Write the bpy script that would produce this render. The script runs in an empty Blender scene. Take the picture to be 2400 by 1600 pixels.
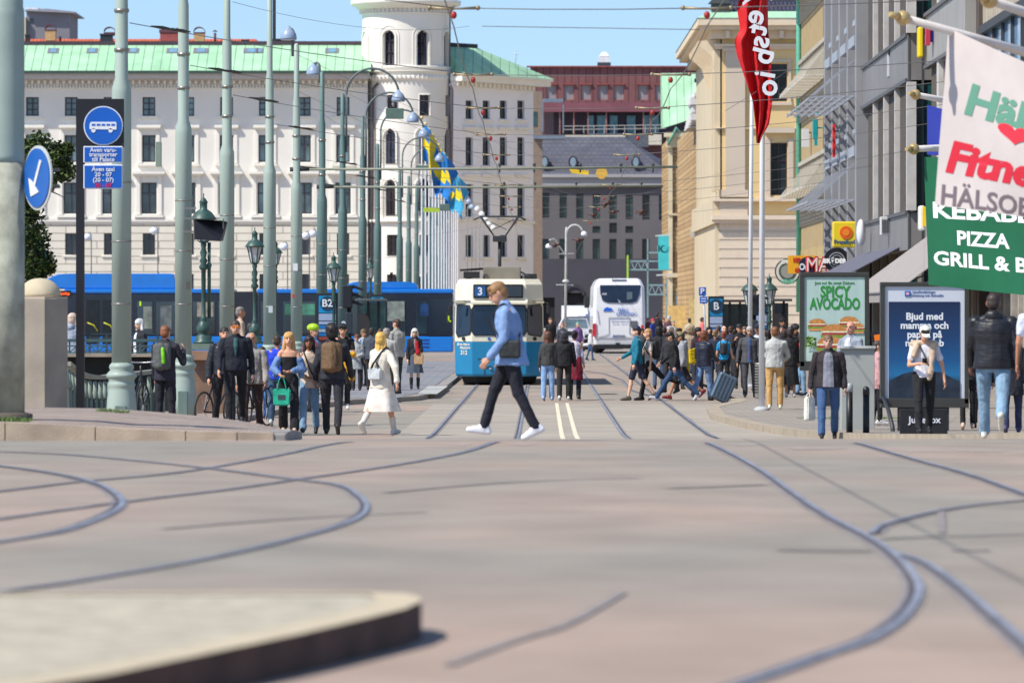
import bpy, bmesh, math, random
from mathutils import Vector, Matrix, noise
random.seed(7)
R = math.radians
SC = bpy.context.scene
COL = SC.collection
F = 13333.0      # focal length in photo pixels (200 mm lens on a 36 mm sensor)
CZ = 2.08        # camera height above the far street
# ---------------------------------------------------------------- camera
cd = bpy.data.cameras.new('camera'); cam = bpy.data.objects.new('camera', cd); COL.objects.link(cam)
cam.location = (0, 0, CZ); cam.rotation_euler = (R(90), 0, 0)
cd.lens = 200; cd.sensor_width = 36; cd.shift_y = -73/2400.0; cd.clip_start = .5; cd.clip_end = 6000
cd.dof.use_dof = True; cd.dof.focus_distance = 118; cd.dof.aperture_fstop = 4.6
SC.camera = cam
# ---------------------------------------------------------------- world, sun, exposure
SUN_EL, SUN_AZ = 50.0, 33.0       # elevation; degrees the sun stands on the camera's side of due left
w = bpy.data.worlds.new('World'); SC.world = w; w.use_nodes = True
nt = w.node_tree; nt.nodes.clear()
sky = nt.nodes.new('ShaderNodeTexSky'); sky.sky_type = 'NISHITA'; sky.sun_disc = False
sdir = Vector((-math.cos(R(SUN_EL))*math.cos(R(SUN_AZ)), -math.cos(R(SUN_EL))*math.sin(R(SUN_AZ)), math.sin(R(SUN_EL))))
sky.sun_elevation = R(SUN_EL); sky.sun_rotation = math.atan2(sdir.x, sdir.y)
sky.altitude = 50; sky.air_density = 1.0; sky.dust_density = 0.3; sky.ozone_density = 4.0
tc = nt.nodes.new('ShaderNodeTexCoord'); va = nt.nodes.new('ShaderNodeVectorMath'); va.operation = 'ADD'
va.inputs[1].default_value = (0, 0, 0.075)
bg = nt.nodes.new('ShaderNodeBackground'); bg.inputs[1].default_value = 0.15
wo = nt.nodes.new('ShaderNodeOutputWorld')
nt.links.new(tc.outputs['Generated'], va.inputs[0]); nt.links.new(va.outputs[0], sky.inputs[0])
nt.links.new(sky.outputs[0], bg.inputs[0]); nt.links.new(bg.outputs[0], wo.inputs[0])
sl = bpy.data.lights.new('sun', 'SUN'); sl.energy = 4.6; sl.angle = R(.5); sl.color = (1, .94, .84)
so = bpy.data.objects.new('sun', sl); COL.objects.link(so); so.rotation_euler = (-sdir).to_track_quat('-Z', 'Y').to_euler()
SC.view_settings.view_transform = 'Standard'; SC.view_settings.look = 'None'
SC.view_settings.exposure = 0.15; SC.view_settings.gamma = 1
try:
    SC.cycles.max_bounces = 5; SC.cycles.diffuse_bounces = 3; SC.cycles.glossy_bounces = 3
    SC.cycles.transmission_bounces = 4; SC.cycles.transparent_max_bounces = 6; SC.cycles.caustics_reflective = False
    SC.cycles.use_denoising = True
except Exception: pass
# ---------------------------------------------------------------- measuring: photo pixel + distance -> place
def PX(px, Y): return (px-1200)/F*Y
def PZ(py, Y): return CZ-(py-727)/F*Y
def PT(px, py, Y): return Vector((PX(px, Y), Y, PZ(py, Y)))
def YG(py): return CZ*F/(py-727)          # distance of a point of the flat far street seen at row py
def AX(Y): return 70/F*Y                  # the street's axis
def lerp(tab, v):
    if v <= tab[0][0]: return tab[0][1]
    for (a, b), (c, d) in zip(tab, tab[1:]):
        if v <= c: return b+(d-b)*(v-a)/(c-a)
    return tab[-1][1]
PROF = [(-60, 1.0), (0, .92), (20, .86), (45, .74), (62, .635), (70, .5), (78, .27), (86, .1), (94, .01), (100, 0), (3000, 0)]
def HG(x, y): return lerp(PROF, y)
def GP(px, py, dz=0.0):                   # place on the near plateau seen at a pixel
    Y = 60.0
    for i in range(30): Y = (CZ-HG(0, Y)-dz)*F/(py-727); Y = min(Y, 72)
    return Vector((PX(px, Y), Y, HG(0, Y)+dz))
# ---------------------------------------------------------------- materials
def s2l(c):
    return tuple((v/255/12.92 if v/255 <= .04045 else ((v/255+.055)/1.055)**2.4) for v in c)
TSC = bpy.data.scenes.new('bench')
def evaluate(o):
    """mesh of an object with its modifiers, made in a scene of its own"""
    TSC.collection.objects.link(o); vl = TSC.view_layers[0]; vl.update(); dg = vl.depsgraph
    me = bpy.data.meshes.new_from_object(o.evaluated_get(dg)); bpy.data.objects.remove(o); return me
MATS = {}
def mat(rgb, rough=.65, metal=0.0, var=.12, scale=3.0, bump=.0, bscale=40.0, stretch=None, emit=0.0, coat=0.0, spec=.5, alpha=1.0, kind='noise'):
    key = (tuple(rgb), rough, metal, var, scale, bump, bscale, stretch, emit, coat, spec, alpha, kind)
    if key in MATS: return MATS[key]
    m = bpy.data.materials.new('paint_%d_%d_%d' % tuple(int(v) for v in rgb)); m.use_nodes = True
    n = m.node_tree; b = n.nodes['Principled BSDF']; L = n.links
    base = s2l(rgb)
    tc = n.nodes.new('ShaderNodeTexCoord'); mp = n.nodes.new('ShaderNodeMapping'); L.new(tc.outputs['Object'], mp.inputs[0])
    if stretch: mp.inputs['Scale'].default_value = stretch
    nz = n.nodes.new('ShaderNodeTexNoise'); nz.inputs['Scale'].default_value = scale; nz.inputs['Detail'].default_value = 5
    L.new(mp.outputs[0], nz.inputs['Vector'])
    cr = n.nodes.new('ShaderNodeValToRGB')
    cr.color_ramp.elements[0].position = .3; cr.color_ramp.elements[1].position = .7
    cr.color_ramp.elements[0].color = tuple(v*(1-var) for v in base)+(1,)
    cr.color_ramp.elements[1].color = tuple(min(1, v*(1+var)) for v in base)+(1,)
    L.new(nz.outputs['Fac'], cr.inputs[0]); L.new(cr.outputs[0], b.inputs['Base Color'])
    if kind == 'pane':    # curtains and blinds differ from window to window
        oi = n.nodes.new('ShaderNodeObjectInfo'); mr = n.nodes.new('ShaderNodeMapRange'); mr.inputs[3].default_value = .35; mr.inputs[4].default_value = 1.5; L.new(oi.outputs['Random'], mr.inputs[0])
        sc = n.nodes.new('ShaderNodeVectorMath'); sc.operation = 'SCALE'; L.new(cr.outputs[0], sc.inputs[0]); L.new(mr.outputs[0], sc.inputs['Scale']); L.new(sc.outputs[0], b.inputs['Base Color'])
    b.inputs['Roughness'].default_value = rough; b.inputs['Metallic'].default_value = metal
    b.inputs['Specular IOR Level'].default_value = spec
    if coat: b.inputs['Coat Weight'].default_value = coat; b.inputs['Coat Roughness'].default_value = .08
    if alpha < 1: b.inputs['Alpha'].default_value = alpha
    if emit:
        b.inputs['Emission Color'].default_value = base+(1,); b.inputs['Emission Strength'].default_value = emit
    if bump:
        nb = n.nodes.new('ShaderNodeTexNoise'); nb.inputs['Scale'].default_value = bscale; nb.inputs['Detail'].default_value = 4
        L.new(mp.outputs[0], nb.inputs['Vector'])
        bp = n.nodes.new('ShaderNodeBump'); bp.inputs['Strength'].default_value = 1; bp.inputs['Distance'].default_value = bump
        L.new(nb.outputs['Fac'], bp.inputs['Height']); L.new(bp.outputs[0], b.inputs['Normal'])
    MATS[key] = m
    return m
def mat_tex(name, c1, c2, cm, w, h, mortar=.02, rough=.8, bump=.01, plane='XZ', var=.15, offset=.5):
    """courses of stone, brick or sheet metal laid out in metres on a wall"""
    m = bpy.data.materials.new(name); m.use_nodes = True
    n = m.node_tree; b = n.nodes['Principled BSDF']; L = n.links
    tc = n.nodes.new('ShaderNodeTexCoord'); sp = n.nodes.new('ShaderNodeSeparateXYZ'); L.new(tc.outputs['Object'], sp.inputs[0])
    cb = n.nodes.new('ShaderNodeCombineXYZ')
    a, c = plane[0], plane[1]
    L.new(sp.outputs[a], cb.inputs['X']); L.new(sp.outputs[c], cb.inputs['Y'])
    br = n.nodes.new('ShaderNodeTexBrick'); L.new(cb.outputs[0], br.inputs['Vector'])
    br.inputs['Scale'].default_value = 1; br.inputs['Brick Width'].default_value = w; br.inputs['Row Height'].default_value = h
    br.inputs['Mortar Size'].default_value = mortar; br.inputs['Mortar Smooth'].default_value = .3; br.offset = offset
    br.inputs['Color1'].default_value = s2l(c1)+(1,); br.inputs['Color2'].default_value = s2l(c2)+(1,); br.inputs['Mortar'].default_value = s2l(cm)+(1,)
    nz = n.nodes.new('ShaderNodeTexNoise'); nz.inputs['Scale'].default_value = .8; nz.inputs['Detail'].default_value = 8
    L.new(tc.outputs['Object'], nz.inputs['Vector'])
    mr = n.nodes.new('ShaderNodeMapRange'); mr.inputs[1].default_value = .3; mr.inputs[2].default_value = .7; mr.inputs[3].default_value = 1-var; mr.inputs[4].default_value = 1+var
    L.new(nz.outputs['Fac'], mr.inputs[0])
    mx = n.nodes.new('ShaderNodeVectorMath'); mx.operation = 'SCALE'; L.new(br.outputs['Color'], mx.inputs[0]); L.new(mr.outputs[0], mx.inputs['Scale'])
    L.new(mx.outputs[0], b.inputs['Base Color']); b.inputs['Roughness'].default_value = rough
    bp = n.nodes.new('ShaderNodeBump'); bp.invert = True; bp.inputs['Distance'].default_value = bump; L.new(br.outputs['Fac'], bp.inputs['Height']); L.new(bp.outputs[0], b.inputs['Normal'])
    return m
def glass_mat(rgb=(22, 30, 38), rough=.06, var=.5, scale=.6, kind='noise'):
    return mat(rgb, rough=rough, var=var, scale=scale, spec=.8, kind=kind)
# ---------------------------------------------------------------- mesh builder (world coordinates, optional transform M)
class MB:
    def __init__(s, M=None): s.bm = bmesh.new(); s.M = M; s.smooth = False
    def _v(s, p):
        p = Vector(p); return s.bm.verts.new(s.M @ p if s.M else p)
    def face(s, pts):
        vs = [s._v(p) for p in pts]
        try: return s.bm.faces.new(vs)
        except ValueError: return None
    def box(s, x0, x1, y0, y1, z0, z1, bev=0.0, seg=2):
        vs = [s._v((x, y, z)) for z in (z0, z1) for y in (y0, y1) for x in (x0, x1)]
        fs = [s.bm.faces.new([vs[i] for i in q]) for q in ((0, 2, 3, 1), (4, 5, 7, 6), (0, 1, 5, 4), (2, 6, 7, 3), (0, 4, 6, 2), (1, 3, 7, 5))]
        if bev:
            es = set(e for f in fs for e in f.edges)
            bmesh.ops.bevel(s.bm, geom=list(es), offset=bev, segments=seg, affect='EDGES', profile=.5)
        return s
    def bar(s, a, b, w, h=None, up=(0, 0, 1)):
        a, b = Vector(a), Vector(b); h = h or w; d = (b-a).normalized(); u = Vector(up)
        if abs(d.dot(u)) > .98: u = Vector((1, 0, 0))
        sx = d.cross(u).normalized(); sy = sx.cross(d)
        c = [sx*w/2*i+sy*h/2*j for i, j in ((-1, -1), (1, -1), (1, 1), (-1, 1))]
        A = [s._v(a+k) for k in c]; B = [s._v(b+k) for k in c]
        for i in range(4): s.bm.faces.new((A[i], A[(i+1) % 4], B[(i+1) % 4], B[i]))
        s.bm.faces.new(A[::-1]); s.bm.faces.new(B); return s
    def tube(s, pts, r, n=8, cap=True):
        pts = [Vector(p) for p in pts]; rs = r if isinstance(r, (list, tuple)) else [r]*len(pts)
        rings = []; side = None
        for i, p in enumerate(pts):
            d = (pts[min(i+1, len(pts)-1)]-pts[max(i-1, 0)]).normalized()
            if side is None:
                u = Vector((0, 0, 1)) if abs(d.z) < .9 else Vector((1, 0, 0))
                side = d.cross(u).normalized()
            side = (side-d*side.dot(d)).normalized(); up = side.cross(d)
            rings.append([s._v(p+(side*math.cos(a)+up*math.sin(a))*rs[i]) for a in [2*math.pi*k/n for k in range(n)]])
        for A, B in zip(rings, rings[1:]):
            for k in range(n):
                f = s.bm.faces.new((A[k], A[(k+1) % n], B[(k+1) % n], B[k])); f.smooth = True
        if cap: s.bm.faces.new(rings[0][::-1]); s.bm.faces.new(rings[-1])
        return s
    def lathe(s, c, prof, n=24, a0=0.0, a1=2*math.pi, smooth=True):
        c = Vector(c); full = abs(a1-a0-2*math.pi) < 1e-4; m = n if full else n+1
        rings = [[s._v((c.x+r*math.cos(a0+(a1-a0)*k/n), c.y+r*math.sin(a0+(a1-a0)*k/n), c.z+z)) for k in range(m)] for r, z in prof]
        for A, B in zip(rings, rings[1:]):
            for k in range(m if full else m-1):
                f = s.bm.faces.new((A[k], A[(k+1) % m], B[(k+1) % m], B[k])); f.smooth = smooth
        if full:
            if prof[0][0] > 1e-4: s.bm.faces.new(rings[0][::-1])
            if prof[-1][0] > 1e-4: s.bm.faces.new(rings[-1])
        return s
    def loft(s, rings, n=12, cap=True, power=1.0):
        """rings: (center, rx, ry[, rotz])"""
        RR = []
        for q in rings:
            c = Vector(q[0]); rx, ry = q[1], q[2]; rz = q[3] if len(q) > 3 else 0
            ring = []
            for k in range(n):
                a = 2*math.pi*k/n; ca, sa = math.cos(a), math.sin(a)
                x = rx*math.copysign(abs(ca)**power, ca); y = ry*math.copysign(abs(sa)**power, sa)
                ring.append(s._v(c+Vector((x*math.cos(rz)-y*math.sin(rz), x*math.sin(rz)+y*math.cos(rz), 0))))
            RR.append(ring)
        for A, B in zip(RR, RR[1:]):
            for k in range(n):
                f = s.bm.faces.new((A[k], A[(k+1) % n], B[(k+1) % n], B[k])); f.smooth = True
        if cap: s.bm.faces.new(RR[0][::-1]); s.bm.faces.new(RR[-1])
        return s
    def cap(s, a, b, r1, r2, n=10, flat=1.0):
        """tapered capsule; flat scales its world-z radius"""
        a, b = Vector(a), Vector(b); d = b-a; L = d.length
        if L < 1e-5: d = Vector((0, 0, 1)); L = 1e-5
        d = d/L; pts = []; rs = []
        for k in range(4):
            t = math.pi/2*(1-k/4); pts.append(a-d*r1*math.sin(t)); rs.append(max(.0005, r1*math.cos(t)))
        for k in range(5):
            t = math.pi/2*k/4; pts.append(b+d*r2*math.sin(t)); rs.append(max(.0005, r2*math.cos(t)))
        return s.tube(pts, rs, n)
    def ball(s, c, rx, ry=None, rz=None, n=12, m=8, rot=None):
        ry = ry or rx; rz = rz or rx; c = Vector(c); rings = []
        for j in range(1, m):
            t = math.pi*j/m
            rings.append([Vector((rx*math.sin(t)*math.cos(2*math.pi*k/n), ry*math.sin(t)*math.sin(2*math.pi*k/n), -rz*math.cos(t))) for k in range(n)])
        rr = rot or Matrix.Identity(3)
        vr = [[s._v(c+rr @ p) for p in ring] for ring in rings]
        bo = s._v(c+rr @ Vector((0, 0, -rz))); to = s._v(c+rr @ Vector((0, 0, rz)))
        for A, B in zip(vr, vr[1:]):
            for k in range(n): f = s.bm.faces.new((A[k], A[(k+1) % n], B[(k+1) % n], B[k])); f.smooth = True
        for k in range(n):
            f = s.bm.faces.new((bo, vr[0][(k+1) % n], vr[0][k])); f.smooth = True
            f = s.bm.faces.new((to, vr[-1][k], vr[-1][(k+1) % n])); f.smooth = True
        return s
    def prism(s, pts, vec):
        """polygon pts (3D, planar) extruded by vec"""
        vec = Vector(vec); A = [s._v(p) for p in pts]; B = [s._v(Vector(p)+vec) for p in pts]; n = len(pts)
        s.bm.faces.new(A[::-1]); s.bm.faces.new(B)
        for i in range(n): s.bm.faces.new((A[i], A[(i+1) % n], B[(i+1) % n], B[i]))
        return s
    def disc(s, c, r, th, n=32, axis='Y', rx=None):
        """thin round plate facing the camera side (-Y)"""
        c = Vector(c); rx = rx or r
        pts = [c+Vector((rx*math.cos(2*math.pi*k/n), 0, r*math.sin(2*math.pi*k/n))) for k in range(n)]
        return s.prism(pts, (0, th, 0))
    def build(s, name, m, parent=None, loc=None, fixn=True):
        if fixn: bmesh.ops.recalc_face_normals(s.bm, faces=s.bm.faces)
        me = bpy.data.meshes.new(name); s.bm.to_mesh(me); s.bm.free()
        return link(name, me, m, parent, loc)
def build_each(mb, name, m, parent, pad=.01):
    """one mesh for every separate piece (pieces whose boxes touch stay together)"""
    bm = mb.bm; bmesh.ops.recalc_face_normals(bm, faces=bm.faces); seen = set(); gs = []
    for f0 in bm.faces:
        if f0 in seen: continue
        st, comp = [f0], []; seen.add(f0)
        while st:
            f = st.pop(); comp.append(f)
            for v in f.verts:
                for g in v.link_faces:
                    if g not in seen: seen.add(g); st.append(g)
        cs = [v.co for f in comp for v in f.verts]; gs.append([comp, [min(c[i] for c in cs)-pad for i in range(3)], [max(c[i] for c in cs)+pad for i in range(3)]])
    done = False
    while not done:
        done = True
        for i in range(len(gs)):
            for j in range(i+1, len(gs)):
                if all(gs[i][1][k] <= gs[j][2][k] and gs[j][1][k] <= gs[i][2][k] for k in range(3)):
                    gs[i] = [gs[i][0]+gs[j][0], [min(a, b) for a, b in zip(gs[i][1], gs[j][1])], [max(a, b) for a, b in zip(gs[i][2], gs[j][2])]]; gs.pop(j); done = False; break
            if not done: break
    out = []
    for comp, _, _ in gs:
        vs = list({v for f in comp for v in f.verts}); ix = {v: i for i, v in enumerate(vs)}; me = bpy.data.meshes.new(name)
        me.from_pydata([v.co[:] for v in vs], [], [[ix[v] for v in f.verts] for f in comp])
        for p, f in zip(me.polygons, comp): p.use_smooth = f.smooth
        out.append(link(name, me, m, parent))
    bm.free(); return out
def wloc(o):
    v = Vector(o.location); p = o.parent
    while p: v += p.location; p = p.parent
    return v
def link(name, me, m, parent=None, loc=None):
    o = bpy.data.objects.new(name, me); COL.objects.link(o)
    if m: me.materials.append(m)
    if parent is not None:
        me.transform(Matrix.Translation(-wloc(parent))); o.parent = parent
    elif loc is not None:
        me.transform(Matrix.Translation(-Vector(loc))); o.location = loc
    return o
def tag(o, label, cat, group=None, kind=None):
    if label: o['label'] = label
    if cat: o['category'] = cat
    if group: o['group'] = group
    if kind: o['kind'] = kind
    return o
def struct(o, label=None): o['kind'] = 'structure'; return o
def thing(name, label, cat, loc, group=None):
    o = bpy.data.objects.new(name, None); COL.objects.link(o); o.location = loc; o.empty_display_size = .3
    return tag(o, label, cat, group)
def dup(root, loc, label=None, group=None):
    """a copy of a thing with copies of its parts and sub-parts"""
    r = root.copy(); COL.objects.link(r); r.location = loc
    if label: r['label'] = label
    if group: r['group'] = group
    for ch in list(root.children):
        c = ch.copy(); COL.objects.link(c); c.parent = r
        for g in list(ch.children):
            d = g.copy(); COL.objects.link(d); d.parent = c
    return r
def dup_part(o, off, parent=None):
    """a copy of a part (with its sub-parts) moved by off"""
    c = o.copy(); COL.objects.link(c); c.parent = parent or o.parent; c.location = Vector(o.location)+Vector(off)
    for g in list(o.children):
        d = g.copy(); COL.objects.link(d); d.parent = c
    return c
def text(body, size, M, m, parent, name='lettering', ext=.004, bold=0.0, align='CENTER', sx=1.0, shear=0.0, spacing=1.0):
    """lettering as a mesh; M places the text plane (x right, y up)"""
    cu = bpy.data.curves.new(name, 'FONT'); cu.body = body; cu.size = size; cu.extrude = ext; cu.offset = bold
    cu.align_x = align; cu.align_y = 'CENTER'; cu.shear = shear; cu.space_character = spacing; cu.resolution_u = 3
    me = evaluate(bpy.data.objects.new(name, cu)); bpy.data.curves.remove(cu)
    me.transform(M @ Matrix.Diagonal((sx, 1, 1, 1))); me.name = name; me.materials.clear()
    return link(name, me, m, parent)
def TF(p, rz=0.0, tilt=0.0):
    """text plane standing upright at p, facing -Y, turned by rz; tilt rolls it in its own plane"""
    return Matrix.Translation(p) @ Matrix.Rotation(rz, 4, 'Z') @ Matrix.Rotation(R(90), 4, 'X') @ Matrix.Rotation(tilt, 4, 'Z')
# ================================================================= GROUND, ROAD, RAILS
def asphalt_mat():
    m = bpy.data.materials.new('asphalt'); m.use_nodes = True; n = m.node_tree; b = n.nodes['Principled BSDF']; L = n.links
    tc = n.nodes.new('ShaderNodeTexCoord')
    def nz(scale, det, mp=None):
        t = n.nodes.new('ShaderNodeTexNoise'); t.inputs['Scale'].default_value = scale; t.inputs['Detail'].default_value = det
        if mp:
            q = n.nodes.new('ShaderNodeMapping'); q.inputs['Scale'].default_value = mp; L.new(tc.outputs['Object'], q.inputs[0]); L.new(q.outputs[0], t.inputs['Vector'])
        else: L.new(tc.outputs['Object'], t.inputs['Vector'])
        return t
    a = nz(.17, 2, (1.6, .45, 1)); c = nz(1.1, 8, (1, .5, 1)); g = nz(160, 3)
    r1 = n.nodes.new('ShaderNodeValToRGB'); e = r1.color_ramp.elements
    e[0].position = .36; e[0].color = s2l((149, 143, 132))+(1,); e[1].position = .64; e[1].color = s2l((170, 150, 136))+(1,)
    e2 = e.new(.5); e2.color = s2l((158, 146, 134))+(1,)
    # the nearer paving is an older, redder surface with an irregular boundary
    sx = n.nodes.new('ShaderNodeSeparateXYZ'); L.new(tc.outputs['Object'], sx.inputs[0]); w1 = n.nodes.new('ShaderNodeMath'); w1.operation = 'MULTIPLY_ADD'; w1.inputs[1].default_value = 14; L.new(a.outputs['Fac'], w1.inputs[0]); L.new(sx.outputs['Y'], w1.inputs[2])
    w2 = n.nodes.new('ShaderNodeMapRange'); w2.inputs[1].default_value = 26; w2.inputs[2].default_value = 35; w2.inputs[3].default_value = .17; w2.inputs[4].default_value = 0; L.new(w1.outputs[0], w2.inputs[0])
    w3 = n.nodes.new('ShaderNodeMath'); w3.operation = 'ADD'; L.new(a.outputs['Fac'], w3.inputs[0]); L.new(w2.outputs[0], w3.inputs[1]); L.new(w3.outputs[0], r1.inputs[0])
    mr = n.nodes.new('ShaderNodeMapRange'); mr.inputs[1].default_value = .3; mr.inputs[2].default_value = .7; mr.inputs[3].default_value = .87; mr.inputs[4].default_value = 1.1; L.new(c.outputs['Fac'], mr.inputs[0])
    mg = n.nodes.new('ShaderNodeMapRange'); mg.inputs[1].default_value = .3; mg.inputs[2].default_value = .7; mg.inputs[3].default_value = .8; mg.inputs[4].default_value = 1.2; L.new(g.outputs['Fac'], mg.inputs[0])
    mm = n.nodes.new('ShaderNodeMath'); mm.operation = 'MULTIPLY'; L.new(mr.outputs[0], mm.inputs[0]); L.new(mg.outputs[0], mm.inputs[1])
    sc = n.nodes.new('ShaderNodeVectorMath'); sc.operation = 'SCALE'; L.new(r1.outputs[0], sc.inputs[0]); L.new(mm.outputs[0], sc.inputs['Scale'])
    L.new(sc.outputs[0], b.inputs['Base Color']); b.inputs['Roughness'].default_value = .82; b.inputs['Specular IOR Level'].default_value = .25
    bp = n.nodes.new('ShaderNodeBump'); bp.inputs['Distance'].default_value = .004; L.new(g.outputs['Fac'], bp.inputs['Height']); L.new(bp.outputs[0], b.inputs['Normal'])
    return m
ASPH = asphalt_mat()
def sheet(xs, ys, zf):
    mb = MB(); g = [[mb._v((x, y, zf(x, y))) for x in xs] for y in ys]
    for j in range(len(ys)-1):
        for i in range(len(xs)-1):
            f = mb.bm.faces.new((g[j][i], g[j][i+1], g[j+1][i+1], g[j+1][i])); f.smooth = True
    return mb
xs = [-1500, -300, -60, -20, -10, -6, -3, 0, 3, 6, 10, 20, 60, 300, 1500]
ys = [-60]+[i for i in range(0, 60, 5)]+[60+i for i in range(0, 42, 1)]+[110, 150, 250, 400, 700, 1500, 4000]
struct(sheet(xs, ys, HG).build('ground', ASPH))
# far street surface, slightly paler concrete between the rails
CONC = mat_tex('concrete_slabs', (170, 160, 145), (160, 151, 138), (128, 120, 110), 6000, 4.2, .03, plane='XY', var=.12, bump=.002)
mb = MB()
yy = [80+i for i in range(0, 26, 1)]+[110, 118, 126]
for a, b in zip(yy, yy[1:]):
    mb.face([(AX(a)-2.4, a, HG(0, a)+.005), (AX(a)+6.0, a, HG(0, a)+.005), (AX(b)+6.0, b, HG(0, b)+.005), (AX(b)-2.4, b, HG(0, b)+.005)])
struct(mb.build('road', CONC, loc=(-1000, 0, 0)))
RAIL = mat((148, 150, 160), rough=.45, metal=.2, var=.3, scale=6, stretch=(1, .3, 1))
GROOVE = mat((84, 80, 84), rough=.8)
SEAL = mat((142, 135, 134), rough=.8, var=.2, scale=2)
def ribbon(mb, pts, off, wid, dz):
    L = []
    for i, p in enumerate(pts):
        d = pts[min(i+1, len(pts)-1)]-pts[max(i-1, 0)]; d.z = 0; d.normalize(); nrm = Vector((d.y, -d.x, 0))
        L.append((p+nrm*(off-wid/2)+Vector((0, 0, dz)), p+nrm*(off+wid/2)+Vector((0, 0, dz))))
    for (a, b), (c, d) in zip(L, L[1:]): mb.face([a, b, d, c])
def spline(P, n=8):
    out = []
    for i in range(len(P)-1):
        p0 = P[max(i-1, 0)]; p1 = P[i]; p2 = P[i+1]; p3 = P[min(i+2, len(P)-1)]
        for k in range(n):
            t = k/n
            out.append(.5*((2*p1)+(p2-p0)*t+(2*p0-5*p1+4*p2-p3)*t*t+(3*p1-p0-3*p2+p3)*t*t*t))
    out.append(P[-1]); return out
def rail(pts, label, w=1.0, side=1):
    root = thing('tram_rail', label, 'rail', pts[0], 'tram rails set in the paving')
    m1, m2, m3 = MB(), MB(), MB()
    ribbon(m3, pts, .02*side, .13*w, .004); ribbon(m1, pts, 0, .042*w, .011); ribbon(m2, pts, .042*side*w, .03*w, .008)
    m3.build('joint_seal', SEAL, root); m1.build('rail_head', RAIL, root); m2.build('groove', GROOVE, root)
near = {
 'near rail curving in a wide bend at the right foreground': ([(1660,1038),(1700,1056),(1776,1097),(1863,1158),(1940,1209),(2037,1260),(2098,1301),(2144,1352),(2153,1393),(2118,1449),(2042,1500),(1940,1536),(1812,1582),(1700,1620)], .85, 1),
 'rail branching off right from the big foreground bend': ([(2042,1252),(2056,1238),(2078,1228),(2169,1204),(2282,1184),(2440,1170)], .8, 1),
 'rail running from the junction to the lower right corner': ([(2100,1297),(2169,1320),(2246,1372),(2348,1459),(2440,1540)], .8, 1),
 'rail nearest the right edge below the advertising pillars': ([(2010,1038),(2134,1074),(2271,1112),(2440,1172)], .9, 1),
 'thin rail running across the road right of the junction': ([(2060,1264),(2200,1258),(2440,1252)], .5, 1),
 'long rail from the walking man to the left edge': ([(1170,1036),(1087,1061),(908,1094),(714,1122),(536,1148),(383,1166),(180,1192),(-60,1226)], .8, 1),
 'rail crossing the left bend just before the kerb': ([(830,1036),(763,1044),(663,1066),(510,1094),(383,1112),(168,1132),(-60,1160)], .8, 1),
 'outer rail of the left hand loop': ([(-60,1058),(60,1061),(204,1069),(459,1094),(663,1120),(791,1137),(842,1163),(860,1189),(832,1219),(724,1255),(510,1306),(204,1360),(-60,1398)], .8, 1),
 'inner rail of the left hand loop': ([(-60,1086),(0,1092),(128,1110),(230,1135),(284,1168),(276,1194),(214,1224),(128,1250),(-60,1280)], .95, 1)}
for lab, (pp, w_, sd) in near.items():
    pts = spline([GP(x, y) for x, y in pp], 8); pts = [Vector((p.x, p.y, HG(0, p.y))) for p in pts]
    rail(pts, 'steel '+lab, w_, sd)
far = [(-1.1-.7175, 'left rail of the track the tram stands on'), (-1.1+.7175, 'right rail of the track the tram stands on'),
       (2.06-.7175, 'left rail of the empty track behind the walking man'), (2.06+.7175, 'right rail of the empty track towards the crossing crowd')]
for c, lab in far:
    ysr = [79+i*.5 for i in range(42)]+[100+i*12 for i in range(30)]
    rail([Vector((AX(y)+c, y, HG(0, y)+.006)) for y in ysr], 'steel '+lab, .9, 1 if c in (far[0][0], far[2][0]) else -1)
rail([Vector((x, y, .006)) for x, y in [(AX(YG(935))+2.77, YG(935)), (PX(1478, YG(915)), YG(915)), (PX(1455, YG(890)), YG(890)), (PX(1415, YG(876)), YG(876)), (PX(1370, YG(870)), YG(870))]], 'steel turnout rail curving across behind the crossing', .9)
# painted lines and marks
CREAM = mat((224, 214, 186), rough=.8, var=.15, scale=8)
for c, lab in ((.33, 'left of the pair of cream lines between the tram tracks'), (.56, 'right of the pair of cream lines between the tram tracks')):
    mb = MB(); pts = [Vector((AX(y)+c, y, HG(0, y))) for y in [82+i for i in range(46)]]
    ribbon(mb, pts, 0, .075, .012); struct(mb.build('road_marking', CREAM))
WHITE = mat((205, 205, 205), rough=.8, var=.25, scale=10)
mb = MB()
for x0, x1, y in ((480,690,1031),(1060,1110,1042),(1190,1260,1041),(1700,1790,1041),(1830,1990,1050),(2100,2370,1056),(0,340,1028)):
    for k in range(3):
        a, b = GP(x0+k*9, y+k*2.0), GP(x1-k*11, y+k*2.0); d = .10
        mb.face([a+Vector((0, 0, .01)), b+Vector((0, 0, .01)), b+Vector((-.02, d, .009)), a+Vector((.05, d, .009))])
struct(mb.build('road_marking', mat((196, 190, 186), rough=.85, var=.2, scale=9)))
TAR = mat((142, 133, 128), rough=.7, var=.2, scale=5)
mb = MB()
for pp, w_ in (([(1822,1290),(1900,1291),(2042,1292)], .16), ([(2230,1291),(2320,1291)], .14), ([(1460,1390),(1400,1425),(1317,1469),(1200,1505),(1050,1560)], .045),
               ([(1560,1145),(1700,1140),(1800,1136)], .13), ([(900,1155),(1200,1130),(1500,1120)], .07),
               ([(2205,1190),(2207,1250)], .05), ([(380,1240),(700,1215),(1000,1200)], .07)):
    ribbon(mb, spline([GP(x, y) for x, y in pp], 5), 0, w_, .007)
struct(mb.build('tar_seam', TAR))
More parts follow.
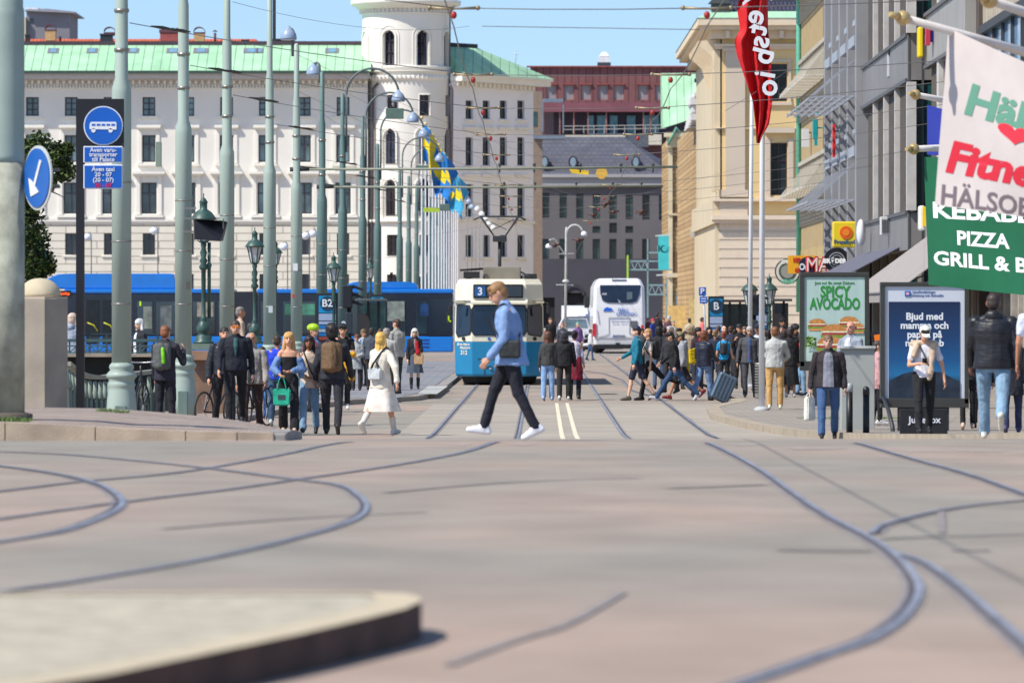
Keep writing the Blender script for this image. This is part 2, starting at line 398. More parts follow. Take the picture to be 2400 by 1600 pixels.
# ---- traffic island at the lower left, granite kerb
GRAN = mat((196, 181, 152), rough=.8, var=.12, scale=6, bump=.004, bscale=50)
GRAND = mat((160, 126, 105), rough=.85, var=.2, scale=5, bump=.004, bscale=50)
isl = thing('traffic_island', 'raised traffic island with pale granite kerb at the lower left', 'traffic island', (-1.5, 21, .86))
def IP(px, py, z):                        # place at height z seen at pixel
    Y = (CZ-z)*F/(py-727); return Vector((PX(px, Y), Y, z))
top = [(-900,1390),(300,1387),(600,1386),(850,1386),(950,1388),(982,1396),(988,1408),(950,1425),(850,1450),(700,1485),(500,1527),(250,1580),(50,1612),(-300,1690),(-900,1800)]
TP = [IP(x, y, .995) for x, y in top]
ctr = IP(300, 1470, .995)
inner = []
for i, p in enumerate(TP):
    d = (TP[(i+1) % len(TP)]-TP[i-1]); d.z = 0; d.normalize(); nrm = Vector((d.y, -d.x, 0))
    if (ctr-p).dot(nrm) < 0: nrm = -nrm
    q = p+nrm*.17; inner.append(q)
mb = MB(); n_ = len(TP)
for i in range(n_):
    j = (i+1) % n_; a, b, c, d = TP[i], TP[j], inner[j], inner[i]
    mb.face([a, b, c, d])
mb.build('kerb', GRAN, isl, fixn=False)
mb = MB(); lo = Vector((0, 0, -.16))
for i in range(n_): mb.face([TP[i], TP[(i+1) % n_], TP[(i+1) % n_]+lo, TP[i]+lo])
mb.build('kerb_face', mat((84, 62, 52), rough=.95, var=.3, scale=4), isl, fixn=False)  # shade on the kerb's side is put into this dark brown
mb = MB(); mb.face([p+Vector((0, 0, -.004)) for p in inner])
mb.build('paving', mat((180, 171, 150), rough=.9, var=.25, scale=7, bump=.01, bscale=14), isl)
# ---- left pavement: a raised, cambered apron whose kerb dies out to the right
SX = [(-9, .83), (-6.41, .81), (-5.3, .79), (-4.5, .73), (-3.8, .655), (-3.4, .60), (-3.1, .5), (-2.7, .45)]
def PH(x, y):
    k = .62+lerp([(-6.6, .155), (-5.2, .13), (-4.6, .06), (-3.4, .03), (-2.6, .015)], x)
    s = lerp(SX, x); m = lerp([(-6, .35), (-4.5, .30), (-3, .13)], x)
    return lerp([(66, k), (68, k+.01), (75, s), (78, s*.86), (87, m), (96, m*.5+.03), (104, .09), (130, .1), (400, .1)], y)
def edge(y): return lerp([(66, -2.75), (69, -2.75), (74, -2.85), (80, -3.2), (90, -4.2), (104, -5.2), (118, -4.6), (126, -3.6), (131, -2.3), (137, AX(137)-2.62), (400, AX(400)-2.62)], y)
PAVE = mat_tex('paving_stones', (172, 158, 146), (160, 138, 124), (130, 118, 108), .14, .14, .014, plane='XY', var=.14, bump=.006)
PAVE2 = mat_tex('sidewalk_slabs', (140, 140, 143), (132, 132, 136), (112, 110, 110), .5, .5, .012, plane='XY', var=.12, bump=.003)
ysL = [66.4+i*.8 for i in range(50)]+[108+i*4 for i in range(30)]+[240]
mb = MB(); rows = []
for y in ysL:
    e = edge(y); row = [-40, -14, -10, -8, -6.6, -6, -5.5]; row = [x for x in row if x < e-.3]
    row += [row[-1]+(e-row[-1])*k/6 for k in range(1, 7)]
    while len(row) < 13: row.insert(0, row[0]-10)
    rows.append([mb._v((x, y, PH(x, y))) for x in row])
for A, B in zip(rows, rows[1:]):
    for i in range(12):
        f = mb.bm.faces.new((A[i], A[i+1], B[i+1], B[i])); f.smooth = True
struct(mb.build('pavement', PAVE, fixn=False))
# kerb stones along it
kerb = thing('kerb', 'pale granite kerb along the front of the left hand pavement', 'kerb', (-5, 66.4, .6))
mb = MB(); x = -8.0
while x < -2.9:
    L = 1.05 if x < -4 else .6; a, b = x+.006, min(x+L-.006, -2.78)
    za, zb = PH(a, 66.4)+.012, PH(b, 66.4)+.012
    P8 = [(a, 66.2, .45), (b, 66.2, .45), (b, 66.6, .45), (a, 66.6, .45), (a, 66.2, za), (b, 66.2, zb), (b, 66.6, zb), (a, 66.6, za)]
    V = [mb._v(p) for p in P8]
    for q in ((4, 5, 6, 7), (0, 1, 5, 4), (1, 2, 6, 5), (3, 0, 4, 7), (2, 3, 7, 6)): mb.bm.faces.new([V[i] for i in q])
    x += L
mb.build('kerb_stone', mat((176, 158, 138), rough=.85, var=.22, scale=2.5, bump=.006, bscale=40), kerb)
mb = MB(); pts = [Vector((edge(y), y, 0)) for y in [67+i*1.0 for i in range(70)]+[140+i*10 for i in range(11)]]
for a, b in zip(pts, pts[1:]):
    za, zb = PH(a.x, a.y), PH(b.x, b.y); ga, gb = HG(0, a.y)-.05, HG(0, b.y)-.05; o = Vector((.12, 0, 0))
    mb.face([a+o+Vector((0, 0, ga)), b+o+Vector((0, 0, gb)), b+o+Vector((0, 0, zb+.006)), a+o+Vector((0, 0, za+.006))])
    mb.face([a+o+Vector((0, 0, za+.006)), b+o+Vector((0, 0, zb+.006)), b-o+Vector((0, 0, zb+.006)), a-o+Vector((0, 0, za+.006))])
mb.box(-3.2, -2.63, 66.22, 67.05, .4, .645, .02); mb.build('side_kerb', mat((150, 145, 140), rough=.85, var=.15, scale=4), kerb)
mb = MB(); q = [(PX(1004, 148), 148), (PX(1050, 148), 148), (PX(1024, 134), 134), (PX(978, 134), 134)]
mb.face([(x, y, .112) for x, y in q]); struct(mb.build('road_marking', mat((176, 176, 172), rough=.85, var=.2, scale=5)))
# grey sidewalk of the tram stop
mb = MB(); mb.face([(-9, 122, .108), (-2.6, 128.5, .108), (AX(140)-2.8, 140, .108), (AX(220)-2.8, 220, .108), (-9, 220, .108)])
struct(mb.build('sidewalk', PAVE2))
# ---- right pavement
def PR(x, y): return HG(0, y)+.11
def edgeR(y): return lerp([(70, 7.5), (84, 5.6), (92, 4.75), (100, 4.2), (108, 3.9), (116, 4.1), (124, 5.0), (400, 5.0+AX(400)-AX(124))], y)
mb = MB(); ysR = [72+i*1.0 for i in range(56)]+[134+i*8 for i in range(14)]; rows = []
for y in ysR:
    e = edgeR(y); rows.append([mb._v((x, y, PR(x, y))) for x in (e, e+1.5, e+4, 14, 30)])
for A, B in zip(rows, rows[1:]):
    for i in range(4): f = mb.bm.faces.new((A[i], A[i+1], B[i+1], B[i])); f.smooth = True
struct(mb.build('pavement', mat_tex('right_paving', (156, 146, 134), (148, 138, 128), (124, 116, 106), .35, .35, .01, plane='XY', var=.13, bump=.003), fixn=False))
kr = thing('kerb', 'low sandy granite kerb along the right hand pavement', 'kerb', (4.2, 100, 0))
mb = MB()
for y in [72+i*1.0 for i in range(55)]:
    a = Vector((edgeR(y), y+.01, 0)); b = Vector((edgeR(y+1), y+.99, 0)); o = Vector((.13, 0, 0)); za, zb = PR(0, y)+.006, PR(0, y+1)+.006
    V = [a-o+Vector((0, 0, za-.2)), b-o+Vector((0, 0, zb-.2)), b-o+Vector((0, 0, zb)), a-o+Vector((0, 0, za)), a+o+Vector((0, 0, za)), b+o+Vector((0, 0, zb))]
    mb.face(V[:4]); mb.face([V[3], V[2], V[5], V[4]]); mb.face([V[0], V[3], V[4], a+o+Vector((0, 0, za-.2))])
mb.build('kerb_stone', mat((166, 153, 134), rough=.85, var=.15, scale=4, bump=.003), kr, fixn=False)
# grass tuft at the foot of the big pole and by the stone pillar
def grass(name, pts, n, h, seed):
    random.seed(seed); mb = MB()
    for i in range(n):
        x = random.uniform(pts[0], pts[1]); y = random.uniform(pts[2], pts[3]); z = PH(x, y) if x < 0 else PR(x, y)
        a = random.uniform(0, 6.28); l = Vector((math.cos(a), math.sin(a), 0))*.008; t = Vector((random.uniform(-.04, .04), random.uniform(-.04, .04), h*random.uniform(.4, 1)))
        p = Vector((x, y, z)); mb.face([p-l, p+l, p+t])
    tag(mb.build(name, mat((92, 118, 58), rough=.8, var=.35, scale=12), fixn=False), 'tuft of green grass growing in the paving', 'grass', kind='stuff')
grass('grass', (-6.3, -5.7, 66.9, 67.6), 420, .07, 1)
grass('grass', (-5.35, -4.95, 73, 74), 200, .04, 2)
grass('grass', (5.2, 7.2, 103, 104), 500, .05, 3)
random.seed(11)
# ================================================================= BUILDINGS
def wall_open(mb, o, u, n, W, H, ops, depth=.25):
    """flat wall with real openings; o lower corner, u along, n outward"""
    o, u, n = Vector(o), Vector(u), Vector(n); z = Vector((0, 0, 1))
    us = sorted(set([0, W]+[v for q in ops for v in q[:2]])); zs = sorted(set([0, H]+[v for q in ops for v in q[2:4]]))
    us = [v for v in us if 0 <= v <= W]; zs = [v for v in zs if 0 <= v <= H]
    def p(a, b, d=0): return o+u*a+z*b-n*d
    for a0, a1 in zip(us, us[1:]):
        run = None
        for b0, b1 in zip(zs, zs[1:]):
            cu, cz = (a0+a1)/2, (b0+b1)/2
            if any(q[0] < cu < q[1] and q[2] < cz < q[3] for q in ops): continue
            mb.face([p(a0, b0), p(a1, b0), p(a1, b1), p(a0, b1)])
    for q in ops:
        a0, a1, b0, b1 = q[:4]
        mb.face([p(a0, b0), p(a0, b1), p(a0, b1, depth), p(a0, b0, depth)]); mb.face([p(a1, b0), p(a1, b0, depth), p(a1, b1, depth), p(a1, b1)])
        mb.face([p(a0, b1), p(a1, b1), p(a1, b1, depth), p(a0, b1, depth)]); mb.face([p(a0, b0), p(a0, b0, depth), p(a1, b0, depth), p(a1, b0)])
GL = glass_mat((30, 42, 48), rough=.12, var=.6, scale=.35)
FRAME = mat((52, 42, 46), rough=.5)
def window(parent, o, u, n, q, depth=.18, fw=.07, bars=((.5, 0),), m_frame=FRAME, m_glass=None, cross=None, recess=.0):
    """frame + pane in opening q; cross = list of fractions of the height with a transom"""
    o, u, n = Vector(o), Vector(u), Vector(n); z = Vector((0, 0, 1)); a0, a1, b0, b1 = q[:4]
    def p(a, b, d=0): return o+u*a+z*b-n*d
    mb = MB(); d = depth-.03
    def bar(x0, x1, y0, y1):
        A = [p(x0, y0, d), p(x1, y0, d), p(x1, y1, d), p(x0, y1, d)]; mb.prism(A, -n*.05)
    bar(a0, a1, b0, b0+fw); bar(a0, a1, b1-fw, b1); bar(a0, a0+fw, b0+fw, b1-fw); bar(a1-fw, a1, b0+fw, b1-fw)
    W, H = a1-a0, b1-b0
    for t, _ in bars: bar(a0+W*t-fw*.5, a0+W*t+fw*.5, b0+fw, b1-fw)
    for t in (cross or []):
        segs = [a0+fw]+[v for tt, _ in bars for v in (a0+W*tt-fw*.5, a0+W*tt+fw*.5)]+[a1-fw]
        for i in range(0, len(segs), 2): bar(segs[i], segs[i+1], b0+H*t-fw*.4, b0+H*t+fw*.4)
    f = mb.build('window', m_frame, parent)
    mb = MB(); mb.face([p(a0+.005, b0+.005, depth+.035), p(a1-.005, b0+.005, depth+.035), p(a1-.005, b1-.005, depth+.035), p(a0+.005, b1-.005, depth+.035)])
    g = mb.build('pane', m_glass or GL, f, fixn=False)
    return f
# ---------------- the long white hotel across the square
YW = 385.0; XL, XC = PX(-120, YW), PX(862, YW)
CREAMW = mat((234, 229, 219), rough=.8, var=.05, scale=.25)
TRIM = mat((240, 235, 224), rough=.75, var=.04, scale=.5)
RUST = mat_tex('rusticated_stone', (232, 225, 210), (226, 219, 204), (176, 168, 156), 2.1, .52, .035, bump=.03, var=.05)
COPPER = mat_tex('green_copper', (172, 214, 176), (160, 206, 166), (122, 166, 128), .62, 60, .03, bump=.02, var=.13, offset=0)
COPD = mat((120, 175, 140), rough=.7, var=.15)
hotel = thing('white_hotel', 'long white four storey hotel with green copper roof and round corner tower', 'building', (PX(700, YW), YW, 0))
def PZW(py): return PZ(py, YW)
EAVE = PZW(186)
cols = [-15, 76, 167, 258, 349, 440, 531, 622, 713, 804]
ops_up, ops_lo = [], []
for c in cols:
    for y0, y1, hw in ((228, 272, 15), (317, 380, 15.5), (428, 501, 18)): ops_up.append((PX(c-hw, YW)-XL, PX(c+hw, YW)-XL, PZW(y1)-PZW(521), PZW(y0)-PZW(521)))
    for y0, y1, hw in ((547, 597, 14.5), (642, 700, 14)): ops_lo.append((PX(c-hw, YW)-XL, PX(c+hw, YW)-XL, PZW(y1), PZW(y0)))
mb = MB(); o_up = (XL, YW, PZW(521)); wall_open(mb, o_up, (1, 0, 0), (0, -1, 0), XC-XL, EAVE-PZW(521), ops_up, .3)
mb.build('wall', CREAMW, hotel, fixn=False)
mb = MB(); o_lo = (XL, YW, 0); wall_open(mb, o_lo, (1, 0, 0), (0, -1, 0), XC-XL, PZW(524), ops_lo, .3)
mb.build('rusticated_wall', RUST, hotel, fixn=False)
GLH = glass_mat((96, 114, 118), rough=.15, var=.6, scale=.6, kind='pane'); GLD = glass_mat((44, 44, 54), rough=.15, var=.5, scale=.5, kind='pane')
proto = {}
def hotel_windows():
    ncol = len(cols); base = cols[1]
    for r, (y0, y1, hw) in enumerate(((228, 272, 15), (317, 380, 15.5), (428, 501, 18))):
        q = (PX(base-hw, YW)-XL, PX(base+hw, YW)-XL, PZW(y1)-PZW(521), PZW(y0)-PZW(521))
        w0 = window(hotel, o_up, (1, 0, 0), (0, -1, 0), q, .2, .075, cross=[.66] if r else [.35, .68], m_glass=GLH)
        for c in cols:
            if c != base: dup_part(w0, (PX(c, YW)-PX(base, YW), 0, 0))
    for y0, y1, hw in ((547, 597, 14.5), (642, 700, 14)):
        q = (PX(base-hw, YW)-XL, PX(base+hw, YW)-XL, PZW(y1), PZW(y0))
        w0 = window(hotel, o_lo, (1, 0, 0), (0, -1, 0), q, .2, .06, m_glass=GLD)
        for c in cols:
            if c != base: dup_part(w0, (PX(c, YW)-PX(base, YW), 0, 0))
hotel_windows()
def hbox(mb, x0, x1, y0, y1, d0, d1=-.0):
    """moulding on the main front: pixel box, standing out by d0"""
    mb.box(PX(x0, YW), PX(x1, YW), YW-d0, YW+.02+d1, PZW(y1), PZW(y0))
mb = MB()
hbox(mb, -120, 862, 512, 519, .16); hbox(mb, -120, 862, 519, 524, .09)
for c in cols:
    hbox(mb, c-24, c+24, 273, 277, .12)                                           # top row sills
    hbox(mb, c-28, c+28, 293, 300, .30); hbox(mb, c-25, c+25, 300, 304, .16)       # hoods
    hbox(mb, c-25, c-17, 308, 382, .08); hbox(mb, c+17, c+25, 308, 382, .08); hbox(mb, c-27, c+27, 383, 389, .22)
    hbox(mb, c-38, c+38, 402, 408, .42); hbox(mb, c-33, c+33, 408, 413, .24); hbox(mb, c-30, c-21, 413, 503, .10); hbox(mb, c+21, c+30, 413, 503, .10)
    hbox(mb, c-34, c+34, 504, 510, .24)
    hbox(mb, c-20, c+20, 598, 602, .1)
mb.build('moulding', TRIM, hotel)
mb = MB()
hbox(mb, -125, 866, 178, 186, 1.3, .3); hbox(mb, -125, 866, 171, 178, 1.5, .3)
hbox(mb, -120, 862, 186, 190, .45)
mb.build('cornice', mat((196, 192, 190), rough=.8, var=.04), hotel)
mb = MB(); x = -118
while x < 858:
    hbox(mb, x, x+6, 190, 197, .36); x += 29.5/2
x = -118
while x < 858:
    hbox(mb, x, x+3.4, 199, 206, .12); x += 7.4
hbox(mb, -120, 862, 206, 208, .14)
mb.build('dentil', TRIM, hotel)
# main roof: two slopes with skylights
zr0, zr1 = PZW(170), PZW(170)+1.95
mb = MB(); A = (XL-.5, YW-1.5, zr0); B = (PX(870, YW), YW-1.5, zr0); C_ = (PX(870, YW), YW+3.2, zr1+.1); D = (XL-.5, YW+3.2, zr1+.1)
mb.face([A, B, C_, D]); mb.face([D, C_, (PX(870, YW), YW+12, zr1-1), (XL-.5, YW+12, zr1-1)])
mb.build('roof', COPPER, hotel, fixn=False)
mb = MB(); mb.box(XL-.5, PX(866, YW), YW-1.56, YW-1.5, zr0-.06, zr0+.05); mb.box(XL-.5, PX(866, YW), YW-1.7, YW-1.56, zr0-.14, zr0-.06)
mb.build('gutter', mat((60, 80, 70), rough=.6), hotel)
mb = MB(); mb.box(XL-.5, PX(850, YW), YW+3.0, YW+3.4, zr1+.05, zr1+.3); mb.build('ridge', mat((74, 56, 66), rough=.7), hotel)
def rz(t): return zr0+(zr1+.1-zr0)*t, YW-1.5+4.7*t
for px_, w_ in ((119, 16), (211, 16), (308, 16), (402, 20), (467, 22), (585, 22), (606, 10), (776, 20), (-40, 16)):
    z0, y0 = rz(.66); z1, y1 = rz(.84)
    mb = MB(); n_ = Vector((0, -.42, .9))*.04
    a, b = PX(px_-w_*.8, YW), PX(px_+w_*.8, YW)
    mb.prism([Vector((a, y0, z0)), Vector((b, y0, z0)), Vector((b, y1, z1)), Vector((a, y1, z1))], n_)
    f = mb.build('skylight', mat((128, 124, 132), rough=.6), hotel)
    mb = MB(); z0, y0 = rz(.69); z1, y1 = rz(.81); a, b = PX(px_-w_*.4, YW), PX(px_+w_*.45, YW)
    mb.prism([Vector((a, y0, z0))+n_, Vector((b, y0, z0))+n_, Vector((b, y1, z1))+n_, Vector((a, y1, z1))+n_], n_*.5)
    mb.build('pane', mat((120, 165, 190), rough=.2), f)
# tower
RT = 2.95; XT, YT = PX(950, YW), YW+RT*.62; zt0, zt1, ztop = PZW(700)-2, PZW(160), PZW(14)
def cyl_open(mb, c, r, ops, z0, z1, depth=.28, n=96, a0=math.pi, a1=2*math.pi):
    """round wall with openings (angle from -Y, half width in metres, z0, z1, arched)"""
    def hit(a, z):
        for th, hw, b0, b1, arch in ops:
            d = abs(a-th)*r
            if d < hw and b0 < z < b1-(hw-math.sqrt(max(0, hw*hw-d*d)) if arch else 0): return True
        return False
    nz = max(2, int((z1-z0)/.14)); V = {}
    def v(i, j, rr):
        k = (i, j, rr)
        if k not in V:
            a = -math.pi/2*1.2+math.pi*1.2*i/n; V[k] = mb._v((c[0]+rr*math.sin(a), c[1]-rr*math.cos(a), z0+(z1-z0)*j/nz))
        return V[k]
    H = {}
    for i in range(n):
        a = -math.pi/2*1.2+math.pi*1.2*(i+.5)/n
        for j in range(nz): H[i, j] = hit(a, z0+(z1-z0)*(j+.5)/nz)
    for i in range(n):
        for j in range(nz):
            if not H[i, j]: f = mb.bm.faces.new((v(i, j, r), v(i+1, j, r), v(i+1, j+1, r), v(i, j+1, r))); f.smooth = True; continue
            ri = r-depth
            if i and not H.get((i-1, j), True): mb.bm.faces.new((v(i, j, r), v(i, j+1, r), v(i, j+1, ri), v(i, j, ri)))
            if not H.get((i+1, j), True): mb.bm.faces.new((v(i+1, j, r), v(i+1, j, ri), v(i+1, j+1, ri), v(i+1, j+1, r)))
            if not H.get((i, j-1), False): mb.bm.faces.new((v(i, j, r), v(i, j, ri), v(i+1, j, ri), v(i+1, j, r)))
            if not H.get((i, j+1), False): mb.bm.faces.new((v(i, j+1, r), v(i+1, j+1, r), v(i+1, j+1, ri), v(i, j+1, ri)))
angs = [R(-22), R(24), R(68), R(-68)]
topw = [(a, .39, PZW(158), PZW(73), True) for a in angs[:3]]
mb = MB(); cyl_open(mb, (XT, YT), RT, topw, zt1, ztop)
low = []
for a in angs[:3]:
    low += [(a, .38, PZW(270), PZW(224), False), (a, .43, PZW(384), PZW(302), True), (a, .43, PZW(504), PZW(420), True), (a, .38, PZW(599), PZW(548), False), (a, .4, PZW(690), PZW(640), True)]
mb2 = MB(); cyl_open(mb2, (XT+.18, YT), RT*.985, low, 0, zt1)
mb.build('tower_drum', CREAMW, hotel, fixn=False); mb2.build('tower_wall', CREAMW, hotel, fixn=False)
mb = MB()
for z, r, h in ((PZW(163), RT+.06, .22), (PZW(170), RT+.14, .1), (PZW(190), RT+.02, .35), (PZW(522), RT+.12, .2), (PZW(34), RT+.04, .12)):
    mb.lathe((XT+.09 if z < zt1 else XT, YT, z), [(r-.3, 0), (r, 0), (r+.04, h), (r-.3, h)], 64)
for k in range(64):
    a = 2*math.pi*k/64
    for zz, rr in ((PZW(182), RT+.1), (PZW(26), RT+.18)):
        p = Vector((XT+rr*math.cos(a), YT+rr*math.sin(a), zz)); mb.box(p.x-.05, p.x+.05, p.y-.05, p.y+.05, p.z-.1, p.z+.14)
mb.lathe((XT, YT, PZW(22)), [(RT, 0), (RT+.35, .05), (RT+.42, .22), (RT+.72, .3), (RT+.8, .42), (RT+.8, .62), (RT+.1, .8)], 64)
def arch_trim(th, hw, z0, z1, r, wd=.12, out=.07):
    pts = [(-hw-wd/2, z0)]+[(-(hw+wd/2)*math.cos(t), z1-hw+(hw+wd/2)*math.sin(t)) for t in [math.pi*k/14 for k in range(15)]]+[(hw+wd/2, z0)]
    P3 = [Vector((XT+(r+out/2)*math.sin(th+a/r), YT-(r+out/2)*math.cos(th+a/r), z)) for a, z in pts]
    for a, b in zip(P3, P3[1:]): mb.bar(a, b, wd, out*1.6, up=(math.sin(th), -math.cos(th), 0))
for a in angs: arch_trim(a, .44, zt1+.1, PZW(73), RT); arch_trim(a, .66, zt1+.1, PZW(63), RT, .07, .04)
for a in angs[:3]: arch_trim(a, .5, PZW(384), PZW(302), RT, .1); arch_trim(a, .5, PZW(504), PZW(420), RT, .1)
mb.build('tower_moulding', TRIM, hotel)
mb = MB(); mb.lathe((XT, YT, PZW(3)), [(RT+.72, -.06), (RT+.5, .22), (RT-1.5, 1.4), (.2, 2.2)], 64); mb.build('tower_roof', COPPER, hotel)
mb = MB()
for th, hw, b0, b1, ar in topw+low:
    for rr, r0, cx in ((RT-.3, RT, XT),):
        pass
    for s_ in (-1, 0, 1):
        p = Vector((XT+(RT-.24)*math.sin(th+s_*hw*.93/RT), YT-(RT-.24)*math.cos(th+s_*hw*.93/RT), 0)); mb.bar(p+Vector((0, 0, b0)), p+Vector((0, 0, b1-(0 if s_ == 0 or not ar else hw*.6))), .07)
    for t in (.02, .4, .7):
        p = [Vector((XT+(RT-.24)*math.sin(th+s_*hw*.93/RT), YT-(RT-.24)*math.cos(th+s_*hw*.93/RT), b0+(b1-b0)*t)) for s_ in (-1, 1)]; mb.bar(p[0], p[1], .05)
fr_ = build_each(mb, 'tower_window', FRAME, hotel)[0]
mb = MB(); mb.lathe((XT, YT, 0), [(RT-.29, .2), (RT-.29, ztop-.3)], 64); mb.build('pane', GLD, fr_)
# downpipes
mb = MB()
mb.tube([PT(885, 196, YW-.4), PT(874, 208, YW-.15), PT(873, 640, YW-.15)], .09); mb.tube([PT(1054, 196, YW-.3), PT(1060, 210, YW-.3), PT(1056, 640, YW-.3)], .08)
mb.tube([PT(878, 15, YW-.4), PT(882, 30, YW-.3), PT(882, 150, YW-.3)], .05); mb.tube([PT(1066, 15, YW+.5), PT(1055, 30, YW+.5), PT(1054, 158, YW+.5)], .05)
build_each(mb, 'downpipe', mat((84, 74, 84), rough=.5), hotel)
# right wing, swinging away
Pa = Vector((PX(1056, YW), YW+.6, 0)); Pb = Vector((PX(1250, YW+10), YW+10.6, 0)); uu = (Pb-Pa); WW = uu.length; uu.normalize(); nn = Vector((uu.y, -uu.x, 0))
opw = []
def wat(px):   # distance along the wing of the point seen in column px
    t = (px-1200)/F; return (t*Pa.y-Pa.x)/(uu.x-t*uu.y)
wc = [1100, 1140, 1180, 1221]
for c in wc:
    d = wat(c)
    for y0, y1 in ((236, 279), (322, 388), (432, 508), (551, 602), (645, 700)):
        Yd = Pa.y+uu.y*d; opw.append((d-.5, d+.5, PZ(y1, Yd), PZ(y0, Yd)))
mb = MB(); wall_open(mb, Pa, uu, nn, WW, EAVE-.1, opw, .25); mb.build('wing_wall', mat((238, 239, 248), rough=.8, var=.05, scale=.25), hotel, fixn=False)  # cool skylight tint of the shaded wing is put into the wall colour
for q in opw: window(hotel, Pa, uu, nn, q, .2, .09, m_glass=glass_mat((64, 82, 84), var=.5), cross=[.68])
mb = MB()
def wbox(mb, a0, a1, z0, z1, d):
    P4 = [Pa+uu*a0-nn*.02, Pa+uu*a1-nn*.02, Pa+uu*a1+nn*d, Pa+uu*a0+nn*d]
    mb.prism([p+Vector((0, 0, z0)) for p in P4], (0, 0, z1-z0))
wbox(mb, 0, WW+.9, EAVE-.1, EAVE+.25, .9); wbox(mb, 0, WW+1.0, EAVE+.25, EAVE+.42, 1.05)
a = .1
while a < WW-.3: wbox(mb, a, a+.22, EAVE-.42, EAVE-.12, .5); a += .62
for q in opw:
    wbox(mb, q[0]-.3, q[1]+.3, q[2]-.2, q[2]-.05, .14)
wbox(mb, 0, WW, PZW(519), PZW(512), .14)
for q in opw[2::5]+opw[1::5]: wbox(mb, q[0]-.5, q[1]+.5, q[3]+.5, q[3]+.68, .3)
mb.build('wing_moulding', TRIM, hotel)
e0 = Pa+nn*1.1+Vector((0, 0, EAVE+.42)); e1 = Pb+nn*1.1+uu*1.1+Vector((0, 0, EAVE+.42))
r0 = Vector((PX(1030, YW), YW+5, zr1+.1)); r1 = Vector((PX(1115, YW), YW+7, zr1+.05)); bk = Vector((PX(1285, 402), YW+18, EAVE+.3))
mb = MB(); mb.face([e0, e1, r1, r0]); mb.face([e1, bk, r1]); mb.face([e0, r0, Vector((PX(1030, YW), YW+2, EAVE+.4))])
mb.build('wing_roof', COPPER, hotel, fixn=False)
mb = MB(); mb.bar(r0+Vector((0, 0, .1)), r1+Vector((0, 0, .1)), .3, .25); mb.build('ridge', mat((50, 52, 60), rough=.7), hotel)
mb = MB(); mb.box(XL, PX(860, YW), YW+.32, YW+14, 0, EAVE); mb.prism([Vector((Pa.x-.5, Pa.y+.5, 0)), Vector((Pb.x-.2, Pb.y-.1+.5, 0)), Vector((Pb.x-.2, YW+22, 0)), Vector((Pa.x-.5, YW+22, 0))], (0, 0, EAVE)); mb.build('core', mat((120, 116, 110)), hotel)
mb = MB(); mb.tube([PT(1208, 165, YW+8), PT(1208, 115, YW+8)], .03); mb.tube([PT(1202, 128, YW+8), PT(1214, 128, YW+8)], .02); mb.tube([PT(1204, 137, YW+8), PT(1212, 137, YW+8)], .02)
mb.build('antenna', mat((190, 195, 200), rough=.4), hotel)
# ---------------- things on and behind the hotel roof
YB = 405.0
ot = thing('tiled_house', 'house with orange tiled roof, chimneys and vents showing behind the copper roof', 'building', (PX(250, YB), YB, 0))
TILE = mat_tex('roof_tiles', (222, 110, 66), (208, 96, 56), (150, 66, 44), .25, .3, .03, bump=.03, var=.15)
mb = MB(); mb.face([PT(40, 112, YB), PT(620, 112, YB), PT(600, 92, YB+4), PT(40, 92, YB+4)]); mb.build('roof', TILE, ot, fixn=False)
mb = MB(); mb.box(PX(-60, YB), PX(640, YB), YB+.2, YB+9, 0, PZ(113, YB)); mb.build('wall', mat((150, 140, 130)), ot)
mb = MB(); mb.box(PX(106, YB), PX(640, YB), YB-.6, YB-.3, PZ(108, YB), PZ(99, YB)); mb.build('roof_edge', mat((66, 54, 66), rough=.7), ot)
BRK = mat_tex('red_brick', (172, 62, 62), (150, 52, 54), (190, 120, 110), .28, .09, .014, bump=.006)
def chimney(x0, x1, y0, y1, m, style):
    mb = MB(); Y = YB-.9; cx = PX((x0+x1)/2, Y)
    mb.box(PX(x0, Y), PX(x1, Y), Y-.5, Y+.4, PZ(y1, Y), PZ(y0, Y)); c = mb.build('chimney', m, ot)
    mb = MB()
    if style == 'barrel':
        r = (PX(x1, Y)-PX(x0, Y))/2*1.05; pts = [Vector((cx+r*math.cos(t), Y-.5, PZ(y0, Y)+.1+r*.8*math.sin(t))) for t in [math.pi*k/12 for k in range(13)]]
        for a, b in zip(pts, pts[1:]): mb.bar(a, b, .05, 1.0, up=(0, 1, 0)) if False else mb.prism([a, b, b+Vector((0, 0, .07)), a+Vector((0, 0, .07))], (0, .9, 0))
        mb.box(cx-r, cx+r, Y-.52, Y+.42, PZ(y0, Y), PZ(y0, Y)+.1)
    elif style == 'pots':
        mb.box(PX(x0-2, Y), PX(x1+2, Y), Y-.55, Y+.45, PZ(y0, Y), PZ(y0, Y)+.22)
        for k in range(4): mb.tube([PT(x0+6+k*11, y0-3, Y), PT(x0+6+k*11, y0-12, Y)], .12)
    else: mb.box(PX(x0-1, Y), PX(x1+1, Y), Y-.55, Y+.45, PZ(y0, Y), PZ(y0, Y)+.12)
    mb.build('chimney_cap', mat((104, 62, 70), rough=.6) if style != 'flat' else mat((50, 46, 54)), c)
OCH = mat((206, 160, 110), var=.2)
chimney(107, 131, 74, 96, OCH, 'barrel'); chimney(236, 264, 84, 104, mat((44, 50, 58)), 'flat'); chimney(376, 417, 78, 99, BRK, 'pots')
chimney(455, 480, 80, 100, OCH, 'barrel'); chimney(567, 583, 98, 106, mat((60, 48, 58)), 'flat'); chimney(60, 70, 86, 102, mat((46, 46, 54)), 'flat')
chimney(640, 690, 96, 104, mat((66, 50, 60)), 'flat'); chimney(245, 270, 80, 84, mat((84, 60, 70)), 'barrel')
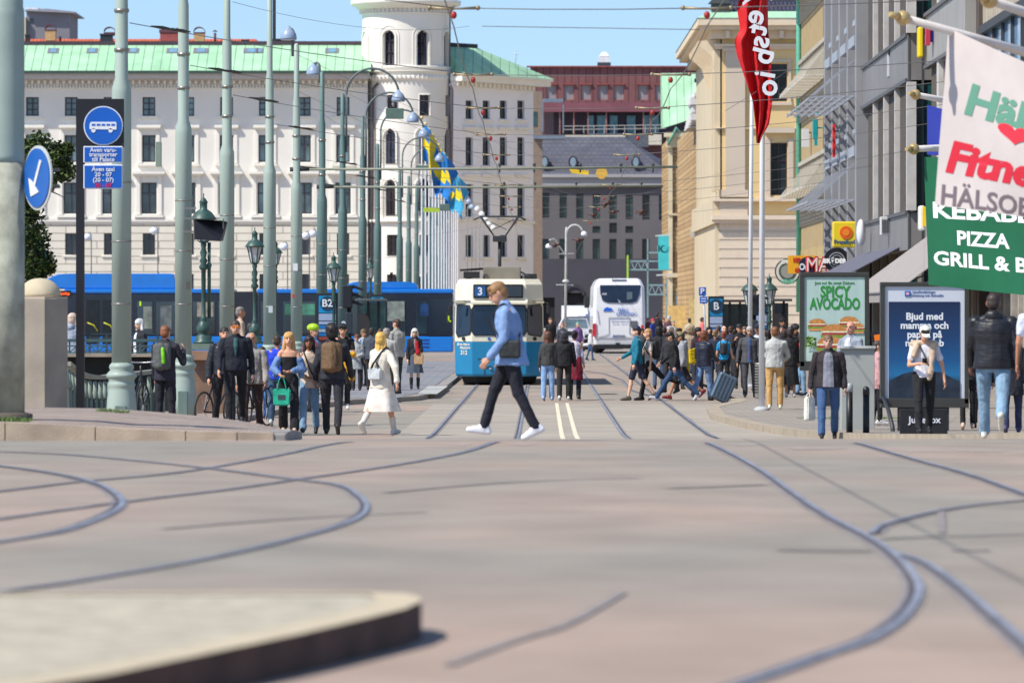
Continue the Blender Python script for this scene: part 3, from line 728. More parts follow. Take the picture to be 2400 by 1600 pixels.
mb = MB(); Y = YB-.9; mb.tube([PT(504, 104, Y), PT(504, 78, Y)], .09); mb.lathe(PT(504, 75, Y), [(.2, 0), (.02, .14)], 12); mb.tube([PT(141, 97, Y), PT(141, 86, Y)], .07); mb.build('flue', mat((96, 62, 66)), ot)
gt = thing('grey_tower_block', 'grey windowless tower block rising behind the hotel at the upper left', 'building', (PX(100, 470), 470, 0))
mb = MB(); Y = 470; mb.box(PX(62, Y), PX(163, Y), Y, Y+9, 0, PZ(28, Y)); mb.build('wall', mat((132, 130, 138), rough=.9, var=.1, scale=.3), gt)
mb = MB(); mb.prism([PT(57, 26, Y-.6), PT(176, 31, Y-.6), PT(176, 28, Y-.6), PT(110, 21, Y-.6), PT(57, 24, Y-.6)], (0, 10, 0)); mb.build('roof', mat((150, 150, 160), rough=.7), gt)
mb = MB(); mb.box(PX(69, Y), PX(78, Y), Y-.05, Y+.1, PZ(55, Y), PZ(44, Y)); mb.build('window', GLD, gt)
mb = MB(); mb.box(PX(40, Y), PX(61.5, Y), Y-.5, Y+6, 0, PZ(42, Y)); mb.build('stair_tower', mat((205, 195, 170)), gt)
mb = MB(); mb.box(PX(58, Y), PX(88, Y), Y+1, Y+5, PZ(21, Y), PZ(17, Y)); mb.build('roof_plant', mat((225, 225, 228)), gt)
# ---------------- dark grey street block behind
YD = 500.0
dk = thing('grey_apartment_block', 'shaded grey apartment block with slate mansard roof and round dormers', 'building', (PX(1400, YD), YD, 0))
X0, X1 = PX(1240, YD), PX(1600, YD)
DG = mat((108, 105, 108), rough=.85, var=.1, scale=.25); ops = []
dc = [1279, 1320, 1359, 1398, 1437, 1475, 1514, 1553]
for i, c in enumerate(dc):
    ops += [(PX(c-8.5, YD)-X0, PX(c+8.5, YD)-X0, PZ(510+i*.8, YD)-6.6, PZ(453+i*.8, YD)-6.6), (PX(c-9, YD)-X0, PX(c+8, YD)-X0, PZ(622, YD)-6.6+.5, PZ(560, YD)-6.6)]
for c in (1398, 1437, 1475): ops.append((PX(c-9, YD)-X0, PX(c+9, YD)-X0, PZ(546, YD)-6.6, PZ(530 if c != 1437 else 522, YD)-6.6))
mb = MB(); o = (X0, YD, 6.6); wall_open(mb, o, (1, 0, 0), (0, -1, 0), X1-X0, PZ(452, YD)-6.6+.8, ops, .25); mb.build('wall', DG, dk, fixn=False)
GT = glass_mat((58, 88, 88), rough=.2, var=.6, scale=.5, kind='pane')
for q in ops: window(dk, o, (1, 0, 0), (0, -1, 0), q, .15, .06, m_glass=GT, cross=[.7], m_frame=mat((44, 48, 52)))
mb = MB(); aops = [(PX(1325, YD)-X0, PX(1368, YD)-X0, 0, 3.6), (PX(1272, YD)-X0, PX(1300, YD)-X0, 0, 3.2)]
wall_open(mb, (X0, YD, 0), (1, 0, 0), (0, -1, 0), X1-X0, 6.6, aops, .6); mb.build('ground_floor_wall', mat((74, 74, 84), rough=.85, var=.1, scale=.4), dk, fixn=False)
mb = MB(); r = PX(1368, YD)-PX(1325, YD); cx = PX(1346, YD)
pts = [Vector((cx+r/2*math.cos(t), YD-.06, 3.4+r/2*math.sin(t))) for t in [math.pi*k/14 for k in range(15)]]
for a, b in zip(pts, pts[1:]): mb.bar(a, b, .25, .12, up=(0, 1, 0))
mb.build('arch', mat((60, 60, 70)), dk)
mb = MB(); mb.box(X0, X1, YD+.4, YD+.5, .1, 3.5); mb.build('door', mat((34, 34, 42)), dk)
mb = MB(); z = PZ(452, YD)+.8; mb.box(X0-.4, X1, YD-.35, YD+.3, PZ(446, YD)+.3, PZ(424, YD)+.3); mb.box(X0-.5, X1, YD-.6, YD+.3, PZ(424, YD)+.3, PZ(418, YD)+.35); mb.build('cornice', mat((172, 170, 172), rough=.8, var=.06, scale=.3), dk)
SLATE = mat_tex('slate', (94, 95, 106), (84, 85, 98), (66, 67, 78), .5, .35, .02, bump=.01, var=.15)
zb, zt = PZ(418, YD)+.35, PZ(326, YD)+.3
mb = MB(); mb.face([(X0-.5, YD-.5, zb), (PX(1572, YD), YD-.5, zb), (PX(1465, YD), YD+3.4, zt), (X0-.5, YD+3.4, zt)]); mb.face([(PX(1572, YD), YD-.5, zb), (PX(1620, YD), YD+9, zb), (PX(1465, YD), YD+3.4, zt)]); mb.build('roof', SLATE, dk, fixn=False)
for c in (1276, 1343, 1490, 1557):
    cx = PX(c, YD); zc = PZ(388, YD)+.3; mb = MB(); r = .42
    prof = [Vector((cx+r*math.cos(t), YD-.35, zc+r*1.25*math.sin(t))) for t in [2*math.pi*k/18 for k in range(18)]]
    mb.prism(prof, (-.0, 2.6, 0)); d = mb.build('dormer', mat((110, 104, 118), rough=.7), dk)
    for q in d.data.polygons: pass
    mb = MB(); mb.disc((cx, YD-.38, zc), r*1.25, .03, 20, rx=r); e = mb.build('dormer_frame', mat((52, 50, 60)), d)
    mb = MB(); mb.disc((cx, YD-.41, zc), r*.98, .03, 20, rx=r*.6); mb.build('pane', mat((140, 160, 175), rough=.2), d)
mb = MB(); mb.box(X0, X1, YD+.7, YD+10, 0, zb); mb.build('core', mat((80, 78, 80)), dk)
# ---------------- russet metal-clad block on the skyline
YR = 600.0
RS = mat_tex('russet_cladding', (128, 82, 82), (118, 74, 76), (84, 54, 58), .75, 40, .05, bump=.03, var=.12, offset=0)
rb = thing('russet_office_block', 'russet metal clad office block with row of blind covered windows on the skyline', 'building', (PX(1440, YR), YR, 0))
X0, X1 = PX(1243, YR), PX(1660, YR); zb = PZ(262, YR); ops = [(PX(c-12.5, YR)-X0, PX(c+12.5, YR)-X0, PZ(235, YR)-zb, PZ(199, YR)-zb) for c in (1292, 1333, 1373, 1413, 1450, 1507, 1547, 1600)]
mb = MB(); o = (X0, YR, zb); wall_open(mb, o, (1, 0, 0), (0, -1, 0), X1-X0, PZ(156, YR)-zb, ops, .3); mb.build('cladding', RS, rb, fixn=False)
for q in ops: window(rb, o, (1, 0, 0), (0, -1, 0), q, .2, .05, bars=(), m_frame=mat((170, 92, 80)), m_glass=mat((150, 140, 142), rough=.7))
mb = MB()
for q in ops: mb.box(X0+q[0]-.1, X0+q[1]+.1, YR-.25, YR+.02, zb+q[3], zb+q[3]+.12)
mb.box(X0-.4, X1, YR-.4, YR+1, PZ(158, YR), PZ(155, YR)); mb.build('flashing', mat((150, 78, 72), rough=.6), rb)
mb = MB(); mb.box(X0+.3, X1, YR-.12, YR+.02, PZ(262, YR)-.02, PZ(241, YR)); mb.build('band', mat((128, 76, 86), rough=.7, var=.15, scale=.6), rb)
mb = MB(); mb.box(X0+1.5, X1, YR+1.6, YR+1.8, PZ(330, YR), zb); mb.build('terrace_wall', mat((58, 46, 56), rough=.7, var=.2), rb)
mb = MB()
for c in (1378, 1421, 1508, 1524, 1312, 1345): mb.box(PX(c, YR)-.06, PX(c, YR)+.06, YR+.2, YR+.4, PZ(315, YR), zb)
build_each(mb, 'terrace_post', mat((160, 110, 104)), rb)
for c0, c1 in ((1379, 1392), (1400, 1420), (1508, 1522), (1527, 1545), (1470, 1490), (1430, 1448)):
    mb = MB(); mb.box(PX(c0, YR), PX(c1, YR), YR+1.4, YR+1.55, PZ(312, YR), PZ(270, YR)); mb.build('terrace_window', mat((96, 136, 142), rough=.25, var=.3), rb)
mb = MB()
for y in (296, 304): mb.bar(PT(1320, y, YR-.4), PT(1560, y-3, YR-.4), .06)
for c in range(1320, 1560, 24): mb.bar(PT(c, 313, YR-.4), PT(c, 296, YR-.4), .06)
mb.build('railing', mat((190, 186, 180)), rb)
mb = MB(); mb.box(PX(1325, YR), PX(1465, YR), YR-1, YR+1.5, PZ(330, YR), PZ(317, YR)); mb.box(PX(1520, YR), PX(1550, YR), YR-1, YR+1.5, PZ(340, YR), PZ(316, YR)); build_each(mb, 'parapet', mat((208, 200, 182)), rb)
mb = MB(); mb.box(PX(1380, YR), PX(1520, YR), YR-.3, YR+1.2, PZ(345, YR), PZ(313, YR)+.0); mb.build('roof_plant', mat((84, 92, 104)), rb)
mb = MB(); mb.box(X0, X1, YR+2, YR+14, 0, PZ(160, YR)); mb.build('core', mat((100, 66, 72)), rb)
mb = MB(); q = PT(1416, 152, YR); mb.box(q.x-.7, q.x+.7, YR, YR+1.2, q.z-.3, q.z+.25); mb.build('vent_base', mat((52, 66, 80)), rb)
mb = MB(); mb.box(q.x-.6, q.x+.6, YR+.05, YR+1.1, q.z+.25, q.z+.9); mb.lathe((q.x, YR+.55, q.z+.9), [(.75, 0), (.55, .25), (.25, .45)], 4, a0=math.pi/4, a1=math.pi/4+2*math.pi, smooth=False); mb.build('vent', mat((225, 225, 228)), rb)
# narrow brown house between hotel and russet block
nb = thing('brown_house', 'narrow brown house squeezed between the white hotel and the russet block', 'building', (PX(1265, 480), 480, 0))
mb = MB(); Y = 480; mb.box(PX(1240, Y), PX(1271, Y), Y, Y+6, 0, PZ(214, Y)); mb.build('wall', mat((140, 122, 108)), nb)
mb = MB(); mb.box(PX(1249, Y), PX(1259, Y), Y-.04, Y+.1, PZ(296, Y), PZ(262, Y)); mb.build('window', GT, nb)
mb = MB(); mb.bar(PT(1272, 236, Y), PT(1320, 236, Y), .3); mb.bar(PT(1272, 236, Y), PT(1272, 310, Y), .12); mb.bar(PT(1320, 236, Y), PT(1320, 305, Y), .12); mb.box(PX(1250, Y), PX(1325, Y), Y-.5, Y+3, PZ(326, Y), PZ(318, Y)); mb.build('roof_frame', mat((120, 132, 148), rough=.4), nb)
# ---------------- sandstone buildings along the right of the street
SAND = mat_tex('sandstone', (200, 168, 120), (178, 146, 102), (134, 108, 78), .6, .36, .03, bump=.03, var=.2)
SANDP = mat((222, 205, 170), rough=.8, var=.12, scale=.8)
GRN = mat((108, 170, 142), rough=.6, var=.15)
sA = thing('sandstone_house', 'narrow sandstone house with steep green copper roof behind the white cornice', 'building', (PX(1605, 470), 470, 0)); Y = 470
mb = MB(); mb.box(PX(1566, Y), PX(1660, Y), Y, Y+20, 0, PZ(325, Y)); mb.build('wall', SAND, sA)
mb = MB(); mb.prism([PT(1550, 172, Y+3), PT(1640, 172, Y+3), PT(1635, 275, Y-.5), PT(1555, 300, Y-.5)], (0, .4, 0)); mb.face([PT(1550, 172, Y+3), PT(1555, 300, Y-.5), PT(1549, 300, Y+22), PT(1548, 172, Y+20)]); mb.build('roof', COPPER, sA, fixn=False)
mb = MB()
for (a, b, c, d, e) in ((1566, 1576, 345, 760, .2), (1601, 1612, 400, 760, .25), (1617, 1626, 300, 760, .22), (1560, 1640, 338, 346, .5), (1556, 1640, 312, 322, .9), (1562, 1640, 322, 338, .6), (1564, 1640, 640, 650, .4), (1566, 1640, 500, 505, .3)): mb.box(PX(a, Y), PX(b, Y), Y-e, Y+.05, PZ(d, Y), PZ(c, Y))
mb.build('moulding', SANDP, sA)
mb = MB(); mb.tube([PT(1566, 338, Y-1), PT(1585, 300, Y-1), PT(1606, 325, Y-.6), PT(1605, 640, Y-.6)], .12); build_each(mb, 'downpipe', GRN, sA)
mb = MB(); mb.box(PX(1585, Y), PX(1608, Y), Y-.5, Y+.1, PZ(716, Y), PZ(690, Y)); mb.build('notice_board', mat((120, 150, 160), var=.4, scale=3), sA)
for y0, y1 in ((560, 620), (450, 500)):
    mb = MB(); mb.box(PX(1579, Y), PX(1596, Y), Y-.06, Y+.1, PZ(y1+30, Y), PZ(y0+30, Y)); mb.build('window', mat((120, 92, 66)), sA)
sB = thing('brick_palace', 'tan brick palace wing with white cornice, urn and black chimney', 'building', (PX(1660, 400), 400, 0)); Y = 400
mb = MB(); mb.box(PX(1636, Y), PX(1720, Y), Y, Y+50, 0, PZ(282, Y)); mb.build('wall', SAND, sB)
mb = MB()
for (a, b, c, d, e) in ((1618, 1720, 228, 246, 1.0), (1622, 1720, 246, 262, .7), (1630, 1720, 262, 284, .4), (1626, 1720, 218, 228, 1.1)): mb.box(PX(a, Y), PX(b, Y), Y-e, Y+6, PZ(d, Y), PZ(c, Y))
for k in range(4): mb.box(PX(1612+k*2, Y), PX(1720, Y), Y-.2-k*.3, Y+9, PZ(300-k*9, Y)-.1*k, PZ(296-k*9, Y))
mb.build('cornice', mat((226, 224, 222), rough=.7, var=.06), sB)
mb = MB()
for (a, b) in ((1634, 1643), (1660, 1666)): mb.box(PX(a, Y), PX(b, Y), Y-.35, Y+.02, 0, PZ(284, Y))
for y in (400, 560): mb.box(PX(1633, Y), PX(1700, Y), Y-.4, Y+.02, PZ(y+5, Y), PZ(y, Y))
build_each(mb, 'pilaster', SANDP, sB)
mb = MB(); mb.tube([PT(1666, 225, Y-1.2), PT(1665, 400, Y-.5), PT(1662, 620, Y-.5)], .07); build_each(mb, 'downpipe', mat((80, 66, 62)), sB)
mb = MB(); c = PT(1648, 218, Y-.4); mb.box(c.x-.45, c.x+.55, Y-.8, Y+.4, c.z, c.z+1.1); mb.box(c.x-.6, c.x+.7, Y-.95, Y+.5, c.z+.75, c.z+1.0); mb.box(c.x-.5, c.x+.5, Y-.8, Y+.4, c.z+1.1, c.z+1.5); mb.build('chimney', mat((46, 46, 56), rough=.6), sB)
mb = MB(); mb.lathe((c.x, Y-.2, c.z+1.5), [(.25, 0), (.3, .1), (.12, .2), (.42, .45), (.5, .8), (.62, .85), (.62, 1.0), (.3, 1.05)], 20); mb.build('urn', GRN, sB)
mb = MB(); mb.box(PX(1664, Y), PX(1682, Y), Y-.3, Y+2, PZ(196, Y), PZ(160, Y)); mb.build('skylight', mat((120, 160, 190), rough=.2), sB)
for (a, b, y0, y1) in ((1646, 1656, 300, 380), (1646, 1656, 420, 520), (1668, 1680, 300, 380)):
    mb = MB(); mb.box(PX(a, Y), PX(b, Y), Y-.05, Y+.1, PZ(y1, Y), PZ(y0, Y)); mb.build('window', mat((112, 88, 64), var=.3), sB)
mb = MB(); mb.box(PX(1618, Y), PX(1634, Y), Y-.6, Y, PZ(555, Y), PZ(534, Y)); mb.build('vent_box', mat((215, 210, 200)), sB)
mb = MB(); mb.box(PX(1615, 396), PX(1655, 396), 395, 396, 0, PZ(700, 396)); mb.box(PX(1565, 430), PX(1640, 430), 428, 430, 0, PZ(716, 430)); build_each(mb, 'steps_wall', mat((216, 190, 130), var=.2), sB)
# climbing plant on it
random.seed(5); mb = MB()
for i in range(900):
    t = random.random(); c = PT(1655+random.gauss(0, 5+5*(1-t)), 695-t*95, 392); a = Vector((random.gauss(0, 1), random.gauss(0, 1), random.gauss(0, 1))).normalized()*.09; b = a.cross(Vector((random.random(), random.random(), random.random()))).normalized()*.07
    c += Vector((0, random.gauss(0, .2), 0)); mb.face([c-a, c-b, c+a, c+b])
iv = thing('climbing_shrub', 'tall green shrub growing against the brick palace wall', 'plant', (PX(1655, 392), 392, 0)); mb.build('foliage', mat((98, 140, 48), rough=.7, var=.4, scale=5), iv, fixn=False)
mb = MB(); mb.tube([(PX(1655, 392), 392, 0), (PX(1655, 392), 392, PZ(620, 392))], [.06, .02]); mb.build('trunk', mat((90, 70, 50)), iv)
# ---------------- cream corner palace
YY = 349.0
yb = thing('cream_corner_palace', 'cream yellow corner palace with deep bracketed cornice and panelled pilasters', 'building', (PX(1760, YY), YY, 0))
YEL = mat((226, 196, 140), rough=.8, var=.05, scale=.4); PAL = mat((206, 190, 170), rough=.8, var=.05, scale=.4)
X0, X1 = PX(1688, YY), PX(1990, YY); ops = [(PX(1806, YY)-X0, PX(1845, YY)-X0, PZ(b, YY), PZ(a, YY)) for a, b in ((150, 238), (335, 458), (567, 660))]
ops += [(PX(1906, YY)-X0, PX(1945, YY)-X0, q[2], q[3]) for q in ops[:3]]
mb = MB(); o = (X0, YY, 0); wall_open(mb, o, (1, 0, 0), (0, -1, 0), X1-X0, PZ(60, YY), ops, .35); mb.build('wall', YEL, yb, fixn=False)
for q in ops: window(yb, o, (1, 0, 0), (0, -1, 0), q, .25, .08, m_glass=glass_mat((38, 52, 58), var=.5), cross=[.66])
mb = MB()
def ybx(a, b, c, d, e, ee=.02): mb.box(PX(a, YY), PX(b, YY), YY-e, YY+ee, PZ(d, YY), PZ(c, YY))
ybx(1700, 1746, 118, 445, .22); ybx(1686, 1752, 466, 525, .28); ybx(1688, 1990, 525, 800, .12); ybx(1690, 1753, 445, 462, .30)
ybx(1694, 1750, 112, 122, .32)
for c in (1826, 1926):
    for s_ in (-1, 1): ybx(c+s_*19-3+s_*6, c+s_*19+3+s_*6, 145, 245, .1); ybx(c+s_*24-6+s_*3, c+s_*24+6+s_*3, 325, 470, .16)
    ybx(c-36, c+36, 300, 312, .4); ybx(c-30, c+30, 140, 146, .12); ybx(c-30, c+30, 240, 247, .16); ybx(c-38, c+38, 462, 468, .22)
build_each(mb, 'pilaster', PAL, yb)
mb = MB()
for y0, y1, e in ((466, 472, .5), (505, 515, .65), (515, 524, .42), (300, 302, .2), (110, 116, .16), (104, 110, .3)): mb.box(PX(1680-(e*18), YY), X1, YY-e, YY+1, PZ(y1, YY), PZ(y0, YY))
for k in range(11): mb.box(X0-.05, X1, YY-.15, YY+.02, PZ(537+k*22+1.5, YY), PZ(537+k*22-14, YY))
build_each(mb, 'string_course', mat((224, 206, 182), rough=.8, var=.05), yb)
# street side, sunlit, with stepped brackets
mb = MB(); XS = X0; mb.box(XS-.02, XS+.1, YY, YY+45, 0, PZ(60, YY)); mb.box(XS-.35, XS, YY+.2, YY+1.6, PZ(445, YY), PZ(118, YY)); mb.box(XS-.5, XS, YY+.1, YY+40, PZ(525, YY), PZ(466, YY)); mb.box(XS-.35, XS, YY+5, YY+6.4, PZ(445, YY), PZ(118, YY))
mb.box(XS-.3, XS, YY, YY+40, 0, PZ(525, YY)-.02); mb.build('side_wall', mat((206, 192, 164), rough=.8, var=.06, scale=.4), yb)
mb = MB()
for k in range(9):
    y_ = YY+.4+k*2.2
    prof = [(0, 190), (-.25, 165), (-.4, 150), (-.55, 132), (-.95, 118), (-1.3, 108), (-1.35, 96), (0, 92)]
    mb.prism([Vector((XS+a, y_, PZ(b, YY))) for a, b in prof], (0, .45, 0))
mb.box(XS-1.4, X1, YY-1.4, YY+46, PZ(62, YY), PZ(45, YY)); mb.box(XS-1.15, X1, YY-1.1, YY+46, PZ(72, YY), PZ(62, YY)); mb.box(XS-.6, X1, YY-.55, YY+46, PZ(92, YY), PZ(72, YY))
x = X0+.3
while x < X1: mb.box(x, x+.25, YY-1.0, YY, PZ(92, YY), PZ(74, YY)); x += 1.1
mb.build('cornice', mat((222, 204, 176), rough=.8, var=.05), yb)
mb = MB(); z0 = PZ(45, YY); mb.face([(XS-1.45, YY-1.45, z0), (X1, YY-1.45, z0), (X1, YY-.9, z0+.42), (XS-.6, YY-.9, z0+.42)]); mb.face([(XS-1.45, YY-1.45, z0), (XS-.6, YY-.9, z0+.42), (XS-.6, YY+46, z0+.42), (XS-1.45, YY+46, z0)]); mb.build('roof_edge', mat((164, 206, 172), rough=.7, var=.1), yb, fixn=False)
mb = MB(); z1 = z0+.42; mb.face([(XS-.6, YY-.9, z1), (X1, YY-.9, z1), (X1, YY+4, z1+2.2), (XS+2, YY+4, z1+2.2)]); mb.face([(XS-.6, YY-.9, z1), (XS+2, YY+4, z1+2.2), (XS+2, YY+46, z1+2.2), (XS-.6, YY+46, z1)]); mb.build('roof', mat_tex('glazed_tiles', (70, 70, 92), (58, 58, 80), (34, 34, 46), .25, .34, .05, bump=.03), yb, fixn=False)
mb = MB(); mb.box(X0+.3, X1, YY+.6, YY+44, 0, PZ(66, YY)); mb.build('core', mat((150, 130, 100)), yb)
mb = MB(); c = PT(1668, 20, YY-1.2); mb.box(c.x, c.x+1.1, YY-1, YY+.5, c.z-.5, c.z+.35); mb.prism([c+Vector((-.2, 0, .3)), c+Vector((1.2, 0, .3)), c+Vector((.7, 0, .75)), c+Vector((.2, 0, .75))], (0, 1.2, 0)); mb.build('dormer', mat((78, 84, 84)), yb)
# ---------------- the modern blocks along the right side of the street
def YP(px, W): return W*F/(px-1270)
def fx(W, Y): return W+AX(Y)
def fbox(mb, W, Y0, Y1, z0, z1, out, inn=.05):
    """box on a street facade (faces -X) between distances Y0 < Y1"""
    a, b = fx(W, Y0), fx(W, Y1)
    P4 = [Vector((a-out, Y0, z0)), Vector((b-out, Y1, z0)), Vector((b+inn, Y1, z0)), Vector((a+inn, Y0, z0))]
    mb.prism(P4, (0, 0, z1-z0)); return mb
def fquad(mb, W, Y0, Y1, z0, z1, out=0):
    mb.face([(fx(W, Y0)-out, Y0, z0), (fx(W, Y1)-out, Y1, z0), (fx(W, Y1)-out, Y1, z1), (fx(W, Y0)-out, Y0, z1)])
BROWN = mat((172, 150, 108), rough=.9, var=.14, scale=2.2, bump=.01, bscale=14)
YBRICK = mat_tex('yellow_brick', (206, 180, 124), (192, 164, 108), (150, 130, 96), .26, .08, .012, plane='YZ', bump=.006)
LGREY = mat((146, 146, 148), rough=.6, var=.08, scale=1)
PANEL = mat((126, 122, 120), rough=.5, var=.14, scale=.7)
RIB = mat((78, 70, 66), rough=.7, var=.15)
DKG = glass_mat((30, 40, 46), rough=.1, var=.5)
# A pebble-dash block
A = thing('pebbledash_block', 'brown pebbledash office block with sunshade racks next to the cream palace', 'building', (11.5, 230, 0)); W = 11.0; Ya, Yb = 218.3, YP(1877, W)
bands = [(5.6, 8.2), (10.0, 12.5), (14.2, 16.8)]
mb = MB()
zz = [4.6, 5.6, 8.2, 10.0, 12.5, 14.2, 16.8, 22]
for i in range(0, 8, 2): fquad(mb, W, Ya, Yb, zz[i], zz[i+1])
mb.box(fx(W, Yb), fx(W, Yb)+14, Yb-.3, Yb, 0, 22); mb.build('wall', BROWN, A, fixn=False)
mb = MB(); fbox(mb, W, Ya, Yb, 0, 4.6, .02, .6); mb.build('brick_base', YBRICK, A)
for z0, z1 in bands:
    mb = MB(); fquad(mb, W, Ya, Yb, z0, z1, -.3); f = mb.build('window_band', DKG, A, fixn=False)
    mb = MB(); y = Ya
    while y < Yb: fbox(mb, W, y, y+.18, z0, z1, .08); y += .95
    fbox(mb, W, Ya, Yb, z1-.06, z1+.1, .14); mb.build('mullion', mat((186, 178, 160), rough=.6), f)
    mb = MB(); y = Ya+.1
    while y < Yb: fbox(mb, W, y, y+.62, z1-1.0, z1-.1, -.1, .3); y += .95
    mb.build('blind', mat((172, 160, 138)), f)
for zl in (11.1, 6.85, 15.3):
    mb = MB()
    for k in range(8): mb.bar((fx(W, Ya)-.12-k*.11, Ya, zl), (fx(W, Yb)-.12-k*.11, Yb, zl), .03, .09)
    y = Ya+.3
    while y < Yb: mb.bar((fx(W, y), y, zl), (fx(W, y)-1.0, y, zl), .05, .1); mb.bar((fx(W, y), y, zl+1.2), (fx(W, y)-.98, y, zl), .04, .04); y += 2.9
    mb.build('sunshade', mat((206, 200, 186), rough=.5), A)
mb = MB(); mb.tube([(fx(W, Yb)-.1, Yb-.2, 2), (fx(W, Yb)-.1, Yb-.2, 22)], .11); build_each(mb, 'downpipe', mat((92, 176, 152), rough=.5), A)
mb = MB(); mb.prism([Vector((11.35+.7, Ya, 0)), Vector((12.0+.7, Yb-.35, 0)), Vector((26, Yb-.35, 0)), Vector((26, Ya, 0))], (0, 0, 21.9)); mb.build('core', mat((120, 108, 90)), A)
# B silver-ribbed block
B = thing('silver_ribbed_block', 'narrow block with pale vertical ribs and blue tinted windows', 'building', (11.5, 206, 0)); Yc, Yd = YP(2022, W), 218.2
mb = MB(); fbox(mb, W, Yc, Yd, 0, 22, -.25, 14); mb.build('wall', mat((126, 128, 132), rough=.6, var=.15, scale=1.2), B)
for i, (z0, z1) in enumerate(((4.4, 7.4), (8.4, 11.2), (12.2, 15.0), (16, 19))):
    for k in range(4):
        y = Yc+1.0+k*5.6
        mb = MB(); fbox(mb, W, y, y+3.6, z0, z1, -.18, .3); f = mb.build('window', glass_mat((70, 86, 110), rough=.15, var=.6, scale=1), B)
        mb = MB(); fbox(mb, W, y, y+3.6, z1, z1+.35, .25, .2); fbox(mb, W, y, y+3.6, z0-.2, z0, .1, .2)
        for j in range(4): fbox(mb, W, y+j*1.15, y+j*1.15+.1, z0, z1, .02, .2)
        mb.build('window_frame', mat((160, 166, 176), rough=.4), f)
mb = MB()
for k in range(5):
    y = Yc+k*5.4; fbox(mb, W, y, y+.8, 0, 22, .22, .3)
build_each(mb, 'rib', LGREY, B)
for zl, w_ in ((9.5, 2.0), (5.9, 1.9)):
    mb = MB()
    for k in range(6): mb.bar((fx(W, Yc)-.2-k*.28, Yc+2+k*.6, zl), (fx(W, Yd)-.2-k*.28, Yd, zl), .05, .07)
    for j in range(6): y = Yc+3+j*3.6; mb.bar((fx(W, y), y, zl), (fx(W, y)-w_*.85, y, zl), .06, .08); mb.bar((fx(W, y)-w_*.8, y, zl), (fx(W, y), y, zl+1.4), .05)
    mb.build('sunshade', mat((160, 164, 172), rough=.4), B)
# C grey panel block with glass corner
C = thing('grey_panel_block', 'grey panelled block with dark ribbed windows and dark green glass corner', 'building', (11.3, 180, 0)); Ye, Yf = YP(2127, W), Yc-.05
mb = MB()
fbox(mb, W, Ye, Yf, 9.0, 10.36, .0, .5); fbox(mb, W, Ye, Yf, 14.4, 15.8, .0, .5); fbox(mb, W, Ye, Yf, 3.9, 5.03, .0, .5); fbox(mb, W, Ye, Yf, 19.5, 22, 0, .5)
mb.box(fx(W, Ye), fx(W, Ye)+2.2, Ye-.05, Ye+.4, 9.0, 10.36); mb.box(fx(W, Ye), fx(W, Ye)+2.2, Ye-.05, Ye+.4, 3.9, 5.0); build_each(mb, 'spandrel', PANEL, C)
mb = MB()
for z in (9.0, 10.36, 14.4, 5.03): fbox(mb, W, Ye, Yf, z-.06, z+.05, .07, .1)
build_each(mb, 'sill', mat((84, 82, 82), rough=.5), C)
for (z0, z1) in ((5.08, 8.94), (10.41, 14.34), (15.85, 19.5)):
    y = Ye+.1; k = 0
    while y < Yf-1:
        y1 = min(y+5.7, Yf); mb = MB()
        fbox(mb, W, y, y1, z0, z1, -.28, .34); f = mb.build('window', RIB, C)
        mb = MB(); yy_ = y+.25
        while yy_ < y1-.1: fbox(mb, W, yy_, yy_+.09, z0, z1, -.12, .3); yy_ += .42
        mb.build('blind', mat((112, 104, 98), rough=.6), f)
        mb = MB(); fbox(mb, W, y-.32, y+.12, z0, z1, .03, .25); mb.build('fin', mat((196, 192, 188), rough=.5), f); y += 5.75
mb = MB()
for (z0, z1) in ((5.0, 9.0), (10.36, 14.4), (14.4, 22), (.2, 3.9)): mb.box(fx(W, Ye)+.08, fx(W, Ye)+2.2, Ye+.02, Ye+.1, z0+.12, z1-.12)
g = mb.build('corner_glass', glass_mat((26, 66, 66), rough=.12, var=.8, scale=.5), C)
mb = MB()
for x_ in (.02, .42, 1.3): mb.box(fx(W, Ye)+x_, fx(W, Ye)+x_+.07, Ye-.06, Ye+.02, .2, 22)
mb.build('mullion', mat((70, 72, 74)), g)
mb = MB(); fbox(mb, W, Ye+.5, Yf, 0, 3.9, -.5, 1); mb.build('shopfront', mat((52, 50, 50), rough=.3, var=.4, scale=.6), C)
mb = MB(); y = Ye
while y < Yf: fbox(mb, W, y, y+.3, 0, 3.9, -.3, .5); y += 4.6
build_each(mb, 'shop_pillar', mat((150, 140, 128)), C)
mb = MB(); mb.prism([Vector((fx(W, Ye)+.6, Ye+.5, 0)), Vector((fx(W, Yf)+.6, Yf, 0)), Vector((26, Yf, 0)), Vector((26, Ye+.5, 0))], (0, 0, 21.9)); mb.build('core', mat((90, 86, 84)), C)
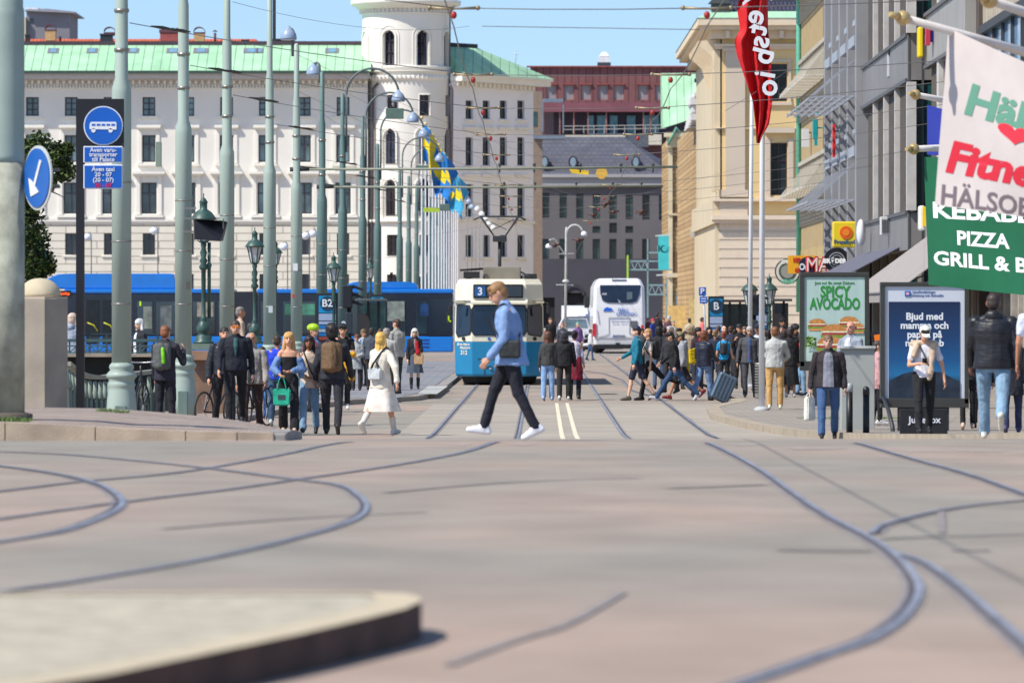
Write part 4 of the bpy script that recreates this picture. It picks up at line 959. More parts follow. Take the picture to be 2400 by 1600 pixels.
# E pale panel block
E = thing('pale_panel_block', 'pale panelled block with wide ribbed windows above the awnings', 'building', (12, 165, 0)); WE = 11.5; Yg, Yh = YP(2262, WE), YP(2168, WE)-.2
mb = MB()
for z0, z1 in ((9.35, 10.9), (3.9, 5.1), (14.6, 16)): fbox(mb, WE, Yg, Yh, z0, z1, 0, .5)
build_each(mb, 'spandrel', mat((156, 152, 146), rough=.5, var=.12, scale=.6), E)
mb = MB()
for z in (9.35, 10.9, 5.1): fbox(mb, WE, Yg, Yh, z-.06, z+.05, .07, .1)
build_each(mb, 'sill', mat((96, 92, 90), rough=.5), E)
for z0, z1 in ((5.15, 9.3), (10.95, 14.6)):
    y = Yg
    while y < Yh-1:
        y1 = min(y+5.0, Yh); mb = MB(); fbox(mb, WE, y, y1, z0, z1, -.25, .34); f = mb.build('window', RIB, E)
        mb = MB(); q = y+.5
        while q < y1-.1: fbox(mb, WE, q, q+.09, z0, z1, -.1, .3); q += .4
        mb.build('blind', mat((116, 106, 98), rough=.6), f); mb = MB(); fbox(mb, WE, y-.3, y+.5, z0, z1, .03, .25); mb.build('fin', mat((206, 202, 196), rough=.5), f); y += 5.1
mb = MB(); fbox(mb, WE, Yg, Yh, 0, 3.9, -.4, 1); mb.build('shopfront', mat((46, 46, 48), rough=.25, var=.4, scale=.6), E)
mb = MB(); y = Yg
while y < Yh: fbox(mb, WE, y, y+.35, 0, 3.9, -.2, .5); y += 3.1
build_each(mb, 'shop_pillar', mat((156, 146, 134)), E)
mb = MB(); mb.prism([Vector((fx(WE, Yg)+.6, Yg, 0)), Vector((fx(WE, Yh)+.6, Yh, 0)), Vector((28, Yh, 0)), Vector((28, Yg, 0))], (0, 0, 21.9)); mb.build('core', mat((90, 86, 84)), E)
# F nearest block with sky-reflecting glass
G = thing('glass_front_block', 'nearest block with beige slatted bands, sky reflecting glass and green canopy', 'building', (12.5, 130, 0)); WF = 11.9; Yi, Yj = 96.0, YP(2262, WF)-6
mb = MB(); mb.box(fx(WF, Yj)-.1, fx(WF, Yj)+1.4, Yj, Yj+.7, 0, 22); fbox(mb, WF, Yj-.4, Yj, 0, 22, .1, .5); mb.build('pillar', mat((84, 72, 66), rough=.6), G)
mb = MB(); fbox(mb, WF, Yi, Yj-.4, 9.6, 13.4, 0, .5); fbox(mb, WF, Yi, Yj-.4, 3.6, 4.6, 0, .5); fbox(mb, WF, Yi, Yj-.4, 17, 22, 0, .5); build_each(mb, 'slatted_band', mat_tex('beige_slats', (192, 180, 158), (184, 172, 150), (110, 100, 90), .55, 30, .05, plane='YZ', bump=.03, offset=0), G)
mb = MB(); fbox(mb, WF, Yi, Yj-.4, 7.2, 9.6, -.06, .5); fbox(mb, WF, Yi, Yj-.4, 13.4, 17, -.06, .5); f = mb.build('window_band', mat((132, 172, 214), rough=.08, var=.35, scale=.5, spec=.9), G)  # reflected sky is painted into the glass as a blue base colour
mb = MB(); y = Yi
while y < Yj-.5: fbox(mb, WF, y, y+.12, 7.2, 9.6, .03, .3); y += 3.0
fbox(mb, WF, Yi, Yj-.4, 9.5, 9.72, .12, .3); mb.build('mullion', mat((60, 62, 66)), f)
mb = MB(); fbox(mb, WF, Yi, Yj-.4, 6.4, 7.1, .5, .5); mb.build('canopy', mat((142, 196, 160), rough=.6, var=.15), G)
mb = MB(); fbox(mb, WF, Yi, Yj-.4, 4.6, 6.4, -.1, .5); mb.build('upper_window', DKG, G)
mb = MB(); fbox(mb, WF, Yi, Yj-.4, 0, 3.6, -.3, .6); mb.build('shopfront', mat((58, 56, 58), rough=.2, var=.6, scale=.7), G)
mb = MB(); y = Yi; random.seed(3)
while y < Yj-.5: fbox(mb, WF, y, y+random.choice((.12, .3, .2)), 0, 3.6, -.12, .4); y += random.choice((.9, 1.5, 2.2))
build_each(mb, 'shop_pillar', mat((166, 158, 146), var=.3), G)
mb = MB(); mb.prism([Vector((fx(WF, Yi)+.7, Yi, 0)), Vector((fx(WF, Yj)+.7, Yj-.1, 0)), Vector((30, Yj-.1, 0)), Vector((30, Yi, 0))], (0, 0, 21.9)); mb.build('core', mat((90, 86, 84)), G)
# awnings
def awning(W, Y0, Y1, zt, zl, out, m, label):
    t = thing('awning', label, 'awning', (fx(W, (Y0+Y1)/2)-out/2, (Y0+Y1)/2, zt), 'shop awnings')
    mb = MB(); a = Vector((fx(W, Y0), Y0, zt)); b = Vector((fx(W, Y1), Y1, zt)); c = Vector((fx(W, Y1)-out, Y1, zl)); d = Vector((fx(W, Y0)-out, Y0, zl))
    mb.prism([a, b, c, d], (0, 0, .03)); mb.build('canvas', m, t)
    mb = MB(); mb.prism([d-Vector((.01, 0, 0)), c-Vector((.01, 0, 0)), c-Vector((.01, 0, .26)), d-Vector((.01, 0, .26))], (.02, 0, 0)); mb.build('valance', m, t)
    mb = MB()
    for q in (0, .5, 1): p = a.lerp(b, q); r = d.lerp(c, q); mb.bar(p-Vector((0, 0, .9)), r-Vector((0, 0, .04)), .04)
    mb.bar(d-Vector((0, 0, .03)), c-Vector((0, 0, .03)), .05); mb.build('arm', mat((70, 70, 74)), t)
awning(11, 175, 196, 4.0, 3.0, 1.9, mat((98, 98, 112), rough=.85, var=.08), 'far dark blue grey awning above the shopfront, partly behind the advert')
awning(11.4, 146, 168, 4.25, 2.55, 2.3, mat((158, 150, 146), rough=.85, var=.08), 'nearer lighter grey awning sloping down behind the poster with burgers')
# ---------------- shop signs hanging over the pavement
def plate(name, label, cat, x0, x1, y0, y1, Y, col, th=.12, bev=.0, group='shop signs hanging over the right pavement', arm=True):
    t = thing(name, label, cat, PT((x0+x1)/2, y1, Y), group)
    mb = MB(); mb.box(PX(x0, Y), PX(x1, Y), Y, Y+th, PZ(y1, Y), PZ(y0, Y), bev); mb.build('panel', mat(col, rough=.45, var=.04), t)
    if arm: mb = MB(); yy_ = (y0*.8+y1*.2); mb.bar((PX(x1, Y)-.02, Y+th*.5, PZ(yy_, Y)), (11.3+AX(Y), Y+th*.5, PZ(yy_, Y)), .05); mb.build('bracket', mat((70, 70, 72)), t)
    return t
def round_sign(name, label, px, py, r, Y, col, ring=None, rx=None):
    t = thing(name, label, 'shop sign', PT(px, py+r, Y), 'shop signs hanging over the right pavement'); k = Y/F
    mb = MB(); mb.disc((PX(px, Y), Y, PZ(py, Y)), r*k, .12, 36); mb.build('panel', mat(col, rough=.45, var=.04), t)
    if ring:
        mb = MB(); c = Vector((PX(px, Y), Y-.012, PZ(py, Y)))
        for rr, c_ in ring:
            mb = MB(); mb.disc(c, rr*k, .014, 30); mb.build('ring', mat(c_, rough=.5, var=.03), t); c = c-Vector((0, .012, 0))
    mb = MB(); mb.bar((PX(px, Y), Y+.06, PZ(py-r*.0, Y)), (11.3+AX(Y), Y+.06, PZ(py, Y)), .04) if False else mb.bar((PX(px+r, Y)-.02, Y+.06, PZ(py, Y)), (11.3+AX(Y), Y+.06, PZ(py, Y)), .04); mb.build('bracket', mat((70, 70, 72)), t)
    return t
def sgn(t, body, px, py, hpx, Y, col, bold=0.0, sx=1.0, dy=-.02, **k):
    return text(body, hpx*Y/F*1.38, TF(Vector((PX(px, Y), Y+dy, PZ(py, Y)))), mat(col, rough=.5, var=.02), t, bold=bold*Y/F, sx=sx, **k)
NAVY = (26, 30, 48); YL = (238, 200, 30)
t = round_sign('round_shop_sign', 'round coffee shop sign with green lower rim, lowest of the hanging signs', 1846, 636, 30, 222, (60, 66, 70), [(27, (214, 210, 196)), (21, (70, 84, 80)), (16, (150, 150, 140))])
sgn(t, 'ESPRESSO', 1846, 614, 9, 222, (235, 235, 230), .6, .55, -.05); sgn(t, 'HOUSE', 1846, 660, 10, 222, (100, 190, 160), .6, .7, -.05)
t = plate('shop_sign', 'orange yellow sign reading KEBAB GRILL in red letters', 'shop sign', 1847, 1912, 599, 641, 214, (236, 170, 28))
sgn(t, 'KEBAB', 1874, 610, 10, 214, (196, 40, 30), .6, .75); sgn(t, 'GRILL', 1876, 634, 10, 214, (196, 40, 30), .6, .75)
t = round_sign('round_shop_sign', 'small dark blue round sign overlapping the orange yellow one', 1895, 624, 23, 210, NAVY)
sgn(t, 'On', 1884, 626, 15, 210, (225, 230, 240), .8, .8)
t = thing('shop_sign', 'red sign shaped as the overlapping letters MA', 'shop sign', PT(1916, 640, 206), 'shop signs hanging over the right pavement')
sgn(t, 'MA', 1916, 622, 34, 206, (205, 34, 44), 3.2, .82, 0, ext=.06); sgn(t, 'MA', 1916, 622, 34, 206, (240, 215, 210), .0, .82, -.09, ext=.003)
mb = MB(); mb.bar(PT(1930, 628, 206.1), (11.3+AX(206), 206.1, PZ(628, 206)), .05); mb.build('bracket', mat((70, 70, 72)), t)
t = round_sign('round_shop_sign', 'large black round sign reading BRODER in white letters', 1961, 610, 30, 201, (24, 24, 30), [(19, (170, 172, 176)), (17, (24, 24, 30)), (13, (150, 152, 156)), (11, (24, 24, 30))])
sgn(t, 'BR\u00d6DER', 1956, 612, 10, 201, (240, 240, 240), 1.0, 1.0, -.07)
t = plate('kiosk_sign', 'square yellow newsagent sign with a round orange sun', 'shop sign', 1951, 2013, 519, 580, 198, (232, 204, 36), .2, .06)
mb = MB(); mb.disc((PX(1983, 198), 197.97, PZ(545, 198)), 15*198/F, .03); mb.build('sun_disc', mat((232, 96, 26), rough=.4, var=.05), t)
mb = MB(); mb.disc((PX(1983, 198), 197.955, PZ(545, 198)), 8*198/F, .02); mb.build('sun_core', mat((240, 140, 36), rough=.4, var=.05), t)
sgn(t, 'Pressbyr\u00e5n', 1983, 567, 10, 198, (40, 84, 120), .4, .95)
t = plate('shop_sign', 'white box sign with dark side on the grey panelled block', 'shop sign', 2064, 2092, 508, 551, 180, (216, 214, 210), .5, .02)
for k in range(6): mb = MB(); mb.box(PX(2067+k*4, 180), PX(2069+k*4, 180), 179.97, 180, PZ(546, 180), PZ(514, 180)); mb.build('stripe', mat((90, 90, 92)), t)
t = plate('shop_sign', 'dark box sign shaped like a bracket high on the grey panelled block', 'shop sign', 2082, 2104, 126, 180, 180, (186, 186, 190), .7, .02)
mb = MB(); mb.box(PX(2094, 179.9), PX(2104, 179.9), 179.75, 180.0, PZ(178, 180), PZ(116, 180)); mb.box(PX(2082, 179.9), PX(2088, 179.9), 179.75, 180.0, PZ(130, 180), PZ(120, 180)); mb.build('bracket_shape', mat((24, 26, 36)), t)
t = plate('shop_sign', 'tall narrow yellow light box sign high on the pale block', 'shop sign', 2152, 2164, 63, 135, 170, (238, 208, 20), .6, .05)
t = plate('shop_sign', 'small box sign in blue and red next to the yellow light box', 'shop sign', 2181, 2197, 55, 98, 167, (40, 66, 190), .5, .02)
mb = MB(); mb.box(PX(2171, 166.8), PX(2181, 166.8), 166.9, 167.4, PZ(106, 167), PZ(62, 167)); mb.build('red_panel', mat((196, 50, 74), rough=.5), t)
t = plate('shop_sign', 'white and yellow light box sign beside the green banner', 'shop sign', 2154, 2168, 482, 540, 160, (232, 230, 224), .5, .05)
mb = MB(); mb.box(PX(2162, 160), PX(2170, 160), 159.95, 160, PZ(530, 160), PZ(484, 160)); mb.build('yellow_panel', mat((240, 200, 30)), t)
t = plate('shop_sign', 'thin vertical red sign on the silver ribbed block', 'shop sign', 1952, 1958, 292, 368, 206, (220, 34, 30), .5)
t = plate('shop_sign', 'white box sign on the pebbledash block beside the green downpipe', 'shop sign', 1880, 1896, 302, 345, 232, (206, 208, 216), .5)
t = thing('information_sign', 'turquoise sign shaped like a letter i on the pebbledash block', 'shop sign', PT(1911, 340, 222), 'shop signs hanging over the right pavement')
mb = MB(); Y = 222; mb.ball(PT(1914, 268, Y), 5*Y/F); mb.box(PX(1905, Y), PX(1917, Y), Y, Y+.3, PZ(326, Y), PZ(279, Y), .03); mb.box(PX(1909, Y), PX(1916, Y), Y, Y+.3, PZ(341, Y), PZ(326, Y)); mb.bar(PT(1916, 300, Y+.1), (11.2+AX(Y), Y+.1, PZ(300, Y)), .05); mb.build('letter_shape', mat((20, 150, 156), rough=.4), t)
# round white lamp sign fixed left of the far awning
mb = MB(); mb.ball(PT(2018, 545, 190), .16, .3, .45); tag(mb.build('wall_lamp', mat((225, 225, 225), rough=.4), loc=PT(2018, 560, 190)), 'white oval lamp box on the wall beside the yellow newsagent sign', 'wall lamp')
# teal hanging banner on a frame
tb = thing('street_banner', 'turquoise vertical banner with dark emblem hanging from the sandstone house', 'banner', PT(1555, 640, 330)); Y = 330
mb = MB(); mb.box(PX(1543, Y), PX(1568, Y), Y, Y+.15, PZ(632, Y), PZ(553, Y)); mb.box(PX(1541, Y), PX(1546, Y), Y, Y+.15, PZ(590, Y), PZ(575, Y)); mb.build('cloth', mat((70, 196, 196), rough=.7, var=.12, scale=2), tb)
mb = MB(); c = PT(1555, 583, Y-.02); mb.disc(c, .2, .02); mb.build('emblem', mat((20, 60, 70)), tb)
mb = MB(); mb.disc(c+Vector((.07, -.02, 0)), .16, .02); mb.box(c.x+.26, c.x+.36, Y-.03, Y, c.z+.04, c.z+.14); mb.box(c.x+.26, c.x+.36, Y-.03, Y, c.z-.14, c.z-.04); mb.build('emblem_detail', mat((70, 190, 190)), tb)
mb = MB(); mb.bar(PT(1536, 553, Y+.1), PT(1575, 549, Y+.1), .08); mb.bar(PT(1538, 645, Y+.1), PT(1575, 643, Y+.1), .08); mb.build('bracket', mat((205, 205, 198)), tb)
# steel gantry
gy = thing('steel_gantry', 'light steel lattice gantry behind the white coach', 'gantry', PT(1518, 735, 335)); Y = 335
mb = MB()
for a, b in (((1518, 560), (1518, 745)), ((1471, 598), (1471, 745)), ((1471, 612), (1545, 612)), ((1471, 632), (1575, 632)), ((1518, 592), (1545, 592)), ((1518, 668), (1562, 668)), ((1518, 690), (1562, 690)), ((1562, 650), (1562, 745))): mb.bar(PT(*a, Y), PT(*b, Y), .09)
for k in range(6): mb.bar(PT(1471+k*8, 612 if k % 2 else 632, Y), PT(1479+k*8, 632 if k % 2 else 612, Y), .05)
for k in range(5): mb.bar(PT(1520+k*8, 668 if k % 2 else 690, Y), PT(1528+k*8, 690 if k % 2 else 668, Y), .05)
mb.build('lattice', mat((150, 176, 176), rough=.4, metal=.3), gy)
mb = MB(); mb.bar(PT(1471, 598, Y-.1), PT(1471, 655, Y-.1), .1); mb.build('reflector_strip', mat((176, 214, 60)), gy)
# ================================================================= POLES, LAMPS, WIRES
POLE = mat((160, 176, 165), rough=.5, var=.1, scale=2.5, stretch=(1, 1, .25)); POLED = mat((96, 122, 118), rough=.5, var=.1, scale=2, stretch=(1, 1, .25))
LAMPM = mat((150, 168, 192), rough=.35, var=.05)
def pole_xy(n):
    tabs = {0: (12, 68.0), 1: (285, 86.6), 2: (430, 101.6), 3: (532, 115.6), 4: (632, 133.7), 5: (695, 148.4), 6: (755, 165.7), 7: (803, 182.7), 8: (850, 203.0), 9: (885, 220.5), 10: (937, 256.0), 11: (958, 273.5)}
    if n in tabs: px, Y = tabs[n]; return PX(px, Y), Y
    Y = 273.5+(n-11)*17.0; return AX(Y)-6.4, Y
ordi = ['', 'second', 'third', 'fourth', 'fifth', 'sixth', 'seventh', 'eighth', 'ninth', 'tenth', 'eleventh', 'twelfth', 'thirteenth', 'fourteenth', 'fifteenth', 'sixteenth', 'seventeenth', 'eighteenth', 'nineteenth', 'twentieth', 'twenty-first']
poles = []
def tram_pole(n):
    x, Y = pole_xy(n); z = PH(x, Y) if Y < 300 else .1
    if Y > 118: z = .1
    lab = ('thick steel tram pole with fluted bell base directly behind the bus lane sign' if n == 1 else
           'steel tram pole with bell base carrying the dark signal box, beside the double lantern' if n == 2 else '%s steel tram pole of the left row counted from the camera' % ordi[n])
    t = thing('tram_pole', lab, 'pole', (x, Y, z), 'tram wire poles in a row down the left side')
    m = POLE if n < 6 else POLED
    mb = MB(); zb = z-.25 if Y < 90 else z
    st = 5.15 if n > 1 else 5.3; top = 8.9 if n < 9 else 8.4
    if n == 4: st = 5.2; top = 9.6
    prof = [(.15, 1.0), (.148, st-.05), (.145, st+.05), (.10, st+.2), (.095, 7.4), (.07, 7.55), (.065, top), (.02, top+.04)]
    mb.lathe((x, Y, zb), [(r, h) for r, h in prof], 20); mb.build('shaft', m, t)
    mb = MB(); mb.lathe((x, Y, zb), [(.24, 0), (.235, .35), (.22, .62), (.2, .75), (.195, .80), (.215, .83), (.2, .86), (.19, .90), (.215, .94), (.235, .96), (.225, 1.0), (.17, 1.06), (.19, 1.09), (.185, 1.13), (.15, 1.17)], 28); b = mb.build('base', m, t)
    if n in (1, 2):
        mb = MB(); mb.box(x-.085, x+.085, Y-.255, Y-.2, zb+.05, zb+.52, .01); mb.build('hatch', mat((112, 132, 124), rough=.5), b)
    mb = MB()
    for zz in ((5.9, 6.5) if n < 6 else (5.9, 6.9)):
        mb.lathe((x, Y, zb+zz), [(.155 if zz < st else .115, 0), (.155 if zz < st else .115, .05)], 16)
    for zz in (2.05, 3.0, 3.9): mb.lathe((x, Y, zb+zz), [(.152, 0), (.155, .005), (.155, .02), (.152, .025)], 16)
    build_each(mb, 'clamp', mat((150, 146, 136), rough=.35, metal=.6), t)
    poles.append((x, Y, z)); return t
def lamp_arm(x, Y, z, t, ang, r=.84, drop=0, hz=9.35, base=None):
    """swan neck: rises beside the pole and carries a dome lamp"""
    d = Vector((math.cos(ang), math.sin(ang), 0)); b0 = base or hz-2.1
    pts = [Vector((x, Y, z))+d*.12+Vector((0, 0, b0)), Vector((x, Y, z))+d*.12+Vector((0, 0, hz-.25))]
    for k in range(15):
        a = math.pi*(1-k/15.5); pts.append(Vector((x, Y, z))+d*(.12+r+r*math.cos(a))+Vector((0, 0, hz-.25+r*1.0*math.sin(a)+.0)))
    pts.append(Vector((x, Y, z))+d*(.12+2*r-.01)+Vector((0, 0, hz-.1)))
    mb = MB(); mb.tube(pts, .035, 8); arm = mb.build('lamp_arm', mat((92, 104, 108), rough=.5), t)
    e = pts[-1]; mb = MB(); mb.lathe(e-Vector((0, 0, .42)), [(.215, .06), (.22, .10), (.205, .19), (.155, .29), (.07, .36), (.04, .42)], 24); mb.build('lamp_head', LAMPM, arm)
    mb = MB(); mb.lathe(e-Vector((0, 0, .38)), [(.19, 0), (.2, .03)], 20); mb.build('diffuser', mat((215, 220, 226), rough=.5), arm)
for n in range(1, 21):
    t = tram_pole(n); x, Y, z = poles[-1]
    if n == 4: lamp_arm(x, Y, z, t, R(25), hz=10.6, base=8.3)
    elif n == 5: lamp_arm(x, Y, z, t, R(150), r=.07, hz=9.5, base=8.6)
    elif n == 6: lamp_arm(x, Y, z, t, R(130), r=.14, hz=9.3, base=8.6)
    elif n >= 7: lamp_arm(x, Y, z, t, R(0), hz=9.15)
# nearest pole, concrete-like, cut by the frame
x, Y = pole_xy(0); z = .84
t = thing('concrete_pole', 'massive weathered pole nearest the camera, cut by the left edge of the photo', 'pole', (x, Y, z), None)
CONCP = mat((164, 166, 150), rough=.9, var=.35, scale=3.5, bump=.006, bscale=60)
mb = MB(); mb.lathe((x, Y, z), [(.235, -.1), (.235, 3.0)], 36); mb.build('lower_shaft', CONCP, t)
mb = MB(); mb.lathe((x, Y, z), [(.236, 3.0), (.232, 3.08), (.23, 4.75), (.225, 4.83), (.215, 4.86), (.21, 7.5)], 36); mb.build('upper_shaft', mat((150, 166, 158), rough=.6, var=.08), t)
mb = MB(); mb.lathe((x, Y, z), [(.33, -.1), (.33, -.0), (.25, .02)], 30); mb.build('collar', mat((96, 86, 78), rough=.9), t)
# blue keep-left sign
sx, sy = PX(86, 67.6), 67.6; sz = PZ(417, 67.6)
t = thing('keep_left_sign', 'round blue sign with white diagonal arrow fixed to the nearest pole', 'traffic sign', (sx, sy, sz-.38))
Ms = Matrix.Translation((sx, sy, sz)) @ Matrix.Rotation(R(-60), 4, 'Z')
mb = MB(Ms); mb.disc((0, .01, 0), .385, .02, 40); mb.build('rim', mat((196, 200, 196), rough=.5), t)
mb = MB(Ms); mb.disc((0, -.006, 0), .35, .012, 40); mb.build('face', mat((30, 96, 178), rough=.4, var=.05), t)
mb = MB(Ms); mb.bar((.13, -.012, .2), (-.04, -.012, -.08), .05, .01, up=(0, 1, 0)); mb.prism([Vector((-.2, -.016, .0)), Vector((-.14, -.016, -.22)), Vector((.08, -.016, -.17)), Vector((-.02, -.016, -.1)), Vector((-.1, -.016, -.04))], (0, .008, 0)); mb.build('arrow', mat((226, 228, 228), rough=.5), t)
mb = MB(Ms); mb.bar((0, .04, .1), (0, .3, .1), .04); mb.bar((0, .04, -.1), (0, .3, -.1), .04); mb.build('bracket', mat((110, 110, 105)), t)
# bus lane sign on its black box
Y = 81.0; gz = PH(PX(188, Y), Y)-.3
t = thing('bus_lane_sign', 'tall black sign post with blue bus sign and two blue text plates', 'traffic sign', (PX(188, Y), Y, gz+.3))
mb = MB(); mb.box(PX(178, Y), PX(197, Y), Y, Y+.12, gz, PZ(440, Y)+.02); mb.build('post', mat((26, 26, 32), rough=.5), t)
mb = MB(); mb.box(PX(178, Y), PX(290, Y), Y, Y+.12, PZ(345, Y), PZ(232, Y)); mb.box(PX(178, Y), PX(198, Y), Y, Y+.12, PZ(440, Y)+.02, PZ(345, Y)); mb.build('box', mat((24, 24, 30), rough=.5), t)
BLUE = mat((10, 92, 188), rough=.4, var=.05); WHT = mat((226, 230, 236), rough=.5, var=.03)
c = PT(242, 295, Y-.03); mb = MB(); mb.disc(c, 46*Y/F, .03, 44); s1 = mb.build('bus_sign', WHT, t)
mb = MB(); mb.disc(c-Vector((0, .008, 0)), 43.5*Y/F, .008, 44); mb.build('blue_face', BLUE, s1)
def pbox(mb, x0, x1, y0, y1, Y, th=.01): mb.box(PX(x0, Y), PX(x1, Y), Y-th, Y, PZ(y1, Y), PZ(y0, Y))
mb = MB(); y_ = Y-.04; mb.prism([PT(210, 303, y_), PT(210, 292, y_), PT(213, 286, y_), PT(272, 286, y_), PT(273, 290, y_), PT(273, 304, y_)], (0, -.006, 0)); mb.disc(PT(219, 306, y_-.006), 5*Y/F, .006); mb.disc(PT(259, 306, y_-.006), 5*Y/F, .006)
mb.build('bus_symbol', WHT, s1)
mb = MB()
for k in range(5): pbox(mb, 215+k*11.5, 223.5+k*11.5, 290.5, 295, y_-.007, .003)
build_each(mb, 'symbol_window', BLUE, s1)
for i, (y0, y1, lines) in enumerate(((343, 382, (('\u00c4ven varu-', 352), ('transporter', 362.5), ('till Palace', 374))), (386, 443, (('\u00c4ven taxi', 397), ('20 - 07', 409.5), ('(20 - 07)', 422), ('20 - 07', 435))))):
    mb = MB(); mb.box(PX(196, Y), PX(288, Y), Y-.04, Y-.02, PZ(y1, Y), PZ(y0, Y), .012); pl = mb.build('text_plate', WHT, t)
    mb = MB(); mb.box(PX(198.5, Y), PX(285.5, Y), Y-.046, Y-.04, PZ(y1-2.5, Y), PZ(y0+2.5, Y)); mb.build('blue_field', BLUE, pl)
    for j, (s, yy_) in enumerate(lines): text(s, 10.8*Y/F*1.3, TF(PT(242, yy_, Y-.05)), mat((214, 40, 90), rough=.5) if (i == 1 and j == 3) else WHT, pl, bold=.25*Y/F)
mb = MB(); mb.box(PX(308, Y), PX(321, Y), Y+5.5, Y+5.7, PZ(367, Y), PZ(306, Y)); tag(mb.build('pole_cabinet', mat((130, 146, 132), rough=.6), loc=PT(314, 367, Y+5.5)), 'small grey green box strapped to the fluted tram pole behind the bus sign', 'box')
# speaker / signal head seen from behind on pole 3
Y = 101.2; t = thing('signal_box', 'dark box shaped signal head bracketed to the third tram pole', 'signal box', PT(490, 564, Y))
mb = MB(); mb.prism([PT(455, 514, Y-.3), PT(520, 517, Y-.3), PT(532, 520, Y+.1), PT(521, 564, Y+.1), PT(515, 565, Y-.3), PT(456, 561, Y-.3)], (0, .3, 0)); mb.build('housing', mat((30, 30, 38), rough=.5), t)
mb = MB()
for y_ in (488, 512, 543): mb.bar(PT(432, y_, Y-.2), PT(460, y_, Y-.2), .03)
mb.bar(PT(455, 500, Y-.2), PT(456, 563, Y-.2), .025); mb.bar(PT(524, 512, Y-.05), PT(522, 560, Y-.05), .025); mb.build('bracket', mat((140, 135, 130), rough=.4, metal=.5), t)
# ornate cast iron lamp posts
CAST = mat((52, 82, 76), rough=.45, var=.25, scale=7); LG = mat((196, 200, 200), rough=.3, var=.15, alpha=1)
def ornate(px, Y, ytop, ybase, label, s=1.0, simple=False):
    x = PX(px, Y); k = Y/F; zt = PZ(ytop, Y); zb = PZ(ybase, Y)
    t = thing('ornate_street_lamp', label, 'street lamp', (x, Y, zb), 'green cast iron street lamps with glass lanterns')
    H = zt-zb; hl = .92*s; zl = zt-hl
    mb = MB(); w = .2*s
    mb.lathe((x, Y, zl), [(.03, -.02), (w*.42, 0), (w*.5, .03)], 6, smooth=False)
    for a in range(6):
        c, q = math.cos(a*math.pi/3), math.sin(a*math.pi/3); mb.bar((x+c*w*.5, Y+q*w*.5, zl+.02), (x+c*w*.95, Y+q*w*.95, zl+.42*s), .02)
    mb.lathe((x, Y, zl+.42*s), [(w*1.25, 0), (w*1.2, .03), (w*.8, .14*s), (w*.35, .2*s), (w*.35, .31*s), (w*.42, .33*s), (w*.2, .4*s), (.012, .42*s), (.012, .5*s)], 12)
    mb.build('lantern_frame', CAST, t)
    mb = MB(); mb.lathe((x, Y, zl), [(w*.44, .03), (w*.9, .42*s)], 6, smooth=False); mb.build('lantern_glass', LG, t)
    mb = MB(); L = zl-zb
    prof = [(.2, 0), (.2, .04), (.15, .06), (.17, .13), (.11, .17), (.09, .2), (.13, .23), (.135, .32), (.09, .42), (.055, .46), (.075, .48), (.042, .52), (.04, .8), (.045, L-.55), (.07, L-.53), (.09, L-.48), (.05, L-.42), (.08, L-.36), (.045, L-.3), (.07, L-.2), (.04, L-.12), (.06, L-.05), (.05, L)]
    mb.lathe((x, Y, zb), [(r*(1+(s-1)*.4), z_) for r, z_ in prof], 16)
    if not simple: mb.lathe((x+.11, Y+.03, zb+.5), [(.035, 0), (.035, L-1.0), (.055, L-.95), (.03, L-.9), (.035, L-.5)], 10)
    mb.build('post', CAST, t)
    if not simple:
        mb = MB(); mb.box(x-.27, x+.27, Y-.27, Y+.27, zb-.12, zb); mb.build('plinth_cap', mat((112, 128, 116)), t)
    return t
ornate(477, 112, 453, 805, 'double lantern cast iron lamp on a stone plinth behind the dark signal box', 1.05)
# second lantern of that lamp sits slightly behind
ornate(597, 124, 533, 805, 'cast iron lamp with single glass lantern between the fourth and fifth tram poles', .86, True)
ornate(646, 170, 560, 810, 'cast iron lamp half hidden behind the fifth tram pole', .85, True)
ornate(782, 150, 592, 815, 'cast iron lamp with green roofed lantern left of the traffic light', .85, True)
ornate(868, 230, 600, 800, 'slim distant cast iron lamp between two tram poles', 1.0, True)
ornate(1757, 160, 640, 830, 'cast iron lamp behind the white flagpoles, left one of two', 1.0, True)
ornate(1803, 165, 640, 830, 'cast iron lamp behind the white flagpoles, right one of two', 1.0, True)
# stone plinth under the double lamp and parapet
ST = mat((150, 118, 96), rough=.9, var=.2, scale=3, bump=.004)
t = thing('stone_parapet', 'reddish granite bridge parapet carrying the double lantern lamp', 'parapet', (PX(490, 110), 110, 0))
mb = MB(); mb.box(PX(440, 110), PX(545, 110), 109.6, 110.6, PZ(843, 110), PZ(822, 110)); mb.build('coping', ST, t)
mb = MB(); mb.box(PX(452, 110), PX(532, 110), 109.8, 110.5, 0, PZ(843, 110)); mb.build('pier', mat((128, 102, 84), rough=.9, var=.25, scale=3), t)
